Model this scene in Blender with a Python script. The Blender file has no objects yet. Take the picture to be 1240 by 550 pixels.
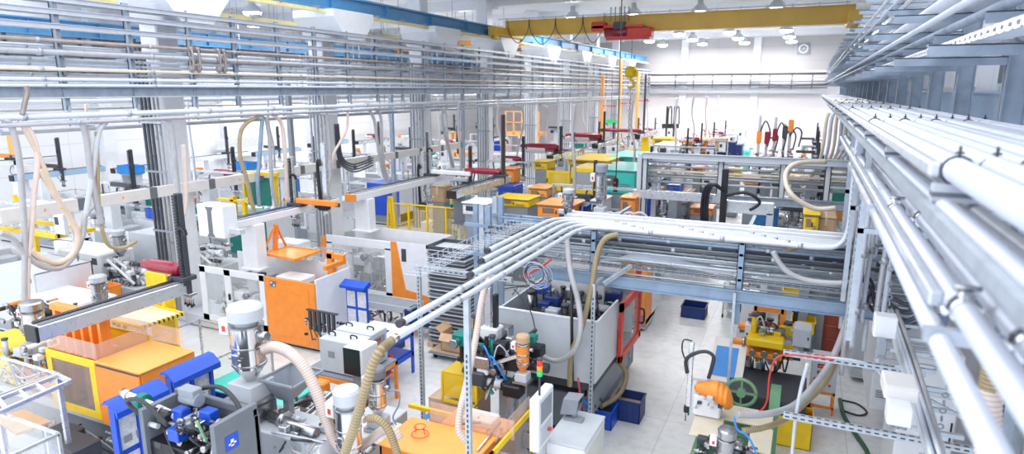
import bpy, math, random
from math import sin, cos, pi, atan, tan, radians, sqrt
rnd = random.Random(7)
C = bpy.context.scene.collection
# ---------------------------------------------------------------- camera geometry (1240x550 frame)
F, CX, CY, H = 780.0, 620.0, 275.0, 6.0
PITCH = atan((CY - 109) / F)
YAW = atan((985 - CX) / F * cos(PITCH))
Dv = (-sin(YAW) * cos(PITCH), cos(YAW) * cos(PITCH), -sin(PITCH))
Rv = (cos(YAW), sin(YAW), 0)
Uv = (-sin(YAW) * sin(PITCH), cos(YAW) * sin(PITCH), cos(PITCH))
def _ray(u, v):
    a = (u - CX) / F; b = (CY - v) / F
    return [Dv[i] + a * Rv[i] + b * Uv[i] for i in range(3)]
def PZ(u, v, Z):
    d = _ray(u, v); t = (Z - H) / d[2]; return (t * d[0], t * d[1], Z)
def PX(u, v, X):
    d = _ray(u, v); t = X / d[0]; return (X, t * d[1], H + t * d[2])
def PY(u, v, Y):
    d = _ray(u, v); t = Y / d[1]; return (t * d[0], Y, H + t * d[2])
# ---------------------------------------------------------------- materials
MATS = {}
def mat(name, col, rough=0.5, metal=0.0, var=0.06, scale=6.0, bump=0.0, trans=0.0, alpha=1.0, emit=None, coat=0.0, kind=None, col2=None):
    m = bpy.data.materials.new(name); m.use_nodes = True
    nt = m.node_tree; N = nt.nodes; L = nt.links
    b = N['Principled BSDF']
    b.inputs['Roughness'].default_value = rough; b.inputs['Metallic'].default_value = metal
    if coat: b.inputs['Coat Weight'].default_value = coat
    tc = N.new('ShaderNodeTexCoord'); nz = N.new('ShaderNodeTexNoise')
    nz.inputs['Scale'].default_value = scale; nz.inputs['Detail'].default_value = 4
    L.new(tc.outputs['Object'], nz.inputs['Vector'])
    rp = N.new('ShaderNodeValToRGB')
    c2 = col2 or tuple(max(0, c * (1 - var * 2.2)) for c in col)
    rp.color_ramp.elements[0].position = 0.32; rp.color_ramp.elements[0].color = (*c2, 1)
    rp.color_ramp.elements[1].position = 0.62; rp.color_ramp.elements[1].color = (*col, 1)
    L.new(nz.outputs['Fac'], rp.inputs['Fac'])
    src = rp.outputs['Color']
    if kind == 'holes':       # perforated strut: dark slots along the member
        pass
    L.new(src, b.inputs['Base Color'])
    mr = N.new('ShaderNodeMapRange'); mr.inputs['To Min'].default_value = max(0.03, rough - 0.08); mr.inputs['To Max'].default_value = min(1, rough + 0.08)
    L.new(nz.outputs['Fac'], mr.inputs['Value']); L.new(mr.outputs['Result'], b.inputs['Roughness'])
    if bump:
        bp = N.new('ShaderNodeBump'); bp.inputs['Strength'].default_value = bump; bp.inputs['Distance'].default_value = 0.02
        L.new(nz.outputs['Fac'], bp.inputs['Height']); L.new(bp.outputs['Normal'], b.inputs['Normal'])
    if trans: b.inputs['Transmission Weight'].default_value = trans
    if alpha < 1: b.inputs['Alpha'].default_value = alpha
    if emit:
        b.inputs['Emission Color'].default_value = (*emit[0], 1); b.inputs['Emission Strength'].default_value = emit[1]
    MATS[name] = m; return m
mat('white', (0.80, 0.82, 0.86), 0.35, var=0.02)
mat('offwhite', (0.78, 0.76, 0.74), 0.4, var=0.03)
mat('cream', (0.72, 0.66, 0.52), 0.4, var=0.03)
mat('lightgrey', (0.55, 0.59, 0.64), 0.4, var=0.03)
mat('grey', (0.28, 0.31, 0.36), 0.45, var=0.05)
mat('midgrey', (0.16, 0.18, 0.21), 0.5, var=0.05)
mat('darkgrey', (0.055, 0.06, 0.075), 0.45, var=0.08)
mat('black', (0.012, 0.013, 0.018), 0.4, var=0.1)
mat('galv', (0.50, 0.56, 0.62), 0.38, 0.35, var=0.08, scale=9)
mat('steelblue', (0.27, 0.37, 0.50), 0.4, 0.2, var=0.08, scale=5)
mat('rackblue', (0.36, 0.43, 0.52), 0.42, 0.25, var=0.1, scale=5)
mat('pipewhite', (0.61, 0.65, 0.73), 0.22, 0.15, var=0.03)
mat('pipegrey', (0.42, 0.43, 0.46), 0.3, 0.35, var=0.06)
mat('pipebrown', (0.36, 0.31, 0.29), 0.35, 0.3, var=0.08)
mat('pipecream', (0.72, 0.64, 0.52), 0.35, 0.05, var=0.04)
mat('pipedark', (0.09, 0.10, 0.12), 0.35, 0.3, var=0.1)
mat('alu', (0.68, 0.71, 0.75), 0.28, 0.6, var=0.04)
mat('chrome', (0.72, 0.72, 0.73), 0.13, 1.0, var=0.04)
mat('steel', (0.48, 0.48, 0.50), 0.25, 0.9, var=0.08)
mat('orange', (0.92, 0.29, 0.035), 0.36, var=0.04)
mat('orangelight', (0.95, 0.42, 0.10), 0.33, var=0.03)
mat('yellow', (0.92, 0.62, 0.015), 0.38, var=0.04)
mat('craneyellow', (0.84, 0.52, 0.08), 0.4, var=0.05, scale=1.2)
mat('paleyellow', (0.82, 0.72, 0.36), 0.4, var=0.04)
mat('blue', (0.012, 0.085, 0.58), 0.36, var=0.05)
mat('binblue', (0.010, 0.035, 0.17), 0.45, var=0.06)
mat('skyblue', (0.03, 0.27, 0.75), 0.4, var=0.05)
mat('craneblue', (0.09, 0.30, 0.56), 0.4, var=0.06)
mat('panelblue', (0.36, 0.50, 0.66), 0.4, var=0.05)
mat('teal', (0.06, 0.58, 0.50), 0.35, var=0.03)
mat('tealdark', (0.0, 0.20, 0.17), 0.4, var=0.06)
mat('green', (0.17, 0.36, 0.20), 0.45, var=0.05)
mat('greendark', (0.03, 0.12, 0.06), 0.45, var=0.06)
mat('red', (0.72, 0.05, 0.025), 0.4, var=0.05)
mat('redlamp', (0.8, 0.03, 0.02), 0.3, emit=((1, 0.05, 0.03), 0.12))
mat('greenlamp', (0.02, 0.5, 0.15), 0.3, emit=((0.05, 0.9, 0.3), 0.12))
mat('amberlamp', (0.9, 0.3, 0.02), 0.3, emit=((1, 0.35, 0.03), 0.12))
mat('crimson', (0.30, 0.008, 0.035), 0.25, var=0.05, coat=0.3)
mat('rust', (0.30, 0.055, 0.03), 0.5, var=0.07)
mat('rubber', (0.035, 0.038, 0.045), 0.5, var=0.08)
mat('hosebeige', (0.72, 0.58, 0.46), 0.45, var=0.05)
mat('hosetan', (0.42, 0.33, 0.19), 0.45, var=0.08)
mat('hosegrey', (0.46, 0.46, 0.48), 0.4, 0.1, var=0.06)
mat('hosepink', (0.74, 0.62, 0.56), 0.45, var=0.04)
mat('hosebeige_groove', (0.58, 0.44, 0.33), 0.6)
mat('hosetan_groove', (0.25, 0.19, 0.10), 0.6)
mat('hosepink_groove', (0.58, 0.47, 0.42), 0.6)
mat('hosegrey_groove', (0.34, 0.34, 0.36), 0.6)
mat('card', (0.60, 0.40, 0.24), 0.75, var=0.06)
mat('paper', (0.75, 0.78, 0.82), 0.6, var=0.12, scale=16)
mat('label_ink', (0.10, 0.12, 0.16), 0.6)
mat('concrete', (0.66, 0.68, 0.72), 0.7, var=0.04, scale=1.5)
mat('concretegrey', (0.45, 0.47, 0.50), 0.75, var=0.06, scale=0.8)
mat('lamp', (1, 1, 1), 0.4, emit=((0.93, 0.95, 1.0), 22.0))
mat('rail_lit', (0.85, 0.80, 0.62), 0.4, var=0.03)
mat('screen', (0.05, 0.07, 0.10), 0.15, var=0.1)
mat('glass', (0.86, 0.90, 0.93), 0.06, var=0.01, alpha=0.17)
mat('smoke', (0.35, 0.30, 0.27), 0.10, var=0.05, alpha=0.45)
mat('warmglass', (0.80, 0.62, 0.52), 0.08, var=0.03, alpha=0.35)
mat('mesh_yellow', (0.92, 0.66, 0.03), 0.4, var=0.02, alpha=0.62)
mat('woodpanel', (0.55, 0.40, 0.30), 0.6, var=0.08)
mat('bluebag', (0.02, 0.20, 0.55), 0.3, var=0.2, scale=4, bump=0.4)
# ---------------------------------------------------------------- mesh collector
def vsub(a, b): return (a[0]-b[0], a[1]-b[1], a[2]-b[2])
def vadd(a, b): return (a[0]+b[0], a[1]+b[1], a[2]+b[2])
def vmul(a, s): return (a[0]*s, a[1]*s, a[2]*s)
def vlen(a): return sqrt(a[0]**2+a[1]**2+a[2]**2)
def vn(a):
    l = vlen(a) or 1e-9; return (a[0]/l, a[1]/l, a[2]/l)
def cross(a, b): return (a[1]*b[2]-a[2]*b[1], a[2]*b[0]-a[0]*b[2], a[0]*b[1]-a[1]*b[0])
def dot(a, b): return a[0]*b[0]+a[1]*b[1]+a[2]*b[2]
def basis(d):
    d = vn(d); up = (0, 0, 1) if abs(d[2]) < 0.9 else (1, 0, 0)
    x = vn(cross(up, d)); y = cross(d, x); return x, y, d
class MB:
    def __init__(s, m='white'):
        s.v = []; s.f = []; s.fm = []; s.sm = []; s.m = m
    def add(s, vs, fs, smooth=False, m=None):
        o = len(s.v); s.v += [tuple(p) for p in vs]
        for f in fs:
            s.f.append([i + o for i in f]); s.fm.append(m or s.m); s.sm.append(smooth)
        return s
    def box(s, x0, x1, y0, y1, z0, z1, m=None, c=0.0):
        if x1 < x0: x0, x1 = x1, x0
        if y1 < y0: y0, y1 = y1, y0
        if z1 < z0: z0, z1 = z1, z0
        if c <= 0:
            vs = [(x, y, z) for z in (z0, z1) for y in (y0, y1) for x in (x0, x1)]
            return s.add(vs, [(0,2,3,1),(4,5,7,6),(0,1,5,4),(2,6,7,3),(0,4,6,2),(1,3,7,5)], m=m)
        c = min(c, (x1-x0)*.4, (y1-y0)*.4, (z1-z0)*.4)
        X = (x0, x1); Y = (y0, y1); Z = (z0, z1); vs = []; idx = {}
        for k in (0,1):
            for j in (0,1):
                for i in (0,1):
                    sx = c if i == 0 else -c; sy = c if j == 0 else -c; sz = c if k == 0 else -c
                    idx[i,j,k,'x'] = len(vs); vs.append((X[i], Y[j]+sy, Z[k]+sz))
                    idx[i,j,k,'y'] = len(vs); vs.append((X[i]+sx, Y[j], Z[k]+sz))
                    idx[i,j,k,'z'] = len(vs); vs.append((X[i]+sx, Y[j]+sy, Z[k]))
        g = lambda i,j,k,a: idx[i,j,k,a]
        fs = []
        for i in (0,1): fs.append([g(i,0,0,'x'), g(i,1,0,'x'), g(i,1,1,'x'), g(i,0,1,'x')][::(1 if i else -1)])
        for j in (0,1): fs.append([g(0,j,0,'y'), g(1,j,0,'y'), g(1,j,1,'y'), g(0,j,1,'y')][::(-1 if j else 1)])
        for k in (0,1): fs.append([g(0,0,k,'z'), g(1,0,k,'z'), g(1,1,k,'z'), g(0,1,k,'z')][::(1 if k else -1)])
        for j in (0,1):
            for k in (0,1): fs.append([g(0,j,k,'y'), g(1,j,k,'y'), g(1,j,k,'z'), g(0,j,k,'z')])
        for i in (0,1):
            for k in (0,1): fs.append([g(i,0,k,'x'), g(i,1,k,'x'), g(i,1,k,'z'), g(i,0,k,'z')])
        for i in (0,1):
            for j in (0,1): fs.append([g(i,j,0,'x'), g(i,j,1,'x'), g(i,j,1,'y'), g(i,j,0,'y')])
        for i in (0,1):
            for j in (0,1):
                for k in (0,1): fs.append([g(i,j,k,'x'), g(i,j,k,'y'), g(i,j,k,'z')])
        return s.add(vs, fs, m=m)
    def bc(s, x, y, z, dx, dy, dz, m=None, c=0.0):      # centre x,y; base z
        return s.box(x-dx/2, x+dx/2, y-dy/2, y+dy/2, z, z+dz, m, c)
    def cyl(s, p0, p1, r, r2=None, n=12, m=None, cap=True):
        r2 = r if r2 is None else r2
        x, y, d = basis(vsub(p1, p0)); vs = []
        for p, rr in ((p0, r), (p1, r2)):
            for i in range(n):
                a = 2*pi*i/n; vs.append(vadd(p, vadd(vmul(x, rr*cos(a)), vmul(y, rr*sin(a)))))
        s.add(vs, [(i, (i+1) % n, n+(i+1) % n, n+i) for i in range(n)], True, m)
        if cap: 
            o = len(s.v) - 2*n
            s.f.append([o+i for i in range(n)][::-1]); s.f.append([o+n+i for i in range(n)])
            s.fm += [m or s.m]*2; s.sm += [False]*2
        return s
    def rod(s, p0, p1, w, h=None, m=None):               # square bar between points
        h = h or w; x, y, d = basis(vsub(p1, p0)); vs = []
        for p in (p0, p1):
            for a, b in ((-1,-1),(1,-1),(1,1),(-1,1)):
                vs.append(vadd(p, vadd(vmul(x, a*w/2), vmul(y, b*h/2))))
        return s.add(vs, [(3,2,1,0),(4,5,6,7),(0,1,5,4),(1,2,6,5),(2,3,7,6),(3,0,4,7)], m=m)
    def lathe(s, c, prof, n=18, m=None, axis='z'):
        def ring(r, h):
            out = []
            for i in range(n):
                a = 2*pi*i/n
                if axis == 'z': out.append((c[0]+r*cos(a), c[1]+r*sin(a), c[2]+h))
                elif axis == 'x': out.append((c[0]+h, c[1]+r*cos(a), c[2]+r*sin(a)))
                else: out.append((c[0]+r*sin(a), c[1]+h, c[2]+r*cos(a)))
            return out
        for k in range(len(prof)-1):
            s.add(ring(*prof[k]) + ring(*prof[k+1]), [(i, (i+1) % n, n+(i+1) % n, n+i) for i in range(n)], True, m)
        s.add(ring(*prof[0]), [list(range(n))[::-1]], False, m); s.add(ring(*prof[-1]), [list(range(n))], False, m)
        return s
    def tube(s, pts, r, n=8, m=None, seg=6, rib=0.0, ribstep=0.05, spline=True):
        P = spl(pts, seg) if spline and len(pts) > 2 else list(pts)
        if rib:
            P = resample(P, max(.016, ribstep * .3))
        t0 = vn(vsub(P[1], P[0])); x, y, _ = basis(t0); vs = []
        k = len(P)
        for i, p in enumerate(P):
            t = vn(vsub(P[min(i+1, k-1)], P[max(i-1, 0)]))
            x = vn(vsub(x, vmul(t, dot(x, t)))); y = cross(t, x)
            rr = r * (1 + (rib if i % 2 else -rib)) if rib else r
            for j in range(n):
                a = 2*pi*j/n; vs.append(vadd(p, vadd(vmul(x, rr*cos(a)), vmul(y, rr*sin(a)))))
        fs = [(i*n+j, i*n+(j+1) % n, (i+1)*n+(j+1) % n, (i+1)*n+j) for i in range(k-1) for j in range(n)]
        s.add(vs, fs, True, m)
        if rib and (m or s.m) + '_groove' in MATS:
            base = len(s.fm) - len(fs)
            for i in range(1, k-1):
                if i % 2 == 1:
                    for j in range(n): s.fm[base+i*n+j] = (m or s.m) + '_groove'
        o = len(s.v) - len(vs)
        s.f.append([o+i for i in range(n)][::-1]); s.f.append([o+(k-1)*n+i for i in range(n)]); s.fm += [m or s.m]*2; s.sm += [False]*2
        return s
    def prism(s, poly, a, b, axis='y', m=None):          # polygon extruded along an axis
        n = len(poly)
        def mk(p, t):
            return (p[0], t, p[1]) if axis == 'y' else ((t, p[0], p[1]) if axis == 'x' else (p[0], p[1], t))
        vs = [mk(p, a) for p in poly] + [mk(p, b) for p in poly]
        return s.add(vs, [list(range(n)), list(range(2*n-1, n-1, -1))] + [(i, n+i, n+(i+1) % n, (i+1) % n) for i in range(n)], m=m)
    def torus(s, c, R, r, axis='z', n=20, k=6, m=None, a0=0, a1=2*pi):
        pts = []
        for i in range(n+1):
            a = a0 + (a1-a0)*i/n
            q = {'z': (R*cos(a), R*sin(a), 0), 'y': (R*cos(a), 0, R*sin(a)), 'x': (0, R*cos(a), R*sin(a))}[axis]
            pts.append(vadd(c, q))
        return s.tube(pts, r, k, m, spline=False)
    def slots(s, p0, p1, w, step, m='darkgrey', face='z', off=0.0):   # row of slot marks lying on a strut face
        L = vlen(vsub(p1, p0)); d = vn(vsub(p1, p0)); k = int(L/step)
        for i in range(k):
            c = vadd(p0, vmul(d, (i+.5)*step)); a = step*.28
            e = vmul(d, a)
            lo = vsub(c, e); hi = vadd(c, e)
            t = 0.004
            if face == 'z': s.box(min(lo[0],hi[0])-(w/2 if abs(d[1])>.5 else 0), max(lo[0],hi[0])+(w/2 if abs(d[1])>.5 else 0), min(lo[1],hi[1])-(w/2 if abs(d[0])>.5 else 0), max(lo[1],hi[1])+(w/2 if abs(d[0])>.5 else 0), c[2]-t/2, c[2]+t/2, m)
            elif face == 'x': s.box(c[0]-t/2, c[0]+t/2, min(lo[1],hi[1])-(w/2 if abs(d[2])>.5 else 0), max(lo[1],hi[1])+(w/2 if abs(d[2])>.5 else 0), min(lo[2],hi[2])-(0 if abs(d[2])>.5 else w/2), max(lo[2],hi[2])+(0 if abs(d[2])>.5 else w/2), m)
            else: s.box(min(lo[0],hi[0])-(w/2 if abs(d[2])>.5 else 0), max(lo[0],hi[0])+(w/2 if abs(d[2])>.5 else 0), c[1]-t/2, c[1]+t/2, min(lo[2],hi[2])-(0 if abs(d[2])>.5 else w/2), max(lo[2],hi[2])+(0 if abs(d[2])>.5 else w/2), m)
        return s
def spl(pts, seg=6):
    P = [pts[0]] + list(pts) + [pts[-1]]; out = []
    for i in range(1, len(P)-2):
        a, b, c, d = P[i-1], P[i], P[i+1], P[i+2]
        for k in range(seg):
            t = k/seg
            out.append(tuple(0.5*((2*b[j]) + (-a[j]+c[j])*t + (2*a[j]-5*b[j]+4*c[j]-d[j])*t*t + (-a[j]+3*b[j]-3*c[j]+d[j])*t**3) for j in range(3)))
    out.append(tuple(pts[-1])); return out
def resample(P, step):
    out = [P[0]]; acc = 0
    for i in range(len(P)-1):
        a, b = P[i], P[i+1]; L = vlen(vsub(b, a)); t = step - acc
        while t <= L:
            out.append(vadd(a, vmul(vsub(b, a), t/L))); t += step
        acc = (L - (t - step))
    if len(out) < 3: out = list(P)
    return out
# ---------------------------------------------------------------- objects
def _mesh(name, mb, org=(0, 0, 0)):
    me = bpy.data.meshes.new(name)
    me.from_pydata([vsub(p, org) for p in mb.v], [], mb.f)
    names = []
    for m in mb.fm:
        if m not in names: names.append(m)
    for m in names: me.materials.append(MATS[m])
    me.polygons.foreach_set('material_index', [names.index(m) for m in mb.fm])
    me.polygons.foreach_set('use_smooth', mb.sm)
    me.update(); return me
def tag(o, label=None, cat=None, group=None, kind=None):
    if label: o['label'] = label
    if cat: o['category'] = cat
    if group: o['group'] = group
    if kind: o['kind'] = kind
    return o
def T(name, label, cat, loc, group=None):
    o = bpy.data.objects.new(name, None); C.objects.link(o); o.location = loc; o.empty_display_size = 0.1
    return tag(o, label, cat, group)
def wloc(o):
    l = tuple(o.location)
    return vadd(l, wloc(o.parent)) if o.parent else l
def part(root, name, mb, label=None, kind=None):
    org = wloc(root)
    o = bpy.data.objects.new(name, _mesh(name, mb, org)); C.objects.link(o); o.parent = root
    if label: o['label'] = label
    if kind: o['kind'] = kind
    return o
def solo(name, label, cat, mb, group=None):
    n = len(mb.v); cx = sum(p[0] for p in mb.v)/n; cy = sum(p[1] for p in mb.v)/n; cz = min(p[2] for p in mb.v)
    o = bpy.data.objects.new(name, _mesh(name, mb, (cx, cy, cz))); C.objects.link(o); o.location = (cx, cy, cz)
    return tag(o, label, cat, group)
def struct(name, mb, label=None):
    o = solo(name, label or name.replace('_', ' '), name.split('_')[0], mb); o['kind'] = 'structure'; return o
def copytree(o, loc, label=None, parent=None, group=None):
    c = o.copy(); C.objects.link(c)
    if parent: c.parent = parent
    else: c.location = loc
    if label: c['label'] = label
    if group: c['group'] = group
    for ch in list(o.children): copytree(ch, None, None, c)
    return c
ORD = ['first', 'second', 'third', 'fourth', 'fifth', 'sixth', 'seventh', 'eighth', 'ninth', 'tenth', 'eleventh', 'twelfth', 'thirteenth', 'fourteenth', 'fifteenth', 'sixteenth', 'seventeenth', 'eighteenth', 'nineteenth', 'twentieth', 'twenty-first', 'twenty-second', 'twenty-third', 'twenty-fourth']
# ================================================================ THE SETTING
XL, XR, YF, ZC = -30.5, 2.6, 60.0, 10.35
def floor_mat():
    m = bpy.data.materials.new('floor_epoxy'); m.use_nodes = True; nt = m.node_tree; N = nt.nodes; L = nt.links; b = N['Principled BSDF']
    tc = N.new('ShaderNodeTexCoord'); n1 = N.new('ShaderNodeTexNoise'); n2 = N.new('ShaderNodeTexNoise')
    n1.inputs['Scale'].default_value = 0.55; n1.inputs['Detail'].default_value = 5; n2.inputs['Scale'].default_value = 5; n2.inputs['Detail'].default_value = 6
    br = N.new('ShaderNodeTexBrick'); br.inputs['Scale'].default_value = 1; br.inputs['Brick Width'].default_value = 3.0; br.inputs['Row Height'].default_value = 3.0; br.offset = 0
    br.inputs['Mortar Size'].default_value = 0.008; br.inputs['Color1'].default_value = (1,1,1,1); br.inputs['Color2'].default_value = (1,1,1,1); br.inputs['Mortar'].default_value = (0.72,0.72,0.74,1)
    L.new(tc.outputs['Object'], n1.inputs['Vector']); L.new(tc.outputs['Object'], n2.inputs['Vector']); L.new(tc.outputs['Object'], br.inputs['Vector'])
    r1 = N.new('ShaderNodeValToRGB'); r1.color_ramp.elements[0].position = .35; r1.color_ramp.elements[0].color = (0.68,0.69,0.70,1); r1.color_ramp.elements[1].position = .65; r1.color_ramp.elements[1].color = (0.82,0.82,0.82,1)
    r2 = N.new('ShaderNodeValToRGB'); r2.color_ramp.elements[0].position = .3; r2.color_ramp.elements[0].color = (0.86,0.86,0.86,1); r2.color_ramp.elements[1].position = .55; r2.color_ramp.elements[1].color = (1,1,1,1)
    L.new(n1.outputs['Fac'], r1.inputs['Fac']); L.new(n2.outputs['Fac'], r2.inputs['Fac'])
    m1 = N.new('ShaderNodeMixRGB'); m1.blend_type = 'MULTIPLY'; m1.inputs[0].default_value = 1; m2 = N.new('ShaderNodeMixRGB'); m2.blend_type = 'MULTIPLY'; m2.inputs[0].default_value = 1
    L.new(r1.outputs[0], m1.inputs[1]); L.new(r2.outputs[0], m1.inputs[2]); L.new(m1.outputs[0], m2.inputs[1]); L.new(br.outputs['Color'], m2.inputs[2])
    L.new(m2.outputs[0], b.inputs['Base Color']); b.inputs['Roughness'].default_value = 0.32
    MATS['floor_epoxy'] = m
floor_mat()
def panel_mat(name, col, jw, jh, joint):
    m = bpy.data.materials.new(name); m.use_nodes = True; nt = m.node_tree; N = nt.nodes; L = nt.links; b = N['Principled BSDF']
    tc = N.new('ShaderNodeTexCoord'); sp = N.new('ShaderNodeSeparateXYZ'); cb = N.new('ShaderNodeCombineXYZ'); ad = N.new('ShaderNodeMath'); ad.operation = 'ADD'
    L.new(tc.outputs['Object'], sp.inputs[0]); L.new(sp.outputs['X'], ad.inputs[0]); L.new(sp.outputs['Y'], ad.inputs[1]); L.new(ad.outputs[0], cb.inputs['X']); L.new(sp.outputs['Z'], cb.inputs['Y'])
    br = N.new('ShaderNodeTexBrick'); br.offset = 0; br.inputs['Scale'].default_value = 1; br.inputs['Brick Width'].default_value = jw; br.inputs['Row Height'].default_value = jh
    br.inputs['Mortar Size'].default_value = 0.012; br.inputs['Color1'].default_value = (*col, 1); br.inputs['Color2'].default_value = (*[c*.97 for c in col], 1); br.inputs['Mortar'].default_value = (*joint, 1)
    L.new(cb.outputs[0], br.inputs['Vector']); L.new(br.outputs['Color'], b.inputs['Base Color']); b.inputs['Roughness'].default_value = .55
    MATS[name] = m
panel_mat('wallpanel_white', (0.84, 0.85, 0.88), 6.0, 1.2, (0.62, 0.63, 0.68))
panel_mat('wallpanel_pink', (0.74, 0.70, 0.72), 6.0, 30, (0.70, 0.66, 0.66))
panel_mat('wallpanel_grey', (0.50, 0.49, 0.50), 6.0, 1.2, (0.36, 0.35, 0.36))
panel_mat('wallpanel_right', (0.82, 0.83, 0.86), 1.2, 30, (0.6, 0.62, 0.66))
struct('floor', MB('floor_epoxy').box(XL-.3, XR+.3, -2, YF+.3, -0.2, 0))
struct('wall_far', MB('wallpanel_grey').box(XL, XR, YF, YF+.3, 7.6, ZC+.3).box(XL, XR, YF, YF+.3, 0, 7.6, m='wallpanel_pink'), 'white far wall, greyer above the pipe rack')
struct('wall_left', MB('wallpanel_white').box(XL-.3, XL, 1, YF, 0, ZC+.3))
mb = MB('wallpanel_right').box(XR, XR+.3, -1, YF, 0, ZC+.3)
struct('wall_right', mb)
# ceiling deck over the far hall; left off nearer to let world light in
mb = MB('white'); 
mb.box(XL, XR, 18, YF, ZC, ZC+.25)
struct('ceiling', mb)
for i, y in enumerate([24, 30, 36, 42, 48, 54]):
    struct('beam', MB('white').box(-14.6, XR, y-.22, y+.22, ZC-.32, ZC), 'white concrete roof beam spanning the hall')
    struct('beam', MB('white').box(XL, -14.6, y-.22, y+.22, ZC-.45, ZC), 'white concrete roof beam spanning the side bay')
# wall pilasters on the far wall
for x in (-10.6, -4.6):
    struct('pillar', MB('white').box(x-.3, x+.3, YF-.22, YF, 0, ZC), 'flat white pilaster on the far wall')
for k in range(7):
    y = 13 + 7*k
    struct('pillar', MB('white').box(XL, XL+.4, y-.3, y+.3, 0, ZC), 'white pilaster on the left wall')
# columns with corbel heads under the runway beam
COLY = [-0.6+6.0*k for k in range(2, 11)]
for k, y in enumerate(COLY):
    y = 11.4 + 5.9*k - 0.0
    if y > 58: break
    mb = MB('white').box(-15.1, -14.5, y-.3, y+.3, 0, ZC, c=.03)
    mb.prism([(y-1.0, 8.42), (y+1.0, 8.42), (y+1.0, 8.2), (y+.45, 7.55), (y-.45, 7.55), (y-1.0, 8.2)], -15.0, -13.4, 'x')
    struct('column', mb, 'white concrete column with a wide corbel head')
mb = MB('white')
mb.prism([(4.5, 8.42), (6.5, 8.42), (6.5, 8.2), (5.95, 7.55), (5.05, 7.55), (4.5, 8.2)], -15.0, -13.4, 'x').box(-15.1, -14.5, 5.2, 5.8, 0, ZC, c=.03)
struct('column', mb, 'white concrete column with a wide corbel head')
# blue runway beams
def ibeam_y(x, y0, y1, z0, z1, w, m):
    b = MB(m); t = .03
    b.box(x-w/2, x+w/2, y0, y1, z1-t*2, z1); b.box(x-w/2, x+w/2, y0, y1, z0, z0+t*2); b.box(x-t/2, x+t/2, y0, y1, z0, z1)
    n = int((y1-y0)/2.95)
    for i in range(n): b.box(x-w/2+.02, x+w/2-.02, y0+i*2.95, y0+i*2.95+.03, z0, z1)
    return b
struct('beam', ibeam_y(-14.0, 8, 59.6, 8.45, 8.93, .3, 'craneblue'), 'blue crane runway beam on the column heads')
struct('beam', ibeam_y(-29.7, 8, 59.6, 8.25, 8.95, .35, 'craneblue'), 'blue crane runway beam along the left wall')
r = T('conductor_rail', 'long cream power rail clipped below the blue crane runway beam', 'rail', (-13.75, 34, 8.3))
part(r, 'rail', MB('paleyellow').box(-13.78, -13.68, 8, 59.5, 8.30, 8.40))
for i in range(34): part(r, 'bracket', MB('grey').box(-13.95, -13.62, 8.4+i*1.5, 8.46+i*1.5, 8.38, 8.47))
r = T('conductor_rail', 'yellow power rail on the side bay face of the column heads', 'rail', (-15.4, 20, 8.0))
part(r, 'rail', MB('paleyellow').box(-15.5, -15.38, 8, 59, 8.02, 8.14))
for i in range(16): part(r, 'bracket', MB('grey').box(-15.5, -15.1, 9+i*3, 9.08+i*3, 8.1, 8.2))
# blue floor line and yellow lines
struct('floor_marking', MB('skyblue').box(-6.12, -6.0, 6.5, 13.2, 0.001, 0.004), 'blue painted line on the floor')
# far wall door / bright windows
struct('window_1', MB('lamp').box(XL+.41, XL+.44, 26, 29.5, 2.2, 3.3, m='paper'), 'window in the left wall')
# dark windows high in the right wall and blue posts
for i, y in enumerate([4.4, 7.6, 10.8, 14, 17.2]):
    b = MB('white'); b.box(XR-.03, XR, y, y+1.6, 6.05, 7.25); b.box(XR-.04, XR-.02, y+.07, y+.75, 6.1, 7.2, 'midgrey'); b.box(XR-.04, XR-.02, y+.85, y+1.53, 6.1, 7.2, 'midgrey')
    struct('window_%d' % (i+2), b, 'high window in the right wall behind the pipe brackets')
struct('beam', MB('panelblue').box(2.3, 2.33, 1, 58, 5.45, 5.96).box(2.18, 2.45, 1, 58, 5.95, 5.98).box(2.18, 2.45, 1, 58, 5.42, 5.45), 'light blue crane runway beam along the right wall')
for i, y in enumerate([2.6, 8.6, 14.6, 20.6, 26.6, 32.6, 38.6, 44.6, 50.6, 56.6]):
    b = MB('rackblue'); b.box(2.18, 2.45, y, y+.03, 0, 5.42).box(2.18, 2.45, y+.27, y+.3, 0, 5.42).box(2.3, 2.33, y, y+.3, 0, 5.42)
    struct('column', b, 'blue-grey steel wall post under the light blue beam')
# ================================================================ LIGHTS
def lampthing(x, y, z, label, s=1.0, power=120):
    r = T('high_bay_lamp', label, 'lamp', (x, y, z), 'high bay lamps under the roof')
    b = MB('lightgrey'); b.lathe((x, y, z), [(.34*s, 0), (.33*s, .05*s), (.24*s, .2*s), (.12*s, .3*s), (.1*s, .46*s)], 20)
    part(r, 'lamp_shade', b)
    b = MB('lamp'); b.lathe((x, y, z), [(.20*s, -.10*s), (.29*s, -.06*s), (.31*s, .0)], 20); part(r, 'diffuser', b)
    part(r, 'hanger', MB('grey').cyl((x, y, z+.46*s), (x, y, max(ZC, z+.6)), .02, n=6))
    l = bpy.data.lights.new('bay_light', 'AREA'); l.shape = 'DISK'; l.size = .6*s; l.energy = power; l.color = (1.0, 0.985, 0.97)
    o = bpy.data.objects.new('bay_light', l); C.objects.link(o); o.parent = r; o.location = (0, 0, -.14)
    return r
rows = [(-1.9, 'right-hand'), (-5.4, 'second'), (-8.7, 'third'), (-12.0, 'column-side')]
yl = [(12, ''), (17.5, ''), (23, ''), (28.5, ''), (34, 'crane'), (46.5, 'distant'), (52, 'more distant'), (57, 'last')]
pos = {34: 'just beyond the yellow crane girder', 46.5: 'above the third distant bay', 52: 'above the bay before the far wall', 57: 'close to the far wall'}
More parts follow.
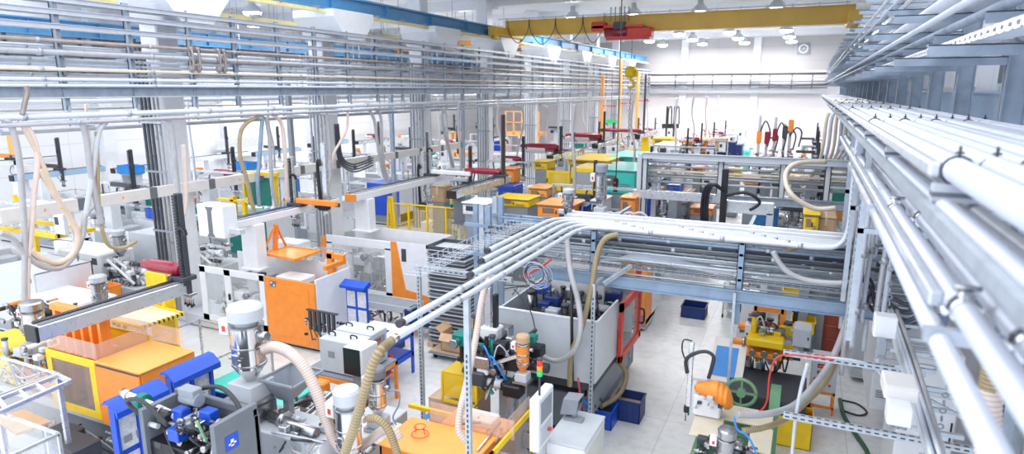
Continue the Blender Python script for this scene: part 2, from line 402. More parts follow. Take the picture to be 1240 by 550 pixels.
rowname = {-1.9: 'row next to the right wall', -5.4: 'second row from the right wall', -8.7: 'third row from the right wall', -12.0: 'row beside the columns'}
for x in (-1.9, -5.4, -8.7, -12.0):
    for y in (34, 46.5, 52, 57):
        lampthing(x, y, 9.75, 'round roof lamp %s, %s' % (pos[y], rowname[x]), 1.25, 95)
for i, (x, y, w) in enumerate([(-22.5, 22, 'nearest the camera'), (-22.5, 29, 'second from the camera'), (-22.5, 37, 'third from the camera'), (-22.5, 45, 'fourth from the camera'), (-26.5, 26, 'on the wall side, nearer one'), (-26.5, 34, 'on the wall side, farther one'), (-18, 33, 'on the column side, nearer one'), (-18, 41, 'on the column side, farther one')]):
    lampthing(x, y, 9.3, 'round high bay lamp in the side bay %s' % w, 1.2, 150)
w = bpy.data.worlds.new('world'); bpy.context.scene.world = w; w.use_nodes = True
nt = w.node_tree; bg = nt.nodes['Background']; bg.inputs['Strength'].default_value = 1.25
tc = nt.nodes.new('ShaderNodeTexCoord'); sx = nt.nodes.new('ShaderNodeSeparateXYZ'); rp = nt.nodes.new('ShaderNodeValToRGB')
nt.links.new(tc.outputs['Generated'], sx.inputs[0]); nt.links.new(sx.outputs['Z'], rp.inputs['Fac']); nt.links.new(rp.outputs[0], bg.inputs['Color'])
rp.color_ramp.elements[0].color = (0.56, 0.63, 0.78, 1); rp.color_ramp.elements[1].color = (0.95, 0.97, 1.0, 1); rp.color_ramp.elements[1].position = .5
# ================================================================ FAR WALL FAN
r = T('wall_fan', 'square dark-framed ventilation fan high on the far wall', 'fan', (-1.03, 59.95, 9.3))
part(r, 'housing', MB('grey').box(-1.5, -.55, 59.86, 60, 8.85, 9.8))
part(r, 'fan_ring', MB('white').torus((-1.03, 59.82, 9.32), .32, .07, 'y'))
b = MB('white')
for i in range(6): a = i*pi/3; b.rod((-1.03, 59.83, 9.32), (-1.03+.3*cos(a), 59.83, 9.32+.3*sin(a)), .1, .03)
part(r, 'blade', b)
# ================================================================ CRANES
def crane(x0, x1, y, z0, z1, m, name, label, trol_x, seed):
    r = T(name, label, 'crane', ((x0+x1)/2, y, z0))
    b = MB(m); b.box(x0, x1, y-.22, y+.22, z1-.04, z1); b.box(x0, x1, y-.22, y+.22, z0, z0+.04); b.box(x0, x1, y-.17, y-.14, z0, z1); b.box(x0, x1, y+.14, y+.17, z0, z1)
    k = 8
    part(r, 'girder', b)
    for e in (x0, x1):
        c = MB(m); c.box(e-.25, e+.2, y-1.5, y+1.5, z0-.05, z0+.35, c=.03); c.cyl((e-.1, y-1.2, z0-.05), (e+.1, y-1.2, z0-.05), .16); c.cyl((e-.1, y+1.2, z0-.05), (e+.1, y+1.2, z0-.05), .16)
        part(r, 'end_carriage', c)
    return r
Z0, Z1 = 8.50, 9.20
cr = crane(-13.55, 1.2, 29.0, Z0, Z1, 'craneyellow', 'overhead_crane', 'yellow overhead crane girder spanning the main hall with festoon cables', -8, 1)
b = MB('galv'); b.box(-13.8, 1.0, 28.55, 28.6, Z1+.02, Z1+.07)
for i in range(16): b.box(-13.4+.95*i, -13.34+.95*i, 28.5, 28.9, Z1, Z1+.1)
part(cr, 'festoon_track', b)
xs = [-13.3, -12.2, -10.9, -9.6, -8.6]
for i in range(4):
    a, c = xs[i], xs[i+1]
    part(cr, 'festoon_cable', MB('darkgrey').tube([(a, 28.55, Z1), (a+.1, 28.55, Z0+.1), ((a+c)/2, 28.55, Z0-.35-.1*(i % 2)), (c-.1, 28.55, Z0+.1), (c, 28.55, Z1)], .02, 5))
# red hoist trolley with hook
hx = -7.75
ho = T('crane_hoist', 'red hoist trolley hanging on the yellow crane girder', 'hoist', (hx, 28.6, 8.3))
b = MB('red'); b.box(hx-1.3, hx+1.0, 28.05, 28.15, 8.62, 8.72); b.box(hx-1.3, hx-.7, 28.05, 28.6, 8.5, 8.9, c=.04); b.box(hx+.3, hx+1.35, 28.0, 28.6, 8.2, 8.6, c=.04); b.box(hx-.6, hx+1.3, 28.0, 28.1, 8.1, 8.25)
part(ho, 'trolley_frame', b)
part(ho, 'drum', MB('crimson').cyl((hx-.7, 28.3, 8.45), (hx+.6, 28.3, 8.45), .26, n=16))
part(ho, 'motor', MB('darkgrey').cyl((hx+.55, 28.3, 8.5), (hx+1.1, 28.3, 8.5), .16, n=12)); part(ho, 'control_box', MB('darkgrey').box(hx-.3, hx+.2, 28, 28.25, 8.55, 8.85))
b = MB('grey')
for i in range(5): b.cyl((hx-.5+.2*i, 28.3, 8.9), (hx-.5+.2*i, 28.3, 9.5), .025, n=6)
part(ho, 'hanger', b)
hk = PY(764, 90, 28.3); hX = hk[0]
part(ho, 'hoist_rope', MB('grey').cyl((hX, 28.3, 8.3), (hX, 28.3, hk[2]+.3), .02, n=5))
b = MB('yellow'); b.cyl((hX-.18, 28.3, hk[2]+.1), (hX+.18, 28.3, hk[2]+.1), .25, n=14); b.box(hX-.25, hX+.3, 28.2, 28.4, hk[2]-.1, hk[2]+.2, c=.03); b.torus((hX, 28.3, hk[2]-.4), .17, .06, 'y', a0=-2.2, a1=1.6); b.cyl((hX, 28.3, hk[2]-.28), (hX, 28.3, hk[2]), .06)
part(ho, 'hook_block', b, 'yellow hook block')
b = MB('steel')
for i in range(22):
    z = hk[2]-.6-.12*i
    b.torus((hX, 28.3, z), .05, .018, 'x' if i % 2 else 'y', 8, 4)
solo('lifting_chain', 'steel lifting chain dangling from the yellow crane hook', 'chain', b)
p0 = PY(752, 60, 27); p1 = PY(744, 236, 20)
r = T('crane_pendant', 'hanging crane pendant control with a long thin black cable', 'remote control', (-6.0, 20, 3))
q = PY(745, 236, 20)
part(r, 'cable', MB('darkgrey').tube([(q[0], 20, 8.7), (q[0]+.02, 20, 5), (q[0], 20, q[2]+.5)], .018, 5))
part(r, 'handset', MB('black').box(q[0]-.07, q[0]+.07, 19.93, 20.07, q[2]+.1, q[2]+.55, 'black', .02).cyl((q[0], 19.9, q[2]+.4), (q[0], 19.95, q[2]+.4), .03, m='red'))
crane(-29.2, -15.6, 44.0, 8.98, 9.6, 'orangelight', 'overhead_crane', 'orange crane girder in the side bay seen between column heads', -20, 2)
# ================================================================ PIPE RACKS
def ypipe(name, label, x, z, r, y0, y1, m, group=None, clips=None, n=10):
    b = MB(m); b.cyl((x, y0, z), (x, y1, z), r, n=n)
    if clips:
        k = int((y1-y0)/clips)
        for i in range(k): b.cyl((x, y0+(i+.5)*clips, z), (x, y0+(i+.5)*clips+.07, z), r*1.22, n=n, m='galv')
    return solo(name, label, 'pipe', b, group)
# ---- left rack: hung at X=-13.8 in front of the columns
LX = -13.35
def lz(v, x=LX): return PX(0, v, x)[2]
lr = T('pipe_rack', 'long grey steel pipe rack hung along the column line', 'rack', (LX, 30, 5.5))
ps = [PX(u, 100, LX)[1] for u in (80, 165, 237, 290, 342, 386)]
ys = [ps[0]-3.2, ps[0]-1.6] + ps
while ys[-1] < 58.0: ys.append(ys[-1] + 1.5)
for i, y in enumerate(ys):
    b = MB('rackblue'); b.box(LX-.1, LX-.07, y-.075, y+.075, lz(136), lz(-16)).box(LX-.1, LX, y-.075, y-.055, lz(136), lz(-16))
    for v in (45, 60, 82, 97): b.box(LX-.55, LX, y-.02, y+.03, lz(v)-.09, lz(v)-.05)
    part(lr, 'post', b)
zt = [lz(v) for v in (-8, 8, 27)]
for i, z in enumerate(zt):
    b = MB('galv'); b.box(LX-.02, LX+.015, 4.5, 59, z-.035, z+.05, m='pipewhite'); b.box(LX-.02, LX+.05, 4.5, 59, z+.05, z+.062, m='pipewhite')
    part(lr, 'rail', b)
    b = MB('lightgrey')
    b.box(LX-.62, LX-.1, 4.5, 59, z+.0, z+.012, m='lightgrey').box(LX-.66, LX-.62, 4.5, 59, z, z+.09, m='galv')
    part(lr, 'cable_tray', b)
b = MB('panelblue'); zc = lz(110)
b.box(LX-.05, LX-.03, 4.5, 59, zc-.13, zc+.1, m='rackblue').box(LX-.07, LX+.03, 4.5, 59, zc+.1, zc+.12, m='lightgrey').box(LX-.07, LX+.03, 4.5, 59, zc-.14, zc-.12, m='lightgrey')
part(lr, 'channel', b)
for v, r, m, nm, lab, dx in [
    (45, .04, 'pipebrown', 'pipe', 'brownish steel pipe, uppermost round pipe on the column line rack', .06),
    (60, .06, 'pipegrey', 'pipe', 'thick grey pipe below the brownish one on the column line rack', .06),
    (68, .03, 'pipewhite', 'pipe', 'thin white pipe close under the thick grey pipe', -.3),
    (75, .03, 'pipewhite', 'pipe', 'thin white pipe at mid height of the column line rack', -.35),
    (82, .035, 'pipecream', 'pipe', 'cream pipe at mid height of the column line rack', .05),
    (88, .03, 'pipegrey', 'pipe', 'thin grey pipe under the cream pipe', -.3),
    (95, .04, 'pipewhite', 'pipe', 'white pipe next above the wide channel of the column line rack', .06),
    (103, .032, 'pipewhite', 'pipe', 'thin white pipe resting on the wide channel of the column line rack', .07),
    (53, .03, 'pipewhite', 'pipe', 'thin white pipe between the brownish and thick grey pipes', -.35)]:
    ypipe(nm, lab, LX+dx, lz(v), r, 4.2, 58.6, m, None, 2.3)
# pipe joints climbing the near part of the rack
b = MB('pipebrown')
for k, (u, v) in enumerate([(229, 56), (237, 56), (262, 55), (268, 55)]):
    y = PX(u, v, LX+.08)[1]
    b.tube([(LX+.10, y, lz(45)-.05*k*.2), (LX+.16, y, lz(50)), (LX+.16, y, lz(75)), (LX+.1, y, lz(80))], .03, 6)
    for vv in (45, 60, 75): b.cyl((LX+.1, y-.06, lz(vv)), (LX+.1, y+.06, lz(vv)), .065, n=8)
solo('pipe_manifold', 'brown valve manifold joining the pipes of the column line rack', 'pipe fittings', b)
# low conduits under the rack (run on to the middle of the hall)
cz = PX(0, 145, -12.9)[2]
ypipe('conduit', 'bright conveying conduit hung low under the column line rack, upper of two', -12.9, cz+.03, .06, 4, 50, 'pipewhite', clips=2.0)
ypipe('conduit', 'grey conveying conduit hung low under the column line rack, lower of two', -12.82, cz-.1, .045, 4, 50, 'pipegrey', clips=2.6)
for y in ys:
    if y < 50: part(lr, 'conduit_bracket', MB('galv').box(-13.4, -12.7, y-.02, y+.03, cz-.2, cz-.16).box(-13.4, -13.36, y-.02, y+.03, cz-.2, lz(130)))
# rack along the left wall
def backrack(x, y0, y1, label, vs, dark, zoff=0):
    r = T('pipe_rack', label, 'rack', (x, (y0+y1)/2, 6))
    y = y0
    while y < y1:
        part(r, 'post', MB('grey').box(x, x+.12, y, y+.12, 6.1, 8.3)); y += 3.0
    for k, z in enumerate((6.15, 6.45, 6.75, 7.1, 7.4, 7.7, 8.0)):
        b = MB('grey' if k % 2 else 'pipedark'); b.box(x+.1, x+.5, y0, y1, z, z+(.13 if k % 2 else .08))
        part(r, 'cable_tray', b)
    part(r, 'wall_bracket', MB('grey').box(XL, x+.1, (y0+y1)/2, (y0+y1)/2+.1, 6.1, 6.2).box(XL, x+.1, y0+3, y0+3.1, 6.1, 6.2))
    for k, z in enumerate((6.3, 6.6, 6.95, 7.25, 7.85)):
        part(r, 'pipe_run', MB('pipewhite').cyl((x+.45, y0, z), (x+.45, y1, z), .05, n=8))
backrack(-30.0, 10, 58, 'dark pipe and cable rack along the left wall', None, True)
# ---- far wall rack
fr = T('pipe_rack', 'dark pipe rack across the far wall', 'rack', (-6, 59.3, 6))
def fzz(v): return PY(900, v, 59.2)[2]
for u in (786, 818, 840, 863, 886, 909, 932, 959, 984):
    x = PY(u, 95, 59.2)[0]; part(fr, 'post', MB('midgrey').box(x-.05, x+.05, 59.15, 59.3, fzz(108), fzz(89)))
for v, h, m in ((90, .18, 'darkgrey'), (95, .08, 'lightgrey'), (99, .09, 'midgrey'), (103, .16, 'darkgrey'), (106.5, .1, 'midgrey')):
    part(fr, 'pipe_run', MB(m).box(-13.6, 1.0, 59.0, 59.15, fzz(v)-h/2, fzz(v)+h/2))
part(fr, 'channel', MB('lightgrey').box(-13.6, 1.0, 59.25, 59.4, fzz(113), fzz(109)))
part(fr, 'pipe_run', MB('pipedark').tube([(-4.2, 58.9, fzz(101.5)), (-3.8, 58.9, fzz(103)), (0, 58.9, fzz(103)), (.9, 58.9, fzz(102)), (1.3, 58.9, fzz(99))], .09, 6))
# ================================================================ RIGHT WALL RACK
RXp = 1.85
rr = T('pipe_rack', 'grey-blue bracket rack crowded with pipes high along the right wall', 'rack', (RXp, 30, 5.6))
ry = [PX(u, 100, RXp)[1] for u in (1215, 1157)]
ry = [ry[0]-2.4] + ry
while len(ry) < 22: ry.append(ry[-1] + 2.4)
armz = [.26, .50, .72, 1.05, 1.4, 1.8]
rest = MB('rackblue')
for i, y in enumerate(ry):
    b = MB('rackblue'); b.box(RXp, RXp+.22, y-.012, y+.012, 5.5, 8.0).box(RXp, RXp+.014, y-.07, y+.07, 5.5, 8.0).box(RXp+.206, RXp+.22, y-.07, y+.07, 5.5, 8.0)
    p = part(rr, 'post', b)
    for z, ln in zip(armz, [1.05, .7, 1.1, .95, 1.05, 1.0]):
        b = MB('rackblue') if i < 16 else rest
        b.box(RXp-ln, RXp, y-.055, y-.04, 6+z, 6+z+.09).box(RXp-ln, RXp, y-.055, y+.04, 6+z+.08, 6+z+.092)
        if i < 16: part(rr, 'arm', b)
part(rr, 'arm', rest, kind='stuff')
def rp(nm, label, x, z, r, m='pipewhite', y0=2.0, y1=56, clips=2.4, n=14):
    o = ypipe(nm, label, x, z, r, y0, y1, m, None, None, n); o['category'] = 'pipe'; return o
rp('pipe', 'large white pipe on the upper arms of the right wall rack', 1.2, 6.89, .085)
rp('pipe', 'large white pipe nearer the posts of the right wall rack', 1.5, 6.89, .08)
rp('pipe', 'grey pipe low on the arms of the right wall rack', 1.42, 6.42, .06, 'pipegrey')
rp('pipe', 'white pipe low on the arms of the right wall rack', 1.62, 6.41, .05)
rp('pipe', 'thin steel rod at the outer ends of the long arms', .80, 7.17, .02, 'pipewhite')
rp('pipe', 'second thin steel rod on the outer ends of the arms', .93, 7.17, .02, 'pipewhite')
rp('pipe', 'thin white pipe at the tips of the lower arms', 1.0, 6.65, .03, 'pipewhite')
rp('pipe', 'blue-grey pipe halfway up the right wall rack', 1.3, 6.65, .045, 'rackblue')
rp('pipe', 'top white pipe high on the right wall rack', 1.25, 7.56, .08)
rp('pipe', 'grey pipe high on the right wall rack', 1.5, 7.22, .06, 'pipegrey')
def ladder_y(name, label, x0, x1, z, y0, y1, step=.3, m='pipewhite', t=.012, h=.07):
    b = MB(m)
    b.box(x0, x0+t, y0, y1, z, z+h).box(x1-t, x1, y0, y1, z, z+h)
    y = y0
    while y < y1: b.box(x0, x1, y, y+.04, z, z+.012); b.box(x0-.002, x0+t+.002, y+.06, y+.14, z+.02, z+.05, m='midgrey'); y += step
    return solo(name, label, 'cable tray', b)
ladder_y('cable_ladder', 'white slotted cable ladder running on the right wall rack', 1.12, 1.34, 6.38, 2, 40, .2)
ladder_y('cable_ladder', 'upper white cable ladder on the right wall rack', 1.1, 1.4, 7.17, 2, 40, .24)
# bed of closely laid conveying pipes
pz = 5.60
xs = [.70+.155*i for i in range(8)]
for i, x in enumerate(xs):
    rp('conveying_pipe', 'white conveying pipe in the bed of pipes on the right wall, %s from the aisle' % ORD[i], x, pz+.012*(i % 2), .066, 'pipewhite', 1.2, 56)
for j, y in enumerate([3.9, 8.9, 13.9, 18.9, 24]):
    r = T('pipe_clamp', 'row of dark pipe clamps across the bed of white pipes, %s from the camera' % ORD[j], 'clamp', (xs[0], y, pz))
    for x in xs:
        b = MB('darkgrey'); b.torus((x, y, pz), .072, .007, 'y', 14, 5); b.cyl((x, y, pz+.06), (x, y, pz+.125), .008, n=6); b.cyl((x-.02, y, pz+.09), (x+.02, y, pz+.09), .006, n=5)
        part(r, 'clamp_ring', b)
sp = T('strut_support', 'galvanised struts under the bed of white pipes along the right wall', 'support', (.9, 10, 5.3))
y = 1.5
while y < 54:
    b = MB('lightgrey'); b.box(.60, 1.95, y-.04, y+.04, 5.44, 5.53); b.box(.598, 1.95, y-.041, y+.041, 5.465, 5.49, m='midgrey')
    part(sp, 'strut', b); y += 2.4
solo('edge_duct', 'white square duct along the aisle edge of the right pipe bed', 'duct', MB('pipewhite').box(.575, .635, 3.9, 56, 5.56, 5.64, c=.015))
rp('pipe', 'white pipe hung under the struts of the pipe bed', .66, 5.40, .055)
rp('pipe', 'thin grey pipe hung under the struts of the pipe bed', .80, 5.40, .03, 'pipegrey')
solo('edge_duct', 'thin bright duct below the edge duct of the right pipe bed', 'duct', MB('galv').box(.56, .60, 1.5, 50, 5.38, 5.44))
# lower group of pipes on dropped brackets
for lab, x, z, r, y1 in [('second large white pipe sweeping below the pipe bed', .79, 5.10, .05, 14), ('large white pipe sweeping below the pipe bed on its aisle side', .65, 5.10, .05, 14), ('lowest white pipe of the group below the pipe bed', .56, 4.99, .042, 10)]:
    rp('conveying_pipe', lab, x, z, r, 'pipewhite', 1.0, y1, 1.58, 16)
solo('square_duct', 'white square duct with a cut end beside the lower white pipes', 'duct', MB('pipewhite').box(.545, .60, 3.25, 14, 5.06, 5.13, c=.01))
b = T('strut_support', 'dropped strut hangers carrying the lower white pipes', 'support', (.6, 6, 5))
for y in [3.0, 6.2, 9.4, 12.6]:
    c = MB('galv'); c.box(.5, 1.95, y-.03, y+.03, 4.985, 5.045); c.box(.90, .95, y-.025, y+.025, 5.045, 5.45); c.box(1.86, 1.91, y-.025, y+.025, 5.04, 5.45)
    part(b, 'hanger', c)
for j, (y, dx) in enumerate([(3.1, 0), (2.75, .14), (5.6, 0), (5.3, .14)]):
    c = MB('steel'); x = .65+dx; c.torus((x, y, 5.10), .056, .010, 'y', 14, 6, m='darkgrey'); c.cyl((x, y-.05, 5.10), (x, y+.05, 5.10), .058, n=14, m='chrome'); c.box(x-.03, x+.03, y-.035, y+.035, 5.15, 5.19, m='chrome', c=.01); c.cyl((x-.05, y, 5.20), (x+.05, y, 5.20), .012, n=6, m='steel'); c.cyl((x-.075, y-.05, 5.10), (x-.075, y+.05, 5.10), .014, n=8, m='chrome')
    solo('pipe_coupling', 'shiny clamp coupling on the %s lower white pipe, %s' % (['aisle-side', 'wall-side'][dx > 0], 'nearer the camera' if j < 2 else 'farther from the camera'), 'coupling', c)
# ================================================================ MID TRANSVERSE RACK
ty = 10.1
def zy(v, u=717, y=ty): return PY(u, v, y)[2]
tr = T('pipe_rack', 'blue-grey steel pipe rack bridging the aisle, nearer of two', 'rack', (-1.5, 11, 0))
def ibx(b, x0, x1, y, z0, z1, w=.12, m='steelblue'):
    b.box(x0, x1, y-w/2, y+w/2, z1-.015, z1, m).box(x0, x1, y-w/2, y+w/2, z0, z0+.015, m).box(x0, x1, y-.008, y+.008, z0, z1, m); return b
part(tr, 'beam', ibx(MB('steelblue'), -4.35, 1.95, ty, 2.78, 2.98, .1))
part(tr, 'beam', ibx(MB('steelblue'), -5.0, 1.95, 12.6, 2.85, 3.02, .1))
part(tr, 'beam', ibx(MB('panelblue'), -6.9, -4.0, 13.2, 3.0, 3.2, .1, 'panelblue'))
for u in (717, 898, 1040):
    x = PY(u, 300, ty)[0]
    z1 = 3.72
    b = MB('steelblue'); b.box(x-.05, x+.05, ty+.06, ty+.075, 2.4 if u == 898 else 2.6, z1).box(x-.05, x-.04, ty+.06, ty+.16, 2.6, z1).box(x+.04, x+.05, ty+.06, ty+.16, 2.6, z1)
    for z in (3.1, 3.3, 3.5, 3.68): b.box(x-.03, x+.03, ty+.06, 12.6, z, z+.04)
    part(tr, 'post', b)
x = PY(717, 420, 9.58)[0]
b = MB('galv'); b.box(x-.03, x+.03, 9.56, 9.60, 0, 2.95).slots((x, 9.558, .1), (x, 9.558, 2.8), .02, .08, face='y').box(x-.08, x+.08, 9.5, 9.66, 0, .012).box(x-.03, x+.03, 9.58, 10.1, 2.9, 2.95)
part(tr, 'leg', b)
x = PY(887, 400, ty)[0]
b = MB('galv'); b.box(x-.02, x+.02, ty-.09, ty-.05, 1.2, 2.95); part(tr, 'leg', b)
b = MB('galv'); x = PY(755, 335, ty)[0]; b.rod((x-.25, ty-.3, 2.9), (x+.1, ty+.1, 3.15), .06); part(tr, 'strut', b)
# conduits lying on the transverse rack, in layers
k = 0
lay = [(2.99, .018, 'pipegrey', 5), (3.12, .016, 'pipedark', 6), (3.24, .022, 'galv', 5), (3.36, .018, 'pipedark', 5), (3.48, .026, 'pipedark', 4), (3.60, .022, 'steelblue', 4)]
layname = ['lowest', 'second', 'third', 'fourth', 'fifth', 'sixth']
for li, (z, r, m, n) in enumerate(lay):
    for i in range(n):
        y = 10.22 + i*.36 + .04*(li % 2)
        b = MB(m if (i+li) % 3 else 'galv'); x0 = -4.3 - rnd.random()*1.2; 
        b.cyl((x0, y, z), (1.7, y, z+.01), r, n=8)
        for q in range(4): b.cyl((x0+1+q*1.5, y, z), (x0+1.06+q*1.5, y, z), r*1.35, n=8, m='galv')
        solo('conduit', 'steel conduit in the %s layer of the nearer aisle rack, %s from its front' % (layname[li], ORD[i]), 'conduit', b, 'conduits layered in the nearer aisle rack')
# wire baskets in the rack
def basket(x0, x1, y0, y1, z, label, axis='x', m='galv', h=.06, step=.12):
    b = MB(m); t = .006
    if axis == 'x':
        for y in [y0+(y1-y0)*q/4 for q in range(5)]: b.box(x0, x1, y, y+t, z, z+t)
        for y in (y0, y1): b.box(x0, x1, y, y+t, z+h, z+h+t)
        x = x0
        while x < x1: b.box(x, x+t, y0, y1, z, z+t).box(x, x+t, y0, y0+t, z, z+h).box(x, x+t, y1, y1+t, z, z+h); x += step
    else:
        for x in [x0+(x1-x0)*q/4 for q in range(5)]: b.box(x, x+t, y0, y1, z, z+t)
        for x in (x0, x1): b.box(x, x+t, y0, y1, z+h, z+h+t)
        y = y0
        while y < y1: b.box(x0, x1, y, y+t, z, z+t).box(x0, x0+t, y, y+t, z, z+h).box(x1, x1+t, y, y+t, z, z+h); y += step
    return solo('wire_tray', label, 'cable tray', b)
basket(-4.0, 1.6, 10.2, 10.5, 3.08, 'galvanised wire cable tray at the front of the nearer aisle rack')
basket(-4.0, 1.6, 11.2, 11.55, 3.2, 'galvanised wire cable tray deeper inside the nearer aisle rack')
cb = MB('pipewhite')
for i in range(7): cb.tube([(-3.4+.1*i, 10.3+.03*i, 3.13), (-2.3, 10.28+.02*i, 3.22+.02*i), (-1.0, 10.35+.03*i, 3.14), (.3+.15*i, 10.3+.03*i, 3.12)], .014, 5)
solo('cable_bundle', 'loose pale cables lying in the front wire tray of the nearer aisle rack', 'cables', cb)
# ---- white conveying pipes from the left over the rack, bending across to the right wall
PZC = 4.0
def at(u, v, Z): return PZ(u, v, Z)
pz0 = [(482, 392), (470, 372), (482+14, 372), (505, 356)]
zz = 3.3
A = at(482, 392, zz)
bundle = []
# in the Y direction: x from picture; turn at the corner near (735,272), then run in X at z~3.95..4.05
ZB = zz
labels = ['outermost of the white pipes curving over the nearer aisle rack', 'second of the white pipes curving over the nearer aisle rack', 'third of the white pipes curving over the nearer aisle rack', 'fourth of the white pipes curving over the nearer aisle rack', 'innermost of the white pipes curving over the nearer aisle rack']
zp = 3.76
xk = PZ(600, 337.5, zp)[0]
d1 = PZ(600, 326.5, zp)[0] - xk
ends = [PZ(473, 411, zp)[1], PZ(481, 392, zp)[1], PZ(572, 334, zp)[1], PZ(590, 318, zp)[1], PZ(603, 306, zp)[1]]
for i in range(5):
    x = xk + d1*i; ye = ends[i]
    yt = 10.12 + .13*i
    xr = .62 + .09*i
    pts = [(x, ye, zp), (x, yt-.9, zp), (x+.02, yt-.35, zp), (x+.14, yt-.08, zp), (x+.42, yt, zp), (x+1.0, yt, zp), (-1.5, yt, zp), (-.2, yt, zp), (xr-.35, yt, zp), (xr-.1, yt, zp+.06), (xr, yt, zp+.3), (xr, yt, zp+.9), (xr, yt, 5.42)]
    b = MB('pipewhite' if i < 2 else 'lightgrey'); b.tube(pts, .036, 10, seg=5)
    b.cyl((x, ye-.01, zp), (x, ye+.06, zp), .042, n=10, m='chrome' if i == 0 else 'rubber')
    for q in (1.2, 2.3): b.cyl((x, ye+q, zp), (x, ye+q+.06, zp), .041, n=10, m='pipegrey')
    for q in range(3): b.cyl((x+1.1+q*1.1, yt, zp), (x+1.17+q*1.1, yt, zp), .041, n=10, m='pipegrey')
    solo('conveying_pipe', labels[i], 'pipe', b)
HP = (xk, ends[0], zp)
for i in range(4):
    yt = 10.82+.14*i; xr = 1.05+.09*i
    b = MB('pipewhite' if i % 2 else 'pipegrey'); b.tube([(-3.9, yt, zp), (-1.5, yt, zp), (xr-.4, yt, zp), (xr-.1, yt, zp+.07), (xr, yt, zp+.35), (xr, yt, 5.4)], .034, 9)
    solo('conveying_pipe', 'straight pipe behind the curved white ones on the nearer aisle rack, %s from the front' % ORD[i], 'pipe', b)
# wire ladder beside the pipes
lx = xk + d1*5
basket(lx-.34, lx-.06, 6.6, 10.2, zp-.05, 'open galvanised wire ladder running beside the white pipes', 'y', 'pipewhite', .09, .14)
# two-leg frame carrying the pipes near the carton
fx0, _, fz = PY(507, 325, 8.96)
fr2 = T('slotted_stand', 'slotted galvanised post and arm standing on the floor before the carton trolley', 'support', (fx0, 8.96, 0))
b = MB('galv'); b.box(fx0-.035, fx0+.035, 8.93, 8.99, 0, fz).slots((fx0, 8.928, .1), (fx0, 8.928, fz-.1), .02, .07, face='y'); b.box(fx0-.1, fx0+.1, 8.86, 9.06, 0, .012)
part(fr2, 'post', b)
b = MB('galv'); b.box(fx0-.07, fx0+1.75, 8.92, 8.99, fz-.02, fz+.05); b.slots((fx0, 8.918, fz+.015), (fx0+1.7, 8.918, fz+.015), .02, .1, face='y'); part(fr2, 'arm', b)
for j, u in enumerate((565, 590)):
    p = PY(u, 330, 7.6 if j else 7.9); x = PZ(u, 540, .5)[0]
# second slotted post in front of orange machine
px_, py_, _ = PZ(567, 550, 0.55); 
qx = PY(566, 400, 6.3)
b = MB('galv'); b.box(qx[0]-.035, qx[0]+.035, 6.27, 6.33, 0, PY(566, 362, 6.3)[2]).slots((qx[0], 6.268, .5), (qx[0], 6.268, 3.0), .02, .07, face='y')
solo('support_post', 'slotted steel post rising beside the pink ribbed hose', 'post', b)
# ---- tall blue-grey uprights left of the red door machine
for i, (u, yy) in enumerate([(577, 11.6), (584, 11.3), (592, 11.0), (600, 11.8), (607, 11.5)]):
    p = PY(u, 300, yy); b = MB('steelblue' if i % 2 == 0 else 'galv')
    b.box(p[0]-.05, p[0]+.05, yy-.04, yy+.04, 0, 3.7+.05*i).box(p[0]-.06, p[0]+.06, yy-.05, yy+.05, .0, .02)
    solo('steel_upright', 'tall blue-grey steel upright between pallet stack and red door machine, %s from the stack' % ORD[i], 'upright', b)
b = MB('steelblue'); p = PY(577, 292, 11.6); b.box(p[0]-.1, p[0]+.95, 11.25, 11.35, 3.3, 3.36).box(p[0]-.1, p[0]+.95, 11.7, 11.8, 3.45, 3.51).box(p[0]-.1, p[0]+.9, 11.25, 11.35, 2.7, 2.76)
solo('cross_bar', 'steel cross bars tying the tall uprights beside the pallet stack', 'beam', b)
# ================================================================ SECOND TRANSVERSE RACK
t2 = 17.0
sr = T('pipe_rack', 'pale steel pipe rack bridging the aisle, farther of two', 'rack', (-1.5, t2, 0))
def z2(v, u=900): return PY(u, v, t2)[2]
for v, m, h in ((193, 'lightgrey', .16), (242, 'rackblue', .2)):
    part(sr, 'beam', ibx(MB(m), PY(778, v, t2)[0], 1.9, t2, z2(v)-h/2, z2(v)+h/2, .12, m))
for u in (780, 872, 948, 1003):
    x = PY(u, 210, t2)[0]; z0 = 0 if u == 780 else z2(250)
    b = MB('lightgrey'); b.box(x-.07, x+.07, t2+.06, t2+.09, z0, z2(190)).box(x-.07, x-.05, t2+.06, t2+.2, z0, z2(190)).box(x+.05, x+.07, t2+.06, t2+.2, z0, z2(190))
    if u == 780: b.box(x-.22, x-.1, t2+.1, t2+.2, 0, z2(192)).box(x+.15, x+.27, t2+.3, t2+.4, 0, z2(192))
    part(sr, 'post', b)
for i, (v, m, r) in enumerate([(201, 'pipewhite', .03), (207, 'pipegrey', .03), (213, 'pipecream', .035), (220, 'pipegrey', .03), (227, 'pipegrey', .035)]):
    for j in range(1 + (i % 3 == 0)):
        b = MB(m); b.cyl((PY(780, v, t2)[0]+.1*j, t2+.2+.5*j, z2(v)), (1.6, t2+.2+.5*j, z2(v)), r, n=8)
        solo('pipe', 'pipe in the %s tier of the farther aisle rack, %s one' % (ORD[i], ['front', 'rear'][j]), 'pipe', b)
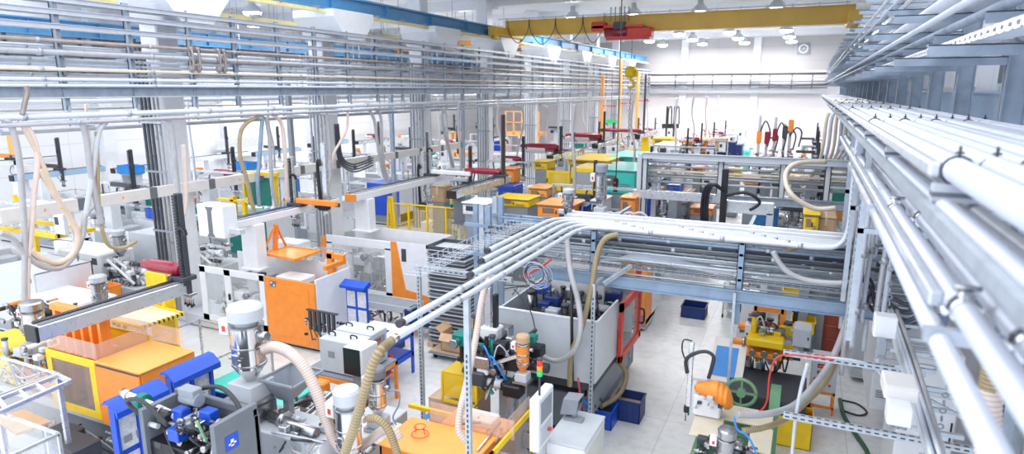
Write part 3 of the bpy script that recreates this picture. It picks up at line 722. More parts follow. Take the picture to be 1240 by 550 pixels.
# ---- vertical drops at the right end of both racks
for i in range(9):
    x = .70 + .11*(i % 5); y = 9.3 + .5*(i//5) + .28*(i % 3)
    b = MB('pipewhite' if i % 3 else 'pipegrey'); b.tube([(x, y, 5.42), (x, y, 4.4), (x-.02, y, 3.4), (x-.02, y, 2.2 + .3*(i % 4))], .034, 9)
    for z in (3.0, 3.8, 4.6): b.cyl((x, y, z), (x, y, z+.09), .045, n=9, m='pipegrey')
    solo('drop_pipe', 'vertical white drop pipe below the right pipe bed, %s of the cluster' % ORD[i], 'pipe', b)
for i in range(3):
    y = 8.2+i*1.6
    b = MB('galv'); b.box(.60, .66, y-.03, y+.03, 3.1, 5.42).box(.60, 2.5, y-.03, y+.03, 4.4, 4.46).slots((.598, y, 3.2), (.598, y, 5.3), .02, .08, face='x')
    solo('strut_hanger', 'slotted strut hanger under the right pipe bed, %s from the camera' % ORD[i], 'hanger', b)
# bending white pipes at the right end of the far rack
for i in range(6):
    yt = 17.4+.3*i; xr = .35+.12*i
    b = MB('pipewhite' if i % 2 else 'pipecream'); b.tube([(-.1-.1*i, yt+3, 3.3), (.05, yt+1.5, 3.6), (xr-.05, yt+.3, 4.3), (xr, yt, 5.3), (xr+.05, yt, 5.45)], .04, 8)
    solo('feed_hose', 'pale feed hose fanning down beyond the farther aisle rack, %s of six' % ORD[i], 'hose', b)

# more conduits through the side bay
for k, (x, z, r, m, lab) in enumerate([(-17.5, 5.7, .06, 'pipewhite', 'white conduit over the side bay machines nearest the columns'), (-18.6, 5.95, .05, 'pipegrey', 'grey conduit over the side bay machines beside the white one'), (-23.2, 5.6, .06, 'pipewhite', 'white conduit along the middle of the side bay'), (-23.6, 5.35, .05, 'pipegrey', 'grey conduit along the middle of the side bay'), (-15.6, 5.1, .05, 'pipegrey', 'grey conduit just behind the column line'), (-26.5, 5.9, .06, 'pipewhite', 'white conduit near the left wall machines')]):
    R = T('conduit', lab, 'conduit', (x, 30, z)); part(R, 'tube', MB(m).cyl((x, 8, z), (x, 57, z), r, n=8))
    for q in range(14): part(R, 'hanger', MB('grey').cyl((x, 19+q*2.8, z), (x, 19+q*2.8, ZC), .012, n=4))
# ================================================================ KIT
def hose(name, label, pts, r, m='hosegrey', rib=0.0, step=.05, n=8, group=None, seg=7):
    return solo(name, label, 'hose', MB(m).tube(pts, r, n, rib=rib, ribstep=step, seg=seg), group)
def loader(x, y, z, label, r=.16, h=.9, motor='grey', base=True, cat='material hopper', body='chrome', group=None, elbow=None, name='vacuum_hopper'):
    R = T(name, label, cat, (x, y, z), group); k = h
    b = MB(body); b.lathe((x, y, z), [(r*.35, .18*k), (r*.4, .2*k), (r*.98, .34*k), (r, .36*k), (r, .78*k)], 20)
    for q in (.36, .55, .77): b.lathe((x, y, z), [(r*1.0, q*k), (r*1.07, q*k+.006), (r*1.07, q*k+.03), (r*1.0, q*k+.036)], 20, m='steel')
    part(R, 'body', b)
    b = MB(motor); b.lathe((x, y, z), [(r*.7, .78*k), (r*.72, .84*k), (r*1.08, .85*k), (r*1.1, .97*k), (r*.95, 1.0*k), (r*.3, 1.01*k)], 20); part(R, 'motor_cap', b)
    b = MB('steel'); b.cyl((x+r*.9, y, z+.7*k), (x+r*1.7, y, z+.7*k), r*.28, n=10); b.cyl((x-r*.9, y-.02, z+.5*k), (x-r*1.3, y-.02, z+.5*k), r*.15, n=8); part(R, 'inlet', b)
    b = MB('steel'); b.box(x-r*.28, x+r*.28, y-r*1.15, y-r*.98, z+.42*k, z+.52*k, c=.01); b.cyl((x-r*.5, y-r*1.1, z+.47*k), (x+r*.5, y-r*1.1, z+.47*k), .01, n=6); part(R, 'latch', b)
    if base:
        b = MB('lightgrey'); b.box(x-r*1.0, x+r*1.0, y-r*1.0, y+r*1.0, z, z+.18*k, c=.01); b.box(x-r*1.25, x+r*1.25, y-r*1.25, y+r*1.25, z-.03, z+.01, 'steel'); part(R, 'base_block', b)
    b = MB('white'); b.box(x-r*1.9, x-r*1.05, y-r*.5, y+r*.5, z+.66*k, z+.82*k, c=.01); b.box(x-r*1.6, x-r*1.3, y-r*.52, y-r*.49, z+.7*k, z+.76*k, 'red'); part(R, 'control_box', b)
    return R
def fittings(root, x0, x1, y0, y1, z0, z1, n, seed, pal=('white', 'steel', 'darkgrey', 'alu', 'lightgrey'), hoses=4, hm=('rubber', 'hosegrey', 'pipewhite')):
    R = random.Random(seed); b = MB('steel'); dx, dy, dz = x1-x0, y1-y0, z1-z0; s = min(dx, dz, dy*1.5)
    for i in range(n):
        m = R.choice(pal); cx, cy, cz = x0+R.random()*dx, y0+R.random()*dy, z0+R.random()*dz*.8; q = s*(.10+.2*R.random())
        t = R.random()
        if t < .35: b.box(cx-q*.6, cx+q*.6, cy-q*.5, cy+q*.5, cz-q*.4, cz+q*.4, m, q*.08)
        elif t < .6: b.cyl((cx-q, cy, cz), (cx+q, cy, cz), q*.3, n=10, m=m); b.cyl((cx-q*.3, cy, cz), (cx-q*.1, cy, cz), q*.45, n=10, m='steel')
        elif t < .8: b.cyl((cx, cy, cz-q), (cx, cy, cz+q), q*.28, n=10, m=m); b.cyl((cx, cy, cz+q), (cx, cy, cz+q*1.2), q*.38, n=8, m='darkgrey')
        else: b.cyl((cx, cy-q, cz), (cx, cy+q, cz), q*.22, n=8, m=m); b.cyl((cx, cy-q*1.1, cz), (cx, cy-q*.8, cz), q*.34, n=6, m='steel')
    part(root, 'machine_fittings', b)
    for i in range(hoses):
        a = (x0+R.random()*dx, y0+R.random()*dy*.6, z0+R.random()*dz*.5); c = (x0+R.random()*dx, y0+R.random()*dy*.6, z0+R.random()*dz*.5)
        mid = ((a[0]+c[0])/2, y0-.05, max(a[2], c[2]) + dz*(.15+.5*R.random())) if i % 2 else ((a[0]+c[0])/2, y0-.04, min(a[2], c[2])-dz*.25)
        part(root, 'hydraulic_hose', MB(R.choice(hm)).tube([a, mid, c], .010+.008*R.random(), 6))
def stacklight(x, y, z, label, h=.5, s=1.0):
    R = T('stack_light', label, 'signal light', (x, y, z))
    part(R, 'pole', MB('darkgrey').cyl((x, y, z), (x, y, z+h), .014*s, n=6))
    for i, m in enumerate(('greenlamp', 'amberlamp', 'redlamp')):
        part(R, 'lamp_segment', MB(m).cyl((x, y, z+h+.07*s*i), (x, y, z+h+.07*s*(i+1)-.008), .035*s, n=10))
    part(R, 'cap', MB('darkgrey').cyl((x, y, z+h+.21*s), (x, y, z+h+.23*s), .036*s, n=10))
    return R
def robot(x, y0, y1, z, label, carr=.6, cm='crimson', beam='alu', ped=None, w=.2, h=.2, arm=(1.0, .8), side=-1, nose=False, stripe='black', endcap='black', pedm='white', arml=.8, grip=True, armdark=True, cr=1.0):
    R = T('linear_robot', label, 'robot', (x, (y0+y1)/2, z))
    b = MB(beam); b.box(x-w/2, x+w/2, y0, y1, z, z+h, c=.012); part(R, 'beam', b)
    b = MB(stripe); b.box(x-w*.38, x-w*.16, y0+.05, y1-.05, z+h, z+h+.02); b.box(x+w*.1, x+w*.4, y0+.05, y1-.05, z+h, z+h+.012, m='midgrey'); part(R, 'rack_rail', b)
    b = MB('rubber'); 
    n = int((y1-y0)*carr/.06)
    for i in range(n): b.box(x-w*.7, x-w*.45, y0+.06*i+.1, y0+.06*i+.145, z+h*.75, z+h*.75+.06)
    if n: part(R, 'cable_chain', b)
    part(R, 'end_cap', MB(endcap).box(x-w/2-.005, x+w/2+.005, y0-.04, y0+.01, z-.005, z+h+.005, c=.01))
    if ped:
        py, pz = ped; part(R, 'pedestal', MB(pedm).box(x-w*.7, x+w*.7, py-.16, py+.16, pz, z, c=.015).box(x-w*.9, x+w*.9, py-.22, py+.22, pz, pz+.03))
    cy = y0+(y1-y0)*carr; zt = z+h
    b = MB(cm); L = arml; s = side
    xa, xb = sorted((x, x+s*L))
    if cm == 'crimson':
        prof = [(.02, 0), (.07, .02), (.10, .10), (.105, .2), (.10, L*.75), (.06, L)]
        b.lathe((x, cy, zt+.16*cr), [(r_*cr, s*h_) for r_, h_ in prof], 16, axis='x')
        if nose:
            b.lathe((x, cy, zt+.16), [(.108*cr, s*L*.33), (.112*cr, s*L*.34), (.112*cr, s*L*.9), (.06*cr, s*L*1.02)], 16, m='offwhite', axis='x')
    else:
        b.box(xa, xb, cy-.07, cy+.07, zt+.08, zt+.22, c=.02)
    part(R, 'carriage_cover', b)
    part(R, 'carriage', MB('darkgrey').box(x-w*.7, x+w*.7, cy-.14, cy+.14, zt+.012, zt+.09, c=.01).box(xa+.05, xb, cy+.08, cy+.13, zt+.05, zt+.15).cyl((x-w*.5, cy-.16, zt+.05), (x-w*.5, cy-.1, zt+.05), .05, n=10))
    # vertical arm with chain
    up, dn = arm; ax = x - s*.12 if False else x + (-s)*.1
    b = MB('darkgrey' if armdark else 'alu'); b.box(ax-.05, ax+.05, cy-.05, cy+.05, zt-dn, zt+up, c=.008); part(R, 'vertical_arm', b)
    b = MB('rubber' if armdark else 'black')
    k = int((up+dn*.3)/.05)
    for i in range(k): b.box(ax-.04, ax+.04, cy-.095, cy-.06, zt-dn*.3+.05*i, zt-dn*.3+.05*i+.038)
    for i in range(7):
        a = pi*i/6; b.box(ax+.09-.09*cos(a)-.02, ax+.09-.09*cos(a)+.02, cy-.1, cy-.05, zt+up*.55+.09*sin(a), zt+up*.55+.09*sin(a)+.05)
    part(R, 'chain_guide', b)
    if grip:
        b = MB('steel'); b.box(ax-.12, ax+.12, cy-.08, cy+.08, zt-dn-.05, zt-dn, c=.01)
        for i in range(5): b.cyl((ax-.1+.05*i, cy, zt-dn-.2-.03*(i % 2)), (ax-.1+.05*i, cy, zt-dn-.05), .012, n=6); b.cyl((ax-.1+.05*i, cy, zt-dn-.23-.03*(i % 2)), (ax-.1+.05*i, cy, zt-dn-.2-.03*(i % 2)), .022, n=8, m='black')
        part(R, 'gripper', b)
        part(R, 'gripper_hose', MB('rubber').tube([(ax, cy-.05, zt-.1), (ax-.16, cy-.1, zt-dn*.6), (ax-.05, cy-.05, zt-dn)], .012, 6))
    return R
def cage(x0, x1, y0, y1, z0, z1, label, m='alu', glass='glass', t=.035, top=False, name='machine_guard', cat='guard', doors=2, sides='fblr'):
    R = T(name, label, cat, ((x0+x1)/2, (y0+y1)/2, z0)); b = MB(m)
    for x in (x0, x1):
        for y in (y0, y1): b.box(x-t/2, x+t/2, y-t/2, y+t/2, z0, z1)
    for z in (z0+.03, z1):
        for y in (y0, y1): b.box(x0, x1, y-t/2, y+t/2, z-t/2, z+t/2)
        for x in (x0, x1): b.box(x-t/2, x+t/2, y0, y1, z-t/2, z+t/2)
    for i in range(1, doors): x = x0+(x1-x0)*i/doors; b.box(x-t/2, x+t/2, y0-t/2, y0+t/2, z0, z1)
    part(R, 'frame', b); g = .003
    if glass:
        if 'f' in sides: part(R, 'pane', MB(glass).box(x0+t, x1-t, y0-g, y0+g, z0+.05, z1-t))
        if 'b' in sides: part(R, 'pane', MB(glass).box(x0+t, x1-t, y1-g, y1+g, z0+.05, z1-t))
        if 'r' in sides: part(R, 'pane', MB(glass).box(x1-g, x1+g, y0+t, y1-t, z0+.05, z1-t))
        if 'l' in sides: part(R, 'pane', MB(glass).box(x0-g, x0+g, y0+t, y1-t, z0+.05, z1-t))
    return R
def bin_(x, y, z, dx, dy, h, label, m='binblue', cat='bin', name='storage_bin', group=None, stuffm=None):
    b = MB(m); t = .012; f = .9
    for (a0, a1, c0, c1) in ((x-dx/2, x+dx/2, y-dy/2, y-dy/2+t), (x-dx/2, x+dx/2, y+dy/2-t, y+dy/2), (x-dx/2, x-dx/2+t, y-dy/2, y+dy/2), (x+dx/2-t, x+dx/2, y-dy/2, y+dy/2)): b.box(a0, a1, c0, c1, z, z+h)
    b.box(x-dx/2, x+dx/2, y-dy/2, y+dy/2, z, z+t)
    e = .015
    b.box(x-dx/2-e, x+dx/2+e, y-dy/2-e, y-dy/2, z+h-.03, z+h).box(x-dx/2-e, x+dx/2+e, y+dy/2, y+dy/2+e, z+h-.03, z+h).box(x-dx/2-e, x-dx/2, y-dy/2, y+dy/2, z+h-.03, z+h).box(x+dx/2, x+dx/2+e, y-dy/2, y+dy/2, z+h-.03, z+h)
    for i in range(1, 4): b.box(x-dx/2+dx*i/4-.006, x-dx/2+dx*i/4+.006, y-dy/2-.01, y-dy/2, z+.02, z+h-.03)
    if stuffm: b.box(x-dx/2+t, x+dx/2-t, y-dy/2+t, y+dy/2-t, z+h*.5, z+h*.6, stuffm)
    return solo(name, label, cat, b, group)
def tote_stack(x, y, z, dx, dy, n, label, m='binblue', h=.16):
    for i in range(n): bin_(x, y, z+i*h, dx, dy, h*.97, label + (', ' + ('topmost' if i == n-1 else ('bottom' if i == 0 else ORD[i]+' from the bottom')) + ' of its stack'), m, 'crate', 'plastic_crate')
def fence(x0, x1, y, z0, z1, label, m='yellow', mesh=True, axis='x', n=3):
    R = T('safety_fence', label, 'fence', ((x0+x1)/2 if axis == 'x' else y, y if axis == 'x' else (x0+x1)/2, z0))
    def bx(b, a0, a1, t0, t1, c0, c1, mm=None):
        if axis == 'x': b.box(a0, a1, y+t0, y+t1, c0, c1, mm)
        else: b.box(y+t0, y+t1, a0, a1, c0, c1, mm)
    b = MB(m)
    for i in range(n+1): a = x0+(x1-x0)*i/n; bx(b, a-.025, a+.025, -.025, .025, z0, z1)
    bx(b, x0, x1, -.02, .02, z1-.04, z1); bx(b, x0, x1, -.02, .02, z0+.08, z0+.12)
    part(R, 'frame', b)
    if mesh:
        b = MB(m); a = x0
        while a < x1: bx(b, a, a+.006, -.004, .004, z0+.1, z1); a += .06
        c = z0+.1
        while c < z1: bx(b, x0, x1, -.004, .004, c, c+.006); c += .06
        part(R, 'mesh', b)
    return R
def cabinet(x0, x1, y0, y1, z0, z1, label, m='lightgrey', screen=True, face='f', name='control_cabinet', cat='cabinet', vents=True):
    R = T(name, label, cat, ((x0+x1)/2, (y0+y1)/2, z0)); b = MB(m); b.box(x0, x1, y0, y1, z0, z1, c=.012); part(R, 'body', b)
    H_ = z1-z0
    if face == 'f':
        part(R, 'door', MB(m).box(x0+.02, x1-.02, y0-.012, y0, z0+.04*H_, z1-.04*H_, c=.004))
        part(R, 'handle', MB('black').box(x1-.06, x1-.04, y0-.03, y0-.012, z0+.45*H_, z0+.6*H_))
        if screen: part(R, 'display', MB('screen').box(x0+.2*(x1-x0), x0+.75*(x1-x0), y0-.018, y0-.012, z0+.62*H_, z0+.86*H_))
        if vents:
            b = MB('darkgrey')
            for i in range(5): b.box(x0+.2*(x1-x0), x0+.7*(x1-x0), y0-.016, y0-.012, z0+.1*H_+i*.03, z0+.1*H_+i*.03+.012)
            part(R, 'vent', b)
    else:
        part(R, 'door', MB(m).box(x1, x1+.012, y0+.02, y1-.02, z0+.04*H_, z1-.04*H_, c=.004))
        part(R, 'handle', MB('black').box(x1+.012, x1+.03, y0+.04, y0+.06, z0+.45*H_, z0+.6*H_))
        if screen: part(R, 'display', MB('screen').box(x1+.012, x1+.018, y0+.2*(y1-y0), y0+.75*(y1-y0), z0+.62*H_, z0+.86*H_))
        if vents:
            b = MB('darkgrey')
            for i in range(5): b.box(x1+.012, x1+.016, y0+.2*(y1-y0), y0+.7*(y1-y0), z0+.1*H_+i*.03, z0+.1*H_+i*.03+.012)
            part(R, 'vent', b)
    return R
def clampunit(R, x0, x1, y0, y1, z0, z1, seed, pm='lightgrey'):
    """platens, tie bars and mould seen through the guard window"""
    L = x1-x0
    b = MB(pm)
    for f in (.05, .45, .85): b.box(x0+L*f, x0+L*f+.12*L, y0+.1, y1-.1, z0, z1, c=.02)
    part(R, 'platen', b)
    b = MB('chrome')
    for y in (y0+.2, y1-.2):
        for z in (z0+.15*(z1-z0), z0+.8*(z1-z0)): b.cyl((x0, y, z), (x1, y, z), .035, n=10)
    part(R, 'tie_bar', b)
    part(R, 'mould', MB('steel').box(x0+L*.57, x0+L*.85, y0+.2, y1-.2, z0+.2*(z1-z0), z0+.75*(z1-z0), c=.01).box(x0+L*.7, x0+L*.715, y0+.19, y1-.19, z0+.2*(z1-z0), z0+.76*(z1-z0), 'darkgrey'))
def winpanel(R, x0, x1, y, z0, z1, m, glass, fw=.10, name='door', handle=True):
    b = MB(m); b.box(x0, x1, y-.03, y, z0, z0+fw, c=.006).box(x0, x1, y-.03, y, z1-fw, z1, c=.006).box(x0, x0+fw, y-.03, y, z0+fw, z1-fw).box(x1-fw, x1, y-.03, y, z0+fw, z1-fw)
    d = part(R, name, b)
    q = part(d, 'window', MB(glass).box(x0+fw, x1-fw, y-.018, y-.010, z0+fw, z1-fw))
    if handle: part(d, 'handle', MB('black').box(x0+.03, x0+.05, y-.07, y-.03, (z0+z1)/2-.08, (z0+z1)/2+.08, c=.004))
    return d
def injunit(R, x0, x1, y0, y1, z, seed, m='white'):
    """injection barrel, drive housing and base rails on the left part of a machine"""
    L = x1-x0; yc = (y0+y1)/2
    part(R, 'drive_housing', MB(m).box(x0, x0+L*.45, yc-.28, yc+.28, z, z+.5, c=.03).box(x0+.04, x0+L*.4, yc-.285, yc-.28, z+.1, z+.12, 'grey').box(x0+L*.3, x0+L*.38, yc-.29, yc-.28, z+.32, z+.42, 'black'))
    b = MB('white'); b.lathe((x0+L*.45, yc, z+.22), [(.16, 0), (.17, .06), (.11, .07), (.11, L*.16), (.15, L*.17), (.15, L*.22), (.08, L*.23), (.08, L*.48), (.03, L*.54)], 14, axis='x'); part(R, 'barrel', b)
    b = MB('steel')
    for dy in (-.2, .2): b.cyl((x0+L*.4, yc+dy, z+.12), (x1, yc+dy, z+.12), .025, n=8)
    part(R, 'guide_rod', b)
    fittings(R, x0+L*.4, x1-.05, yc-.3, yc+.3, z-.05, z+.35, 16, seed, ('white', 'white', 'steel', 'lightgrey', 'darkgrey'), 3)
SCH = {'orange': ('orange', 'orangelight', 'yellow', 'smoke'), 'whiteorange': ('white', 'orange', 'white', 'glass'), 'whiteblue': ('white', 'blue', 'white', 'glass'),
       'white': ('white', 'lightgrey', 'white', 'glass'), 'teal': ('teal', 'teal', 'yellow', 'glass'), 'green': ('green', 'cream', 'green', 'glass'), 'whiteteal': ('white', 'tealdark', 'white', 'glass'), 'yellow': ('cream', 'yellow', 'yellow', 'warmglass')}
def imm(x0, x1, y0, y1, h, label, scheme='whiteorange', seed=0, inj=True, ph=None, hop=None, hopm='grey', base='lightgrey'):
    """injection moulding machine, length along X, clamp end at x1"""
    A, B, D, G = SCH[scheme]; R = T('moulding_machine', label, 'machine', ((x0+x1)/2, (y0+y1)/2, 0)); L = x1-x0
    zb = .30*h; xc = x0+L*.45
    part(R, 'machine_base', MB(base).box(x0, x1, y0+.03, y1-.03, .05, zb, c=.02).box(x0+.1, x1-.1, y0+.06, y1-.06, 0, .05, 'black').box(xc, x1, y0+.02, y0+.03, .12, zb-.04, 'grey'))
    xd = xc+.5*(x1-xc); t = .03
    b = MB(A); b.box(xc, x1, y1-t, y1, zb, h).box(x1-t, x1, y0, y1, zb*.3, h).box(xc, xc+t, y0, y1, zb, h).box(xc, x1, y0+.01, y0+t, zb, zb+.08)
    part(R, 'guard_walls', b)
    winpanel(R, xc+.02, xd, y0, zb, h, D, G, .09*h/1.6)
    if B == 'orange':
        b = MB(A); b.box(xd+.01, x1, y0-.03, y0, zb*.4, h, c=.006); part(R, 'end_panel', b)
        part(R, 'colour_wedge', MB(B).prism([(xd+.01, zb*.4), (x1, zb*.4), (x1, zb*1.0), (xd+.28, zb*1.0), (xd+.14, h), (xd+.01, h)], y0-.036, y0-.03, 'y'), 'orange wedge-shaped panel')
    else:
        part(R, 'end_panel', MB(B).box(xd+.01, x1, y0-.03, y0, zb*.8, h, c=.006))
        part(R, 'top_cover', MB(B).box(xd+.01, x1, y0, y1, h-.03, h, c=.006))
    part(R, 'nameplate', MB('midgrey').box(x1-.25, x1-.12, y0-.04, y0-.036, h-.22, h-.12))
    clampunit(R, xc+.05, x1-.1, y0+.08, y1-.08, zb, h-.12, seed)
    if inj: injunit(R, x0+.05, xc, y0, y1, zb+.02, seed)
    fittings(R, x0+.1, xc, y0+.02, y1-.02, zb, zb+.25, 10, seed+5, hoses=4)
    fittings(R, x0+.2, xc, y0+.1, y1-.1, zb+.45, zb+.75, 12, seed+6, hoses=3)
    return R
# ================================================================ FRONT LEFT: YELLOW AND ORANGE MACHINE
R = T('moulding_machine', 'orange moulding machine with a yellow framed smoked window beside the blue document boards', 'machine', (-9.9, 6.2, 0))
part(R, 'machine_base', MB('lightgrey').box(-13.2, -8.7, 5.85, 6.7, .75, .92, c=.02).box(-13.0, -8.8, 5.95, 6.6, .05, .75, 'midgrey').box(-13.1, -8.8, 5.9, 6.65, 0, .06, 'black'))
winpanel(R, -10.83, -9.62, 5.72, .96, 1.95, 'yellow', 'smoke', .13, 'door')
part(R, 'end_panel', MB('orange').box(-9.6, -8.6, 5.68, 5.72, .93, 1.93, c=.01).box(-8.62, -8.58, 5.72, 6.62, .93, 1.93))
part(R, 'top_cover', MB('orangelight').box(-9.6, -8.56, 5.68, 6.62, 1.93, 1.965, c=.012).box(-9.55, -8.6, 5.665, 5.68, 1.90, 1.925, 'darkgrey'))
part(R, 'guard_wall', MB('yellow').box(-10.85, -9.6, 6.6, 6.64, .95, 2.05).box(-10.86, -10.82, 5.72, 6.62, .95, 1.95))
part(R, 'smoked_screen', MB('warmglass').box(-10.85, -9.62, 5.74, 5.75, 1.95, 2.22))
part(R, 'smoked_screen', MB('warmglass').box(-9.63, -9.62, 5.75, 6.6, 1.95, 2.2))
part(R, 'smoked_screen', MB('warmglass').box(-10.6, -8.8, 6.6, 6.61, 2.0, 2.28))
clampunit(R, -10.75, -9.7, 5.8, 6.55, .98, 1.85, 3, 'orange')
part(R, 'injection_base', MB('orange').box(-12.6, -10.9, 5.9, 6.5, .95, 1.3, c=.03).box(-12.2, -11.3, 6.0, 6.4, 1.3, 1.55, 'orangelight', .03))
part(R, 'injection_cover', MB('yellow').box(-13.2, -12.1, 5.8, 6.5, 1.0, 1.65, c=.03))
fittings(R, -12.2, -10.9, 5.75, 6.5, 1.25, 1.9, 40, 11, hoses=6)
fittings(R, -10.9, -8.7, 5.6, 5.8, .3, .85, 26, 12, ('midgrey', 'steel', 'darkgrey', 'black', 'lightgrey'), 6)
part(R, 'ribbed_plate', MB('orange').box(-10.9, -9.72, 6.02, 6.08, 1.6, 2.58))
b = MB('orange')
for i in range(6): b.box(-10.9+.22*i, -10.83+.22*i, 5.92, 6.02, 1.6, 2.55)
b.box(-10.93, -9.69, 5.90, 6.04, 2.53, 2.62); part(R, 'rib', b)
loader(-11.9, 6.15, 1.55, 'chrome hopper on the injection unit of the yellow and orange machine', .17, .9, 'steel')
loader(-12.7, 5.6, 1.5, 'weathered steel hopper at the left edge beside chrome hopper', .15, 1.0, 'lightgrey', body='steel')
robot(-9.45, 4.85, 7.3, 2.62, 'silver gantry robot beam with crimson cover above the yellow and orange machine', carr=.97, w=.26, h=.22, arm=(1.5, .2), arml=.95, grip=True, cr=1.15)
R = T('light_barrier_tray', 'yellow square tray with black and yellow striped edge under the gantry beam', 'tray', (-9.2, 7.9, 1.9))
tz = 1.95
q0, q1, q2, q3 = PZ(125, 385, tz), PZ(172, 397, tz), PZ(222, 380, tz), PZ(178, 368, tz)
b = MB('yellow')
for a, c in ((q0, q1), (q1, q2), (q2, q3), (q3, q0)): b.rod(a, c, .05)
part(R, 'frame', b)
part(R, 'mesh_deck', MB('cream').add([q0, q1, q2, q3], [(0, 1, 2, 3)]))
b = MB('black')
for k in range(9):
    a = vadd(q1, vmul(vsub(q2, q1), (k+.3)/9)); c = vadd(q1, vmul(vsub(q2, q1), (k+.65)/9)); b.rod(a, c, .055)
part(R, 'stripe', b)
b = MB('yellow'); b.rod(vmul(vadd(q3, q2), .5), vadd(vmul(vadd(q3, q2), .5), (0, .1, .65)), .06).rod(q0, vadd(vmul(vadd(q3, q2), .5), (-.2, .1, .45)), .045).rod(q1, vadd(q1, (0, 0, -.6)), .03).box(q3[0]-.1, q3[0]+.6, q3[1]+.1, q3[1]+.16, 0, tz+.6)
part(R, 'bracket', b)
stacklight(PY(125, 400, 6.9)[0], 6.9, .9, 'small red and green signal light under the yellow tray', .9, 1.0)
# black pump housings below the yellow door
for x, y, z, s, lab in [(-9.35, 5.1, 1.0, .42, 'black box-shaped pump housing in front of the yellow door machine'), (-9.95, 5.3, .95, .36, 'small black slotted heatsink box left of the pump housing')]:
    R = T('pump_housing', lab, 'housing', (x, y, 0)); part(R, 'body', MB('darkgrey').box(x-s*.7, x+s*.7, y-s*.5, y+s*.5, z-.45, z, c=.02).box(x-s*.6, x+s*.6, y-s*.4, y+s*.4, 0, z-.45, 'black'))
    b = MB('grey')
    for i in range(6): b.box(x-s*.6+i*s*.2, x-s*.52+i*s*.2, y-s*.51, y-s*.5, z-.35, z-.08)
    part(R, 'vent', b)
# blue document boards
def docboard(y0, y1, z1, lab):
    R = T('document_board', lab, 'notice board', (-7.6, (y0+y1)/2, 0)); X = -7.6
    part(R, 'frame', MB('blue').box(X-.06, X, y0, y1, .25, z1).box(X, X+.05, y0, y0+.04, .25, z1).box(X, X+.05, y1-.04, y1, .25, z1).box(X, X+.05, (y0+y1)/2-.02, (y0+y1)/2+.02, .25, z1).box(X, X+.22, y0, y1, .6, .63, 'white').box(X-.2, X+.2, y0, y0+.05, 0, .25))
    part(R, 'hood', MB('blue').prism([(X-.14, z1+.02), (X-.05, z1+.10), (X+.04, z1+.09), (X+.17, z1-.02), (X+.17, z1-.10), (X+.145, z1-.09), (X+.13, z1-.03), (X+.03, z1+.05), (X-.05, z1+.05)], y0-.04, y1+.04, 'y'))
    for k, (a, c) in enumerate(((y0+.05, (y0+y1)/2-.03), ((y0+y1)/2+.03, y1-.05))):
        for r_, (c0, c1) in enumerate(((z1-.62, z1-.14), (z1-1.15, z1-.70))):
            b = MB('paper'); b.box(X+.004, X+.012, a, c, c0, c1)
            b.box(X+.012, X+.014, a+.05, c-.2, c1-.12, c1-.09, 'lightgrey').box(X+.012, X+.014, a+.05, a+.16, c0+.08, c0+.18, 'grey').box(X+.012, X+.014, a+.22, a+.33, c0+.08, c0+.18, 'grey').box(X+.012, X+.014, a+.05, c-.05, c1-.2, c1-.19, 'lightgrey')
            part(R, 'document_sheet', b)
    return R
docboard(4.62, 5.26, 2.13, 'blue hooded document board, nearer of the pair by the orange machine')
docboard(5.42, 6.10, 2.19, 'blue hooded document board, farther of the pair by the orange machine')
# teal topped table with blue bins
R = T('work_table', 'teal topped table behind the blue document boards', 'table', (-8.0, 7.3, 0))
part(R, 'table_top', MB('teal').box(-9.0, -7.2, 6.9, 7.7, 1.05, 1.09, c=.01)); b = MB('alu')
for x in (-8.95, -7.25):
    for y in (6.95, 7.65): part(R, 'leg', MB('alu').box(x-.025, x+.025, y-.025, y+.025, 0, 1.05))
bin_(-7.35, 6.45, .9, .5, .38, .42, 'dark blue bin beside the chrome hopper, front one'); bin_(-7.95, 6.45, .9, .5, .38, .42, 'dark blue bin behind the document boards')
R = T('bin_stand', 'low grey stand carrying two dark blue bins', 'stand', (-7.65, 6.45, 0)); part(R, 'top', MB('grey').box(-8.25, -7.05, 6.2, 6.7, .84, .89))
for x in (-8.2, -7.1):
    for y in (6.25, 6.65): part(R, 'leg', MB('grey').box(x-.02, x+.02, y-.02, y+.02, 0, .84))
# aluminium cages at the far left bottom
def P2(u, v, Z): return PZ(u, v, Z)
a = P2(0, 440, 1.75); 
cage(-11.9, -10.15, 4.6, 5.45, .05, 1.75, 'aluminium framed glass guard at the left edge below the gantry beam', doors=2)
cage(-9.3, -7.9, 3.5, 4.15, .05, 1.95, 'aluminium framed clear guard box in the bottom left corner', doors=2, top=True)
R = T('guard_table', 'pale wood board lying on the corner aluminium frame', 'board', (-9.3, 4.3, 1.6))
q = [P2(-8, 508, 1.65), P2(30, 498, 1.65), P2(63, 513, 1.65), P2(20, 528, 1.65)]
part(R, 'board', MB('card').add(q + [vadd(p, (0, 0, .03)) for p in q], [(3, 2, 1, 0), (4, 5, 6, 7), (0, 1, 5, 4), (1, 2, 6, 5), (2, 3, 7, 6), (3, 0, 4, 7)]))
part(R, 'support', MB('alu').box(q[0][0]+.1, q[0][0]+.14, q[0][1], q[0][1]+.04, 0, 1.65).box(q[2][0]-.14, q[2][0]-.1, q[2][1]-.04, q[2][1], 0, 1.65))
R = T('ladder_support', 'silver ladder-shaped aluminium frame sticking out over the wood board', 'frame', (-9.3, 4.6, 1.9))
z = 2.05; k = [P2(-10, 487, z), P2(70, 455, z), P2(85, 462, z), P2(-2, 500, z)]
b = MB('alu')
for a, c in ((k[0], k[1]), (k[3], k[2]), (k[1], k[2])): b.rod(a, c, .05)
for t_ in (.1, .4, .65): b.rod(vadd(k[0], vmul(vsub(k[1], k[0]), t_)), vadd(k[3], vmul(vsub(k[2], k[3]), t_)), .04)
b.box(k[1][0]-.03, k[1][0]+.03, k[1][1]-.03, k[1][1]+.03, 0, z+.03)
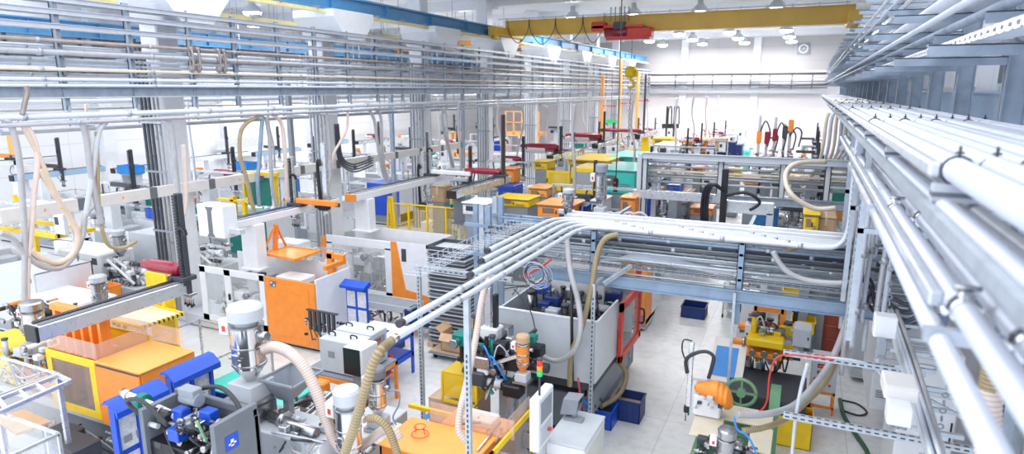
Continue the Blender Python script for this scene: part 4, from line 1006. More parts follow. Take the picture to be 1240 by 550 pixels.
part(R, 'frame', b)
# black hydraulic unit with blue valves
Rh = T('hydraulic_unit', 'black framed hydraulic valve unit with blue solenoids at the bottom edge', 'hydraulic unit', (-6.7, 4.6, 0))
part(Rh, 'base_frame', MB('midgrey').box(-7.35, -6.05, 4.55, 4.62, -.4, 1.9, 'midgrey').box(-7.35, -7.28, 4.05, 4.6, -.4, 1.95).box(-6.12, -6.05, 4.0, 4.6, -.4, 2.05).box(-7.3, -6.1, 4.1, 4.55, .1, 1.55, 'black').box(-7.35, -6.05, 4.53, 4.6, 1.9, 2.0, c=.01))
part(Rh, 'sign', MB('blue').box(-6.05, -6.045, 4.12, 4.3, 1.68, 1.86).box(-6.046, -6.04, 4.19, 4.23, 1.72, 1.8, 'white').box(-6.046, -6.04, 4.16, 4.26, 1.74, 1.76, 'white'))
for i, (x, y, z) in enumerate([(-6.95, 4.3, 1.85), (-6.85, 4.15, 1.7), (-6.55, 4.35, 1.9)]):
    part(Rh, 'solenoid', MB('blue').box(x-.09, x+.09, y-.07, y+.07, z-.07, z+.08, c=.01).cyl((x-.15, y, z), (x-.09, y, z), .05, m='chrome'))
part(Rh, 'motor', MB('grey').cyl((-6.95, 4.35, 2.06), (-6.68, 4.35, 2.06), .075, n=16).box(-6.95, -6.7, 4.28, 4.42, 2.1, 2.2, c=.01))
part(Rh, 'ram', MB('white').cyl((-7.85, 4.25, 1.95), (-7.0, 4.25, 1.85), .045, n=12).cyl((-7.9, 4.25, 1.955), (-7.8, 4.25, 1.945), .06, n=12, m='chrome').cyl((-7.6, 4.25, 1.92), (-7.5, 4.25, 1.91), .1, n=14, m='tealdark'))
fittings(Rh, -7.25, -6.2, 4.1, 4.5, 1.5, 2.0, 46, 21, ('black', 'darkgrey', 'steel', 'lightgrey', 'chrome'), 8, ('rubber', 'rubber', 'pipewhite'))
part(Rh, 'hydraulic_hose', MB('rubber').tube([(-7.3, 4.1, 1.8), (-7.45, 4.0, 2.05), (-7.1, 3.95, 2.15), (-6.8, 4.0, 1.9)], .025, 8))
part(Rh, 'hydraulic_hose', MB('green').tube([(-6.4, 4.1, 1.95), (-6.3, 4.0, 2.05), (-6.25, 4.05, 1.8)], .015, 6), 'green hose')
part(Rh, 'hydraulic_hose', MB('rubber').tube([(-7.0, 4.5, 2.05), (-6.5, 4.5, 2.2), (-6.15, 4.45, 2.0), (-6.1, 4.3, 1.7)], .028, 8))
Rh.location = vadd(tuple(Rh.location), (.50, .42, .40))
# ================================================================ CHROME HOPPERS AND HOSES IN THE CENTRE FRONT
hb = T('hopper_machine', 'grey injection unit carrying the tall chrome hopper and funnel tray', 'machine', (-6.4, 6, 0))
part(hb, 'body', MB('lightgrey').box(-7.0, -5.6, 5.75, 6.4, .0, 1.55, c=.03).box(-6.95, -6.45, 5.78, 6.2, 1.55, 1.8, 'steel', .02).box(-6.2, -5.4, 5.8, 6.3, 1.2, 1.5, 'white', .02))
part(hb, 'barrel', MB('steel').cyl((-6.4, 6, 1.62), (-5.5, 5.9, 1.62), .07, n=12).cyl((-6.2, 6, 1.62), (-6.1, 6, 1.62), .12, n=12))
fittings(hb, -6.4, -5.3, 5.7, 6.2, 1.35, 1.75, 36, 31, hoses=6)
loader(-6.7, 6.0, 1.86, 'tall polished chrome hopper with round grey motor cap beside the blue bins', .215, 1.32, 'lightgrey')
R = T('funnel_tray', 'grey sheet metal funnel tray beside the tall chrome hopper', 'tray', (-6.25, 6.3, 1.85))
b = MB('grey'); zt, zb = 2.12, 1.8
t4 = [(-6.55, 6.0, zt), (-5.95, 6.0, zt), (-5.95, 6.6, zt), (-6.55, 6.6, zt)]; b4 = [(-6.4, 6.15, zb), (-6.2, 6.15, zb), (-6.2, 6.35, zb), (-6.4, 6.35, zb)]
b.add(t4+b4, [(0, 1, 5, 4), (1, 2, 6, 5), (2, 3, 7, 6), (3, 0, 4, 7), (4, 5, 6, 7)]); b.rod(t4[0], t4[1], .03).rod(t4[1], t4[2], .03).rod(t4[2], t4[3], .03).rod(t4[3], t4[0], .03)
part(R, 'tray', b); part(R, 'post', MB('grey').box(-6.35, -6.25, 6.2, 6.3, 0, 1.8))
loader(PY(421, 500, 6)[0], 6.0, 1.05, 'chrome hopper with pale grey cap just below the tan ribbed hose', .16, 1.25, 'lightgrey')
loader(PY(458, 500, 7)[0], 7.0, 1.2, 'slim chrome hopper with dark cap and thin blue hose', .125, .92, 'midgrey')
R = T('injection_unit', 'white covered injection unit under the two small chrome hoppers', 'machine', (-4.9, 6.6, 0))
part(R, 'body', MB('white').box(-5.35, -4.2, 5.85, 6.35, .0, 1.0, c=.03).box(-5.2, -3.95, 5.75, 6.2, 1.0, 1.12, 'offwhite', .02).box(-5.7, -4.9, 6.7, 7.3, 0, 1.15, 'offwhite', .03).box(-5.5, -5.2, 6.85, 7.15, 1.15, 1.22, 'steel'))
fittings(R, -5.8, -5.1, 5.9, 6.8, .95, 1.3, 40, 33, hoses=7)
# white beams lying in the centre front
def ybeam(u0, v0, u1, v1, Z, w, h, m, lab, legs=True, nm='conveyor'):
    a, c = PZ(u0, v0, Z), PZ(u1, v1, Z); R = T(nm, lab, 'conveyor', (a[0], a[1], 0)); b = MB(m); b.rod(a, c, w, h); part(R, 'beam', b)
    d = vsub(c, a); b = MB('darkgrey'); up = (0, 0, h/2+.01); b.rod(vadd(a, up), vadd(c, up), w*.35, .02); part(R, 'track', b)
    for t_ in (.1, .9):
        p = vadd(a, vmul(d, t_)); part(R, 'leg', MB('lightgrey').box(p[0]-.04, p[0]+.04, p[1]-.04, p[1]+.04, 0, Z-h/2))
    return R
ybeam(335, 540, 408, 478, 1.15, .14, .14, 'white', 'white linear rail lying under the large beige hose')
ybeam(300, 545, 372, 470, 1.0, .2, .1, 'lightgrey', 'grey linear rail left of the white one under the beige hose')
R = T('machine_bed', 'yellow and orange machine bed with steel rods beneath the beige hose', 'machine', (-7.0, 7.4, 0))
part(R, 'body', MB('yellow').box(-7.1, -6.3, 7.0, 7.4, .1, .9, c=.03).box(-7.2, -6.0, 6.6, 7.9, 0, .5, 'lightgrey', .02)); part(R, 'cover', MB('orange').box(-6.2, -5.9, 7.6, 7.85, .5, .95, c=.03)); part(R, 'cover', MB('orange').box(-7.4, -7.15, 7.9, 8.1, .3, 1.1, 'orange', .03))
fittings(R, -7.3, -5.9, 6.7, 8.0, .6, 1.15, 60, 34, ('white', 'steel', 'darkgrey', 'orange', 'yellow', 'lightgrey'), 9)
def pl(Y, *uv): return [PY(u, v, Y if not isinstance(Y, (list, tuple)) else Y[i]) for i, (u, v) in enumerate(uv)]
hose('feed_hose', 'large beige ribbed hose arching down from the tall chrome hopper', pl(6.0, (320, 423), (333, 420), (352, 428), (370, 448), (383, 475), (394, 505), (404, 530), (415, 545)), .075, 'hosepink', .05, .055, 12)
y_ = HP[1]
hose('feed_hose', 'tan ribbed hose curving down from the end of a white pipe', [HP, (HP[0], y_-.12, HP[2]-.02)] + pl([y_-.28, y_-.35, y_-.4, y_-.4, y_-.4, y_-.4], (461, 424), (452, 440), (444, 465), (436, 492), (428, 520), (414, 558)), .042, 'hosetan', .09, .055, 12)
hose('feed_hose', 'pink ribbed hose hanging beside the slotted post over the orange cover', pl([8.0, 7.6, 7.2, 6.8, 6.5, 6.4, 6.4], (592, 338), (584, 360), (576, 410), (566, 460), (557, 500), (556, 522), (566, 535)), .045, 'hosepink', .06, .055, 10)
hose('feed_hose', 'short tan hose sagging right of the lower chrome hopper', pl(6.0, (446, 507), (458, 508), (470, 520), (478, 540), (484, 558)), .05, 'hosetan', .05, .045, 10)
hose('feed_hose', 'pale pink hose looping under the slim chrome hopper', pl(6.3, (425, 540), (445, 535), (462, 522), (476, 522), (484, 532)), .06, 'hosepink', .03, .05, 10)
hose('air_hose', 'thin blue air hose beside the slim chrome hopper', pl(6.9, (470, 474), (483, 474), (483, 490), (476, 505), (480, 515)), .012, 'steelblue')
hose('cable', 'black cable loop hanging under the large beige hose', pl(6.2, (370, 548), (385, 525), (402, 510), (410, 520), (408, 545)), .03, 'rubber')
hose('cable', 'black drag cable near the funnel tray', pl(7.0, (340, 497), (360, 490), (376, 484), (383, 490), (380, 500)), .03, 'rubber')
# ================================================================ GREY DRYER UNIT, TABLE, RED BINS
R = T('dryer_unit', 'light grey twin dryer unit with red displays and carrying handles', 'dryer', (-7.5, 9.2, .75))
part(R, 'body', MB('lightgrey').box(-7.95, -7.10, 8.75, 9.2, .86, 1.5, c=.015))
part(R, 'body', MB('lightgrey').box(-7.95, -7.10, 9.22, 9.7, .86, 1.52, c=.015))
for y in (8.95, 9.45):
    for x in (-7.8, -7.3): part(R, 'handle', MB('black').tube([(x-.07, y, 1.5), (x-.06, y, 1.57), (x+.06, y, 1.57), (x+.07, y, 1.5)], .014, 6))
    part(R, 'display', MB('grey').box(-7.10, -7.09, y-.16, y+.16, 1.12, 1.42).box(-7.09, -7.085, y-.12, y+.02, 1.32, 1.38, 'black').box(-7.088, -7.08, y-.1, y-.0, 1.335, 1.365, 'redlamp').box(-7.09, -7.085, y-.12, y+.1, 1.22, 1.28, 'darkgrey'))
    part(R, 'switch', MB('red').cyl((-7.09, y-.05, 1.0), (-7.06, y-.05, 1.0), .03, n=10).cyl((-7.09, y+.07, 1.0), (-7.06, y+.07, 1.0), .03, n=10, m='green'))
part(R, 'vent', MB('grey').box(-7.75, -7.6, 8.745, 8.75, 1.15, 1.28))
R = T('trolley_table', 'orange steel stand under the grey dryer unit', 'stand', (-7.5, 9.2, 0)); b = MB('orange')
for x in (-8.25, -7.0):
    for y in (8.65, 9.8): part(R, 'leg', MB('orange').box(x-.03, x+.03, y-.03, y+.03, 0, .78))
part(R, 'frame', MB('orange').box(-8.28, -6.97, 8.62, 8.7, .72, .80).box(-8.28, -6.97, 9.75, 9.83, .72, .80).box(-8.28, -8.2, 8.62, 9.83, .72, .80).box(-7.05, -6.97, 8.62, 9.83, .72, .80).box(-8.28, -6.97, 8.65, 9.8, .80, .84, 'grey'))
R = T('speaker_box', 'black and white upright box standing before the grey dryer unit', 'box', (-6.75, 8.4, 0)); p = PY(415, 420, 8.3); q = PY(437, 457, 8.3)
part(R, 'body', MB('white').box(p[0], q[0]+.05, 8.3, 8.75, q[2], p[2], c=.012)); part(R, 'front', MB('black').box(p[0]+.01, q[0]-.0, 8.285, 8.3, q[2]+.01, p[2]-.01)); part(R, 'stand', MB('grey').box(p[0]+.1, p[0]+.3, 8.4, 8.55, 0, q[2]))
R = T('work_table', 'blue legged packing table with white top and blue folder', 'table', (-7.3, 10.6, 0))
part(R, 'table_top', MB('white').box(-8.4, -7.35, 9.95, 11.0, .98, 1.02, c=.01)); part(R, 'folder', MB('blue').box(-8.2, -7.7, 10.2, 10.6, 1.02, 1.04))
part(R, 'side_panel', MB('blue').box(-7.38, -7.35, 9.97, 10.05, 0, .98).box(-7.38, -7.35, 10.9, 10.98, 0, .98).box(-7.38, -7.35, 9.97, 10.98, .85, .98).box(-7.38, -7.35, 9.97, 10.98, .4, .5)); part(R, 'side_panel', MB('blue').box(-8.4, -8.37, 9.97, 10.98, 0, .98)); part(R, 'shelf', MB('blue').box(-8.37, -7.38, 9.97, 10.9, .5, .53))
for i, (u, v) in enumerate([(461, 447), (463, 437)]):
    p = PZ(u, v, .45+.2*i); bin_(p[0], p[1], .35+.2*i, .3, .3, .18, 'small red picking bin by the blue table, %s one' % ['lower', 'upper'][i], 'red')
R = T('bin_shelf', 'small orange step stand under the red picking bins', 'stand', (-7, 9.4, 0)); p = PZ(461, 447, .45); part(R, 'top', MB('orange').box(p[0]-.2, p[0]+.2, p[1]-.2, p[1]+.2, .3, .34)); part(R, 'support', MB('orange').box(p[0]-.03, p[0]+.03, p[1]-.03, p[1]+.03, 0, .3))
R = cabinet(-6.1, -5.45, 6.95, 7.9, .0, 1.0, 'low grey temperature control unit beside the orange top cover', 'lightgrey', False)
part(R, 'switch', MB('redlamp').box(-6.0, -5.9, 6.93, 6.938, .5, .56).box(-6.0, -5.9, 6.93, 6.938, .35, .41))
# carton on trolley
R = T('platform_trolley', 'blue edged wooden platform trolley on castors', 'trolley', (-6.85, 12.2, 0)); part(R, 'deck', MB('woodpanel').box(-7.45, -6.3, 11.75, 12.65, .16, .2, c=.01)); part(R, 'edge', MB('steelblue').box(-7.47, -6.28, 11.73, 12.67, .13, .16))
for x in (-7.35, -6.4):
    for y in (11.85, 12.55): part(R, 'castor', MB('black').cyl((x-.025, y, .06), (x+.025, y, .06), .06, n=12).box(x-.03, x+.03, y-.02, y+.02, .06, .13, 'steel'))
R = T('cardboard_box', 'open brown cardboard box on the platform trolley', 'box', (-6.95, 12.25, .2)); b = MB('card'); x0, x1, y0, y1, z0, z1 = -7.2, -6.45, 11.85, 12.45, .2, .62
for q in ((x0, x1, y0, y0+.012), (x0, x1, y1-.012, y1), (x0, x0+.012, y0, y1), (x1-.012, x1, y0, y1)): b.box(*q, z0, z1)
b.box(x0, x1, y0, y1, z0, z0+.012); part(R, 'carton', b)
part(R, 'flap', MB('card').add([(x0, y0, z1), (x1, y0, z1), (x1-.03, y0-.16, z1-.12), (x0+.03, y0-.16, z1-.12), (x0, y0+.01, z1), (x1, y0+.01, z1)], [(0, 1, 2, 3), (3, 2, 5, 4)]))
part(R, 'flap', MB('card').add([(x0, y1, z1), (x1, y1, z1), (x1, y1+.14, z1+.16), (x0, y1+.14, z1+.16)], [(0, 1, 2, 3)])); part(R, 'flap', MB('card').add([(x0, y0, z1), (x0, y1, z1), (x0-.16, y1, z1+.1), (x0-.16, y0, z1+.1)], [(0, 1, 2, 3)]))
# stack of wrapped black trays
R = T('pallet', 'wooden pallet under the film-wrapped tray stack', 'pallet', (-7.1, 13, 0))
b = MB('woodpanel')
for i in range(5): b.box(-7.85, -6.75, 12.3+.2*i, 12.42+.2*i, .10, .13)
part(R, 'deck_board', b); part(R, 'block', MB('woodpanel').box(-7.85, -7.7, 12.3, 13.2, 0, .1).box(-7.35, -7.25, 12.3, 13.2, 0, .1).box(-6.9, -6.75, 12.3, 13.2, 0, .1))
for i in range(24):
    j = rnd.random()*.03; z = .14+.095*i
    b = MB('darkgrey' if i % 3 else 'midgrey').box(-7.8+j, -6.85+j, 12.35, 13.1, z, z+.065, c=.01).box(-7.83+j, -6.82+j, 12.32, 13.13, z+.06, z+.082, 'lightgrey' if i % 2 else 'grey')
    if i == 23:
        for q in ((-7.83, -6.82, 12.32, 12.36), (-7.83, -6.82, 13.09, 13.13), (-7.83, -7.79, 12.32, 13.13), (-6.86, -6.82, 12.32, 13.13)): b.box(*q, z+.08, z+.16, 'darkgrey')
    solo('plastic_tray', 'black plastic tray in the tall film-wrapped stack, ' + ('topmost one' if i == 23 else ORD[i] + ' from the pallet'), 'tray', b, 'black trays in the film-wrapped stack')
# ================================================================ ORANGE COVER MACHINE, CENTRE FRONT
cz_ = 1.25
P4 = [PZ(510, 531, cz_), PZ(575, 546, cz_), PZ(604, 512, cz_), PZ(542, 499, cz_)]
mx0, mx1, my0, my1 = -5.0, -3.62, 6.55, 7.35
R = T('moulding_machine', 'moulding machine with large orange top cover and yellow window door at the bottom centre', 'machine', (-4.3, 7, 0))
part(R, 'machine_base', MB('lightgrey').box(-5.0, -3.3, 6.65, 8.1, 0, .45, c=.02))
part(R, 'side_panel', MB('orange').box(mx0, mx1, my0, my0+.03, .45, cz_-.03).box(mx0, mx0+.03, my0, my1, .45, cz_-.03).box(mx1-.03, mx1, my0, my1, .45, cz_-.03))
part(R, 'top_cover', MB('orangelight').box(mx0-.02, mx1+.02, my0-.02, my1+.02, cz_-.03, cz_, c=.01))
part(R, 'wire_rack', MB('red').torus((-4.6, 6.95, cz_+.03), .12, .006, 'z').torus((-4.6, 6.95, cz_+.14), .08, .006, 'z').rod((-4.68, 6.95, cz_+.03), (-4.66, 6.95, cz_+.14), .008).rod((-4.52, 6.95, cz_+.03), (-4.54, 6.95, cz_+.14), .008))
part(R, 'smoked_screen', MB('warmglass').box(-4.7, -3.35, my1+.03, my1+.04, cz_, cz_+.3)); part(R, 'smoked_screen', MB('warmglass').box(-3.45, -3.44, my1, 8.15, cz_+.0, cz_+.3))
part(R, 'clamp_block', MB('orange').box(-4.6, -3.6, my1+.15, 8.0, .5, 1.18, c=.02).box(-4.3, -3.8, 7.6, 7.9, 1.18, 1.3, 'offwhite', .02))
fittings(R, -4.6, -3.6, my1+.1, 8.0, 1.1, 1.35, 20, 41, ('orange', 'offwhite', 'steel', 'darkgrey'), 3)
# yellow door in the X plane
fw = .09; X = -3.42; b = MB('yellow'); ya, yb, za, zb = 6.75, 8.15, .55, 1.38
b.box(X, X+.03, ya, yb, za, za+fw).box(X, X+.03, ya, yb, zb-fw, zb).box(X, X+.03, ya, ya+fw, za, zb).box(X, X+.03, yb-fw, yb, za, zb)
d = part(R, 'door', b); part(d, 'window', MB('smoke').box(X+.01, X+.016, ya+fw, yb-fw, za+fw, zb-fw)); part(d, 'handle', MB('black').tube([(X+.03, yb-.2, za+.25), (X+.08, yb-.2, za+.28), (X+.08, yb-.2, za+.5), (X+.03, yb-.2, za+.53)], .014, 6))
part(R, 'handrail', MB('alu').tube([(-3.55, 6.5, 1.0), (-3.55, 6.5, 1.3), (-3.5, 6.45, 1.38), (-3.1, 6.45, 1.38), (-3.05, 6.5, 1.3), (-3.05, 6.5, .9)], .025, 8))
part(R, 'steel_rod', MB('chrome').cyl(PZ(578, 546, 1.27), PZ(606, 512, 1.27), .018, n=8))
R = T('guard_box', 'yellow perforated guard box behind the orange top cover', 'guard', (-5.0, 8.6, 0)); p = PY(535, 450, 8.4); q = PY(577, 488, 8.4); xa, xb = p[0], q[0]
part(R, 'mesh', MB('mesh_yellow').box(xa, xb, 8.4, 8.41, q[2], p[2]).box(xb-.01, xb, 8.4, 9.1, q[2], p[2]).box(xa, xb, 8.4, 9.1, p[2]-.01, p[2]).box(xa, xa+.01, 8.4, 9.1, q[2], p[2]).box(xa, xb, 9.09, 9.1, q[2], p[2]))
b = MB('yellow'); t = .03
for x in (xa, xb):
    for y in (8.4, 9.1): b.box(x-t/2, x+t/2, y-t/2, y+t/2, q[2]-.1, p[2]+.015)
b.box(xa, xb, 8.385, 8.415, q[2]-.1, q[2]-.05).box(xa-.4, xb+.1, 8.0, 8.06, q[2]-.12, q[2]-.06)
part(R, 'frame', b); part(R, 'stand', MB('woodpanel').box(xa-.3, xb-.1, 8.45, 9.1, 0, q[2]-.12))
# robot hand and hydraulics behind the orange cover
R = T('robot_gripper', 'black and white robot gripper with blue suction plate hanging above the yellow guard box', 'gripper', (-4.4, 9, 1.6))
p = PY(590, 400, 8.8)
part(R, 'vertical_arm', MB('alu').box(p[0]-.05, p[0]+.05, 8.8, 8.9, 1.6, 2.9, c=.01).box(p[0]+.1, p[0]+.16, 8.8, 8.9, 1.6, 2.8, 'black').box(p[0]+.3, p[0]+.42, 8.85, 8.95, .6, 2.1, 'alu', .01))
part(R, 'plate', MB('skyblue').box(p[0]-.35, p[0]+.1, 8.6, 8.9, 1.62, 1.68, c=.01)); part(R, 'suction_frame', MB('black').box(p[0]-.4, p[0]+.35, 8.5, 8.95, 1.7, 1.76).box(p[0]-.35, p[0]-.3, 8.5, 8.9, 1.76, 2.1).box(p[0]+.1, p[0]+.15, 8.5, 8.55, 1.76, 2.2))
part(R, 'tool_bar', MB('alu').rod((p[0]+.1, 8.5, 1.7), (p[0]+.75, 8.6, 2.0), .05).rod((p[0]-.1, 8.6, 1.6), (p[0]+.2, 8.6, 1.2), .04, m='teal'))
fittings(R, p[0]-.4, p[0]+.75, 8.5, 9.2, 1.35, 2.35, 60, 43, ('black', 'darkgrey', 'steel', 'white', 'black', 'tealdark'), 10, ('rubber', 'rubber', 'pipewhite', 'skyblue'))
part(R, 'support', MB('lightgrey').box(p[0]+.1, p[0]+.5, 9.0, 9.3, 0, 1.5, c=.02))
loader(PY(633, 450, 8.6)[0], 8.6, 1.55, 'small hopper with copper cap and orange band behind the screen cabinet', .1, .75, 'card', body='orange')
stacklight(PY(650, 460, 7.3)[0], 7.4, PY(650, 470, 7.4)[2]-.1, 'red and orange signal light on a black pole beside the control screen', .28, 1.1)
R = T('control_screen', 'white upright operator panel with grey screen beside the yellow door', 'control panel', (-3.05, 7.6, 1.3)); X = -2.93
part(R, 'housing', MB('white').box(X-.14, X, 7.25, 7.8, 1.22, 2.0, c=.02)); part(R, 'display', MB('grey').box(X, X+.006, 7.33, 7.72, 1.62, 1.92)); part(R, 'keypad', MB('lightgrey').box(X, X+.006, 7.33, 7.72, 1.3, 1.56)); part(R, 'switch', MB('red').cyl((X, 7.6, 1.42), (X+.05, 7.6, 1.42), .03, n=10))
part(R, 'support', MB('lightgrey').box(X-.12, X-.04, 7.5, 7.6, 0, 1.22))
R = T('control_cabinet', 'white floor cabinet with grey top and hand controller near the red leaning pole', 'cabinet', (-2.7, 8.2, 0))
part(R, 'body', MB('white').box(-3.02, -2.45, 7.75, 8.75, 0, 1.12, c=.015)); part(R, 'top', MB('lightgrey').box(-3.03, -2.44, 7.74, 8.76, 1.12, 1.15, c=.01)); part(R, 'door', MB('offwhite').box(-2.45, -2.44, 7.8, 8.7, .08, 1.05)); part(R, 'handle', MB('black').box(-2.44, -2.42, 7.85, 7.88, .5, .62)); part(R, 'vent', MB('black').box(-2.82, -2.72, 7.735, 7.75, .3, .55))
part(R, 'hand_controller', MB('black').box(-2.98, -2.86, 7.70, 7.75, .55, .9, c=.01).cyl((-2.84, 7.72, .84), (-2.84, 7.69, .84), .03, n=10, m='redlamp').box(-2.96, -2.9, 7.69, 7.70, .8, .86, 'amberlamp'))
R = T('monitor', 'small tilted grey monitor on top of the white floor cabinet', 'monitor', (-2.9, 8.6, 1.15)); part(R, 'stand', MB('grey').box(-2.98, -2.7, 8.38, 8.52, 1.15, 1.19).box(-2.88, -2.82, 8.45, 8.5, 1.19, 1.3)); part(R, 'housing', MB('grey').prism([(-3.05, 1.22), (-2.8, 1.26), (-2.76, 1.50), (-3.0, 1.48)], 8.4, 8.65, 'y')); part(R, 'display', MB('screen').add([(-2.795, 8.43, 1.29), (-2.795, 8.62, 1.29), (-2.758, 8.62, 1.47), (-2.758, 8.43, 1.47)], [(0, 1, 2, 3)]))
solo('push_pole', 'red pole leaning near the white floor cabinet', 'pole', MB('crimson').cyl(PY(700, 458, 8.9), PZ(714, 560, .1), .018, n=8))
R = T('document_box', 'white sloped document box with blue sheet at the bottom edge', 'box', (-3.6, 6.5, 0)); p = PZ(612, 552, 1.0); part(R, 'body', MB('white').box(p[0]-.25, p[0]+.2, p[1]-.3, p[1]+.05, .9, 1.02, c=.01)); part(R, 'sheet', MB('blue').box(p[0]-.15, p[0]+.1, p[1]-.2, p[1]-.02, 1.02, 1.025)); part(R, 'stand', MB('lightgrey').box(p[0]-.1, p[0]+.1, p[1]-.2, p[1], 0, .9))
# ================================================================ RED DOOR MACHINE
R = T('moulding_machine', 'white walled machine with an open red framed glass door beside the aisle', 'machine', (-3.8, 11.3, 0))
zt, zb = 2.26, 1.16
part(R, 'front_wall', MB('lightgrey').box(-4.70, -2.92, 9.68, 9.72, zb, zt, c=.008).box(-4.72, -2.90, 9.67, 9.73, zt, zt+.02, 'white'))
part(R, 'left_wall', MB('lightgrey').box(-4.70, -4.66, 9.72, 12.3, zb, zt))
part(R, 'right_wall', MB('white').box(-2.95, -2.91, 9.72, 11.05, zb, zt-.02)); part(R, 'back_wall', MB('lightgrey').box(-4.7, -2.95, 12.3, 12.34, .6, zt-.1))
X = -2.88; fw = .14; ya, yb, za, z9 = 11.0, 12.55, 1.02, 2.16; b = MB('red'); b.box(X, X+.06, ya, yb, za, za+fw, c=.006).box(X, X+.06, ya, yb, z9-fw, z9).box(X, X+.06, ya, ya+fw, za, z9).box(X, X+.06, yb-fw, yb, za, z9)
d = part(R, 'door', b, 'red framed glass door'); part(d, 'window', MB('glass').box(X+.02, X+.03, ya+fw, yb-fw, za+fw, z9-fw)); part(d, 'handle', MB('black').tube([(X+.06, yb-.12, 1.35), (X+.14, yb-.12, 1.37), (X+.14, yb-.12, 1.62), (X+.06, yb-.12, 1.65)], .02, 6))
part(R, 'machine_base', MB('midgrey').box(-4.6, -3.1, 9.9, 13.2, .12, .8, c=.02).box(-4.5, -3.2, 10.0, 13.1, 0, .12, 'black').box(-4.65, -2.95, 9.75, 12.3, 1.0, 1.16, 'darkgrey').box(-3.1, -2.98, 9.9, 12.2, .5, 1.0, 'grey'))
for x in (-4.5, -3.2):
    for y in (9.95, 12.1): part(R, 'leg', MB('darkgrey').box(x-.06, x+.06, y-.06, y+.06, .8, 1.0))
part(R, 'platen', MB('offwhite').box(-4.4, -3.3, 11.5, 11.75, 1.2, 2.35, c=.02).box(-4.4, -3.3, 12.6, 12.8, .8, 2.5, 'white', .02)); 
for x, y in ((-3.75, 10.35), (-3.45, 10.6)): part(R, 'accumulator', MB('darkgrey').cyl((x, y, 1.6), (x, y, 1.98), .17, n=18).cyl((x, y, 1.98), (x, y, 2.0), .14, n=18, m='black'))
fittings(R, -4.5, -3.1, 10.0, 11.8, 1.5, 2.35, 120, 51, ('black', 'darkgrey', 'steel', 'blue', 'lightgrey', 'white', 'binblue', 'midgrey'), 12, ('rubber', 'rubber', 'skyblue', 'pipewhite', 'red'))
for i in range(9):
    x = -4.45+.15*i; part(R, 'hydraulic_hose', MB('rubber').tube([(x, 10.9, 1.9), (x+.03, 10.7, 2.35+.05*(i % 3)), (x+.1, 10.6, 1.9)], .018, 6))
fittings(R, -3.3, -2.96, 9.85, 10.6, .15, 1.0, 30, 52, ('grey', 'steel', 'lightgrey', 'darkgrey'), 6, ('skyblue', 'rubber', 'skyblue'))
part(R, 'frame_tube', MB('red').box(-4.35, -4.25, 12.2, 12.3, 1.2, 2.75).box(-3.05, -2.95, 12.9, 13.0, .8, 2.75).box(-4.35, -2.95, 12.2, 12.3, 2.1, 2.2))
hose('feed_hose', 'tan ribbed hose bulging from under the red door machine toward the aisle', [(-2.95, 11.2, 1.0), (-2.75, 11.2, .75), (-2.8, 10.9, .45), (-3.0, 10.4, .4)], .05, 'hosetan', .05, .045, 10)
bin_(-3.05, 10.55, 0, .55, .42, .36, 'bright blue bin on the floor under the red door machine, nearer one', 'blue', stuffm='darkgrey'); bin_(-2.62, 11.0, .0, .5, .45, .42, 'dark blue box on the floor beside the aisle under the red door', 'binblue', stuffm='woodpanel'); bin_(-3.75, 10.4, 0, .45, .4, .3, 'bright blue bin tucked deeper under the red door machine', 'blue')
hose('air_hose', 'coiled blue air hose on the floor under the red door machine', [(-3.2, 10.0, .3), (-3.3, 9.9, .12), (-3.0, 9.85, .06), (-2.95, 9.95, .3), (-3.05, 10.0, .7), (-3.0, 10.1, .9)], .014, 'skyblue')
solo('vertical_pipe', 'black vertical pipe crossing the white front wall of the red door machine', 'pipe', MB('black').cyl(PY(692, 345, 9.55), PY(693, 465, 9.55), .028, n=8))
hose('feed_hose', 'tan ribbed hose falling from the aisle rack across the red door machine', pl([10.0, 9.9, 9.8, 9.6, 9.5, 9.5, 9.5], (748, 284), (732, 290), (722, 312), (717, 345), (705, 395), (692, 430), (690, 468)), .045, 'hosetan', .04, .045, 10)
hose('feed_hose', 'grey translucent hose sagging before the front wall of the red door machine', pl([9.9, 9.5, 9.4, 9.3, 9.3, 9.4, 9.4, 9.3], (686, 285), (690, 325), (700, 365), (703, 398), (695, 425), (675, 437), (655, 430), (642, 416)), .045, 'hosegrey', n=10)
hose('cable', 'thin dark cable looping over the front wall of the red door machine', pl(9.5, (622, 350), (640, 372), (648, 400), (650, 440)), .010, 'darkgrey')
# long slotted channel over the aisle

R = T('cable_coil', 'loose coil of thin pale wires hanging over the corner of the red door machine', 'cables', PY(648, 335, 9.6)); p = PY(648, 335, 9.6)
for k in range(9): part(R, 'wire_loop', MB('pipewhite' if k % 3 else 'darkgrey').torus((p[0]+.04*math.sin(k*2), 9.6+.02*k, p[2]+.04*math.cos(k*3)), .16+.02*(k % 4), .007, 'y', 20, 4))
part(R, 'red_wire', MB('red').tube([(p[0]-.25, 9.65, p[2]-.05), (p[0], 9.7, p[2]+.1), (p[0]+.25, 9.7, p[2]+.3)], .02, 6), 'red wire')
R = T('wiring_bench', 'tangle of valves and cables on the bench at the left edge behind the aluminium guard', 'machine', (-12.3, 6.3, 0)); part(R, 'bench', MB('lightgrey').box(-14.2, -12.9, 6.8, 7.6, 0, 1.2, c=.02))
fittings(R, -14.2, -12.9, 6.8, 7.5, 1.2, 2.0, 60, 811, ('white', 'steel', 'darkgrey', 'black', 'chrome', 'orange'), 8)
fittings(R, -13.3, -11.6, 5.7, 5.85, 1.0, 1.6, 40, 812, ('white', 'steel', 'darkgrey', 'black', 'alu'), 8)
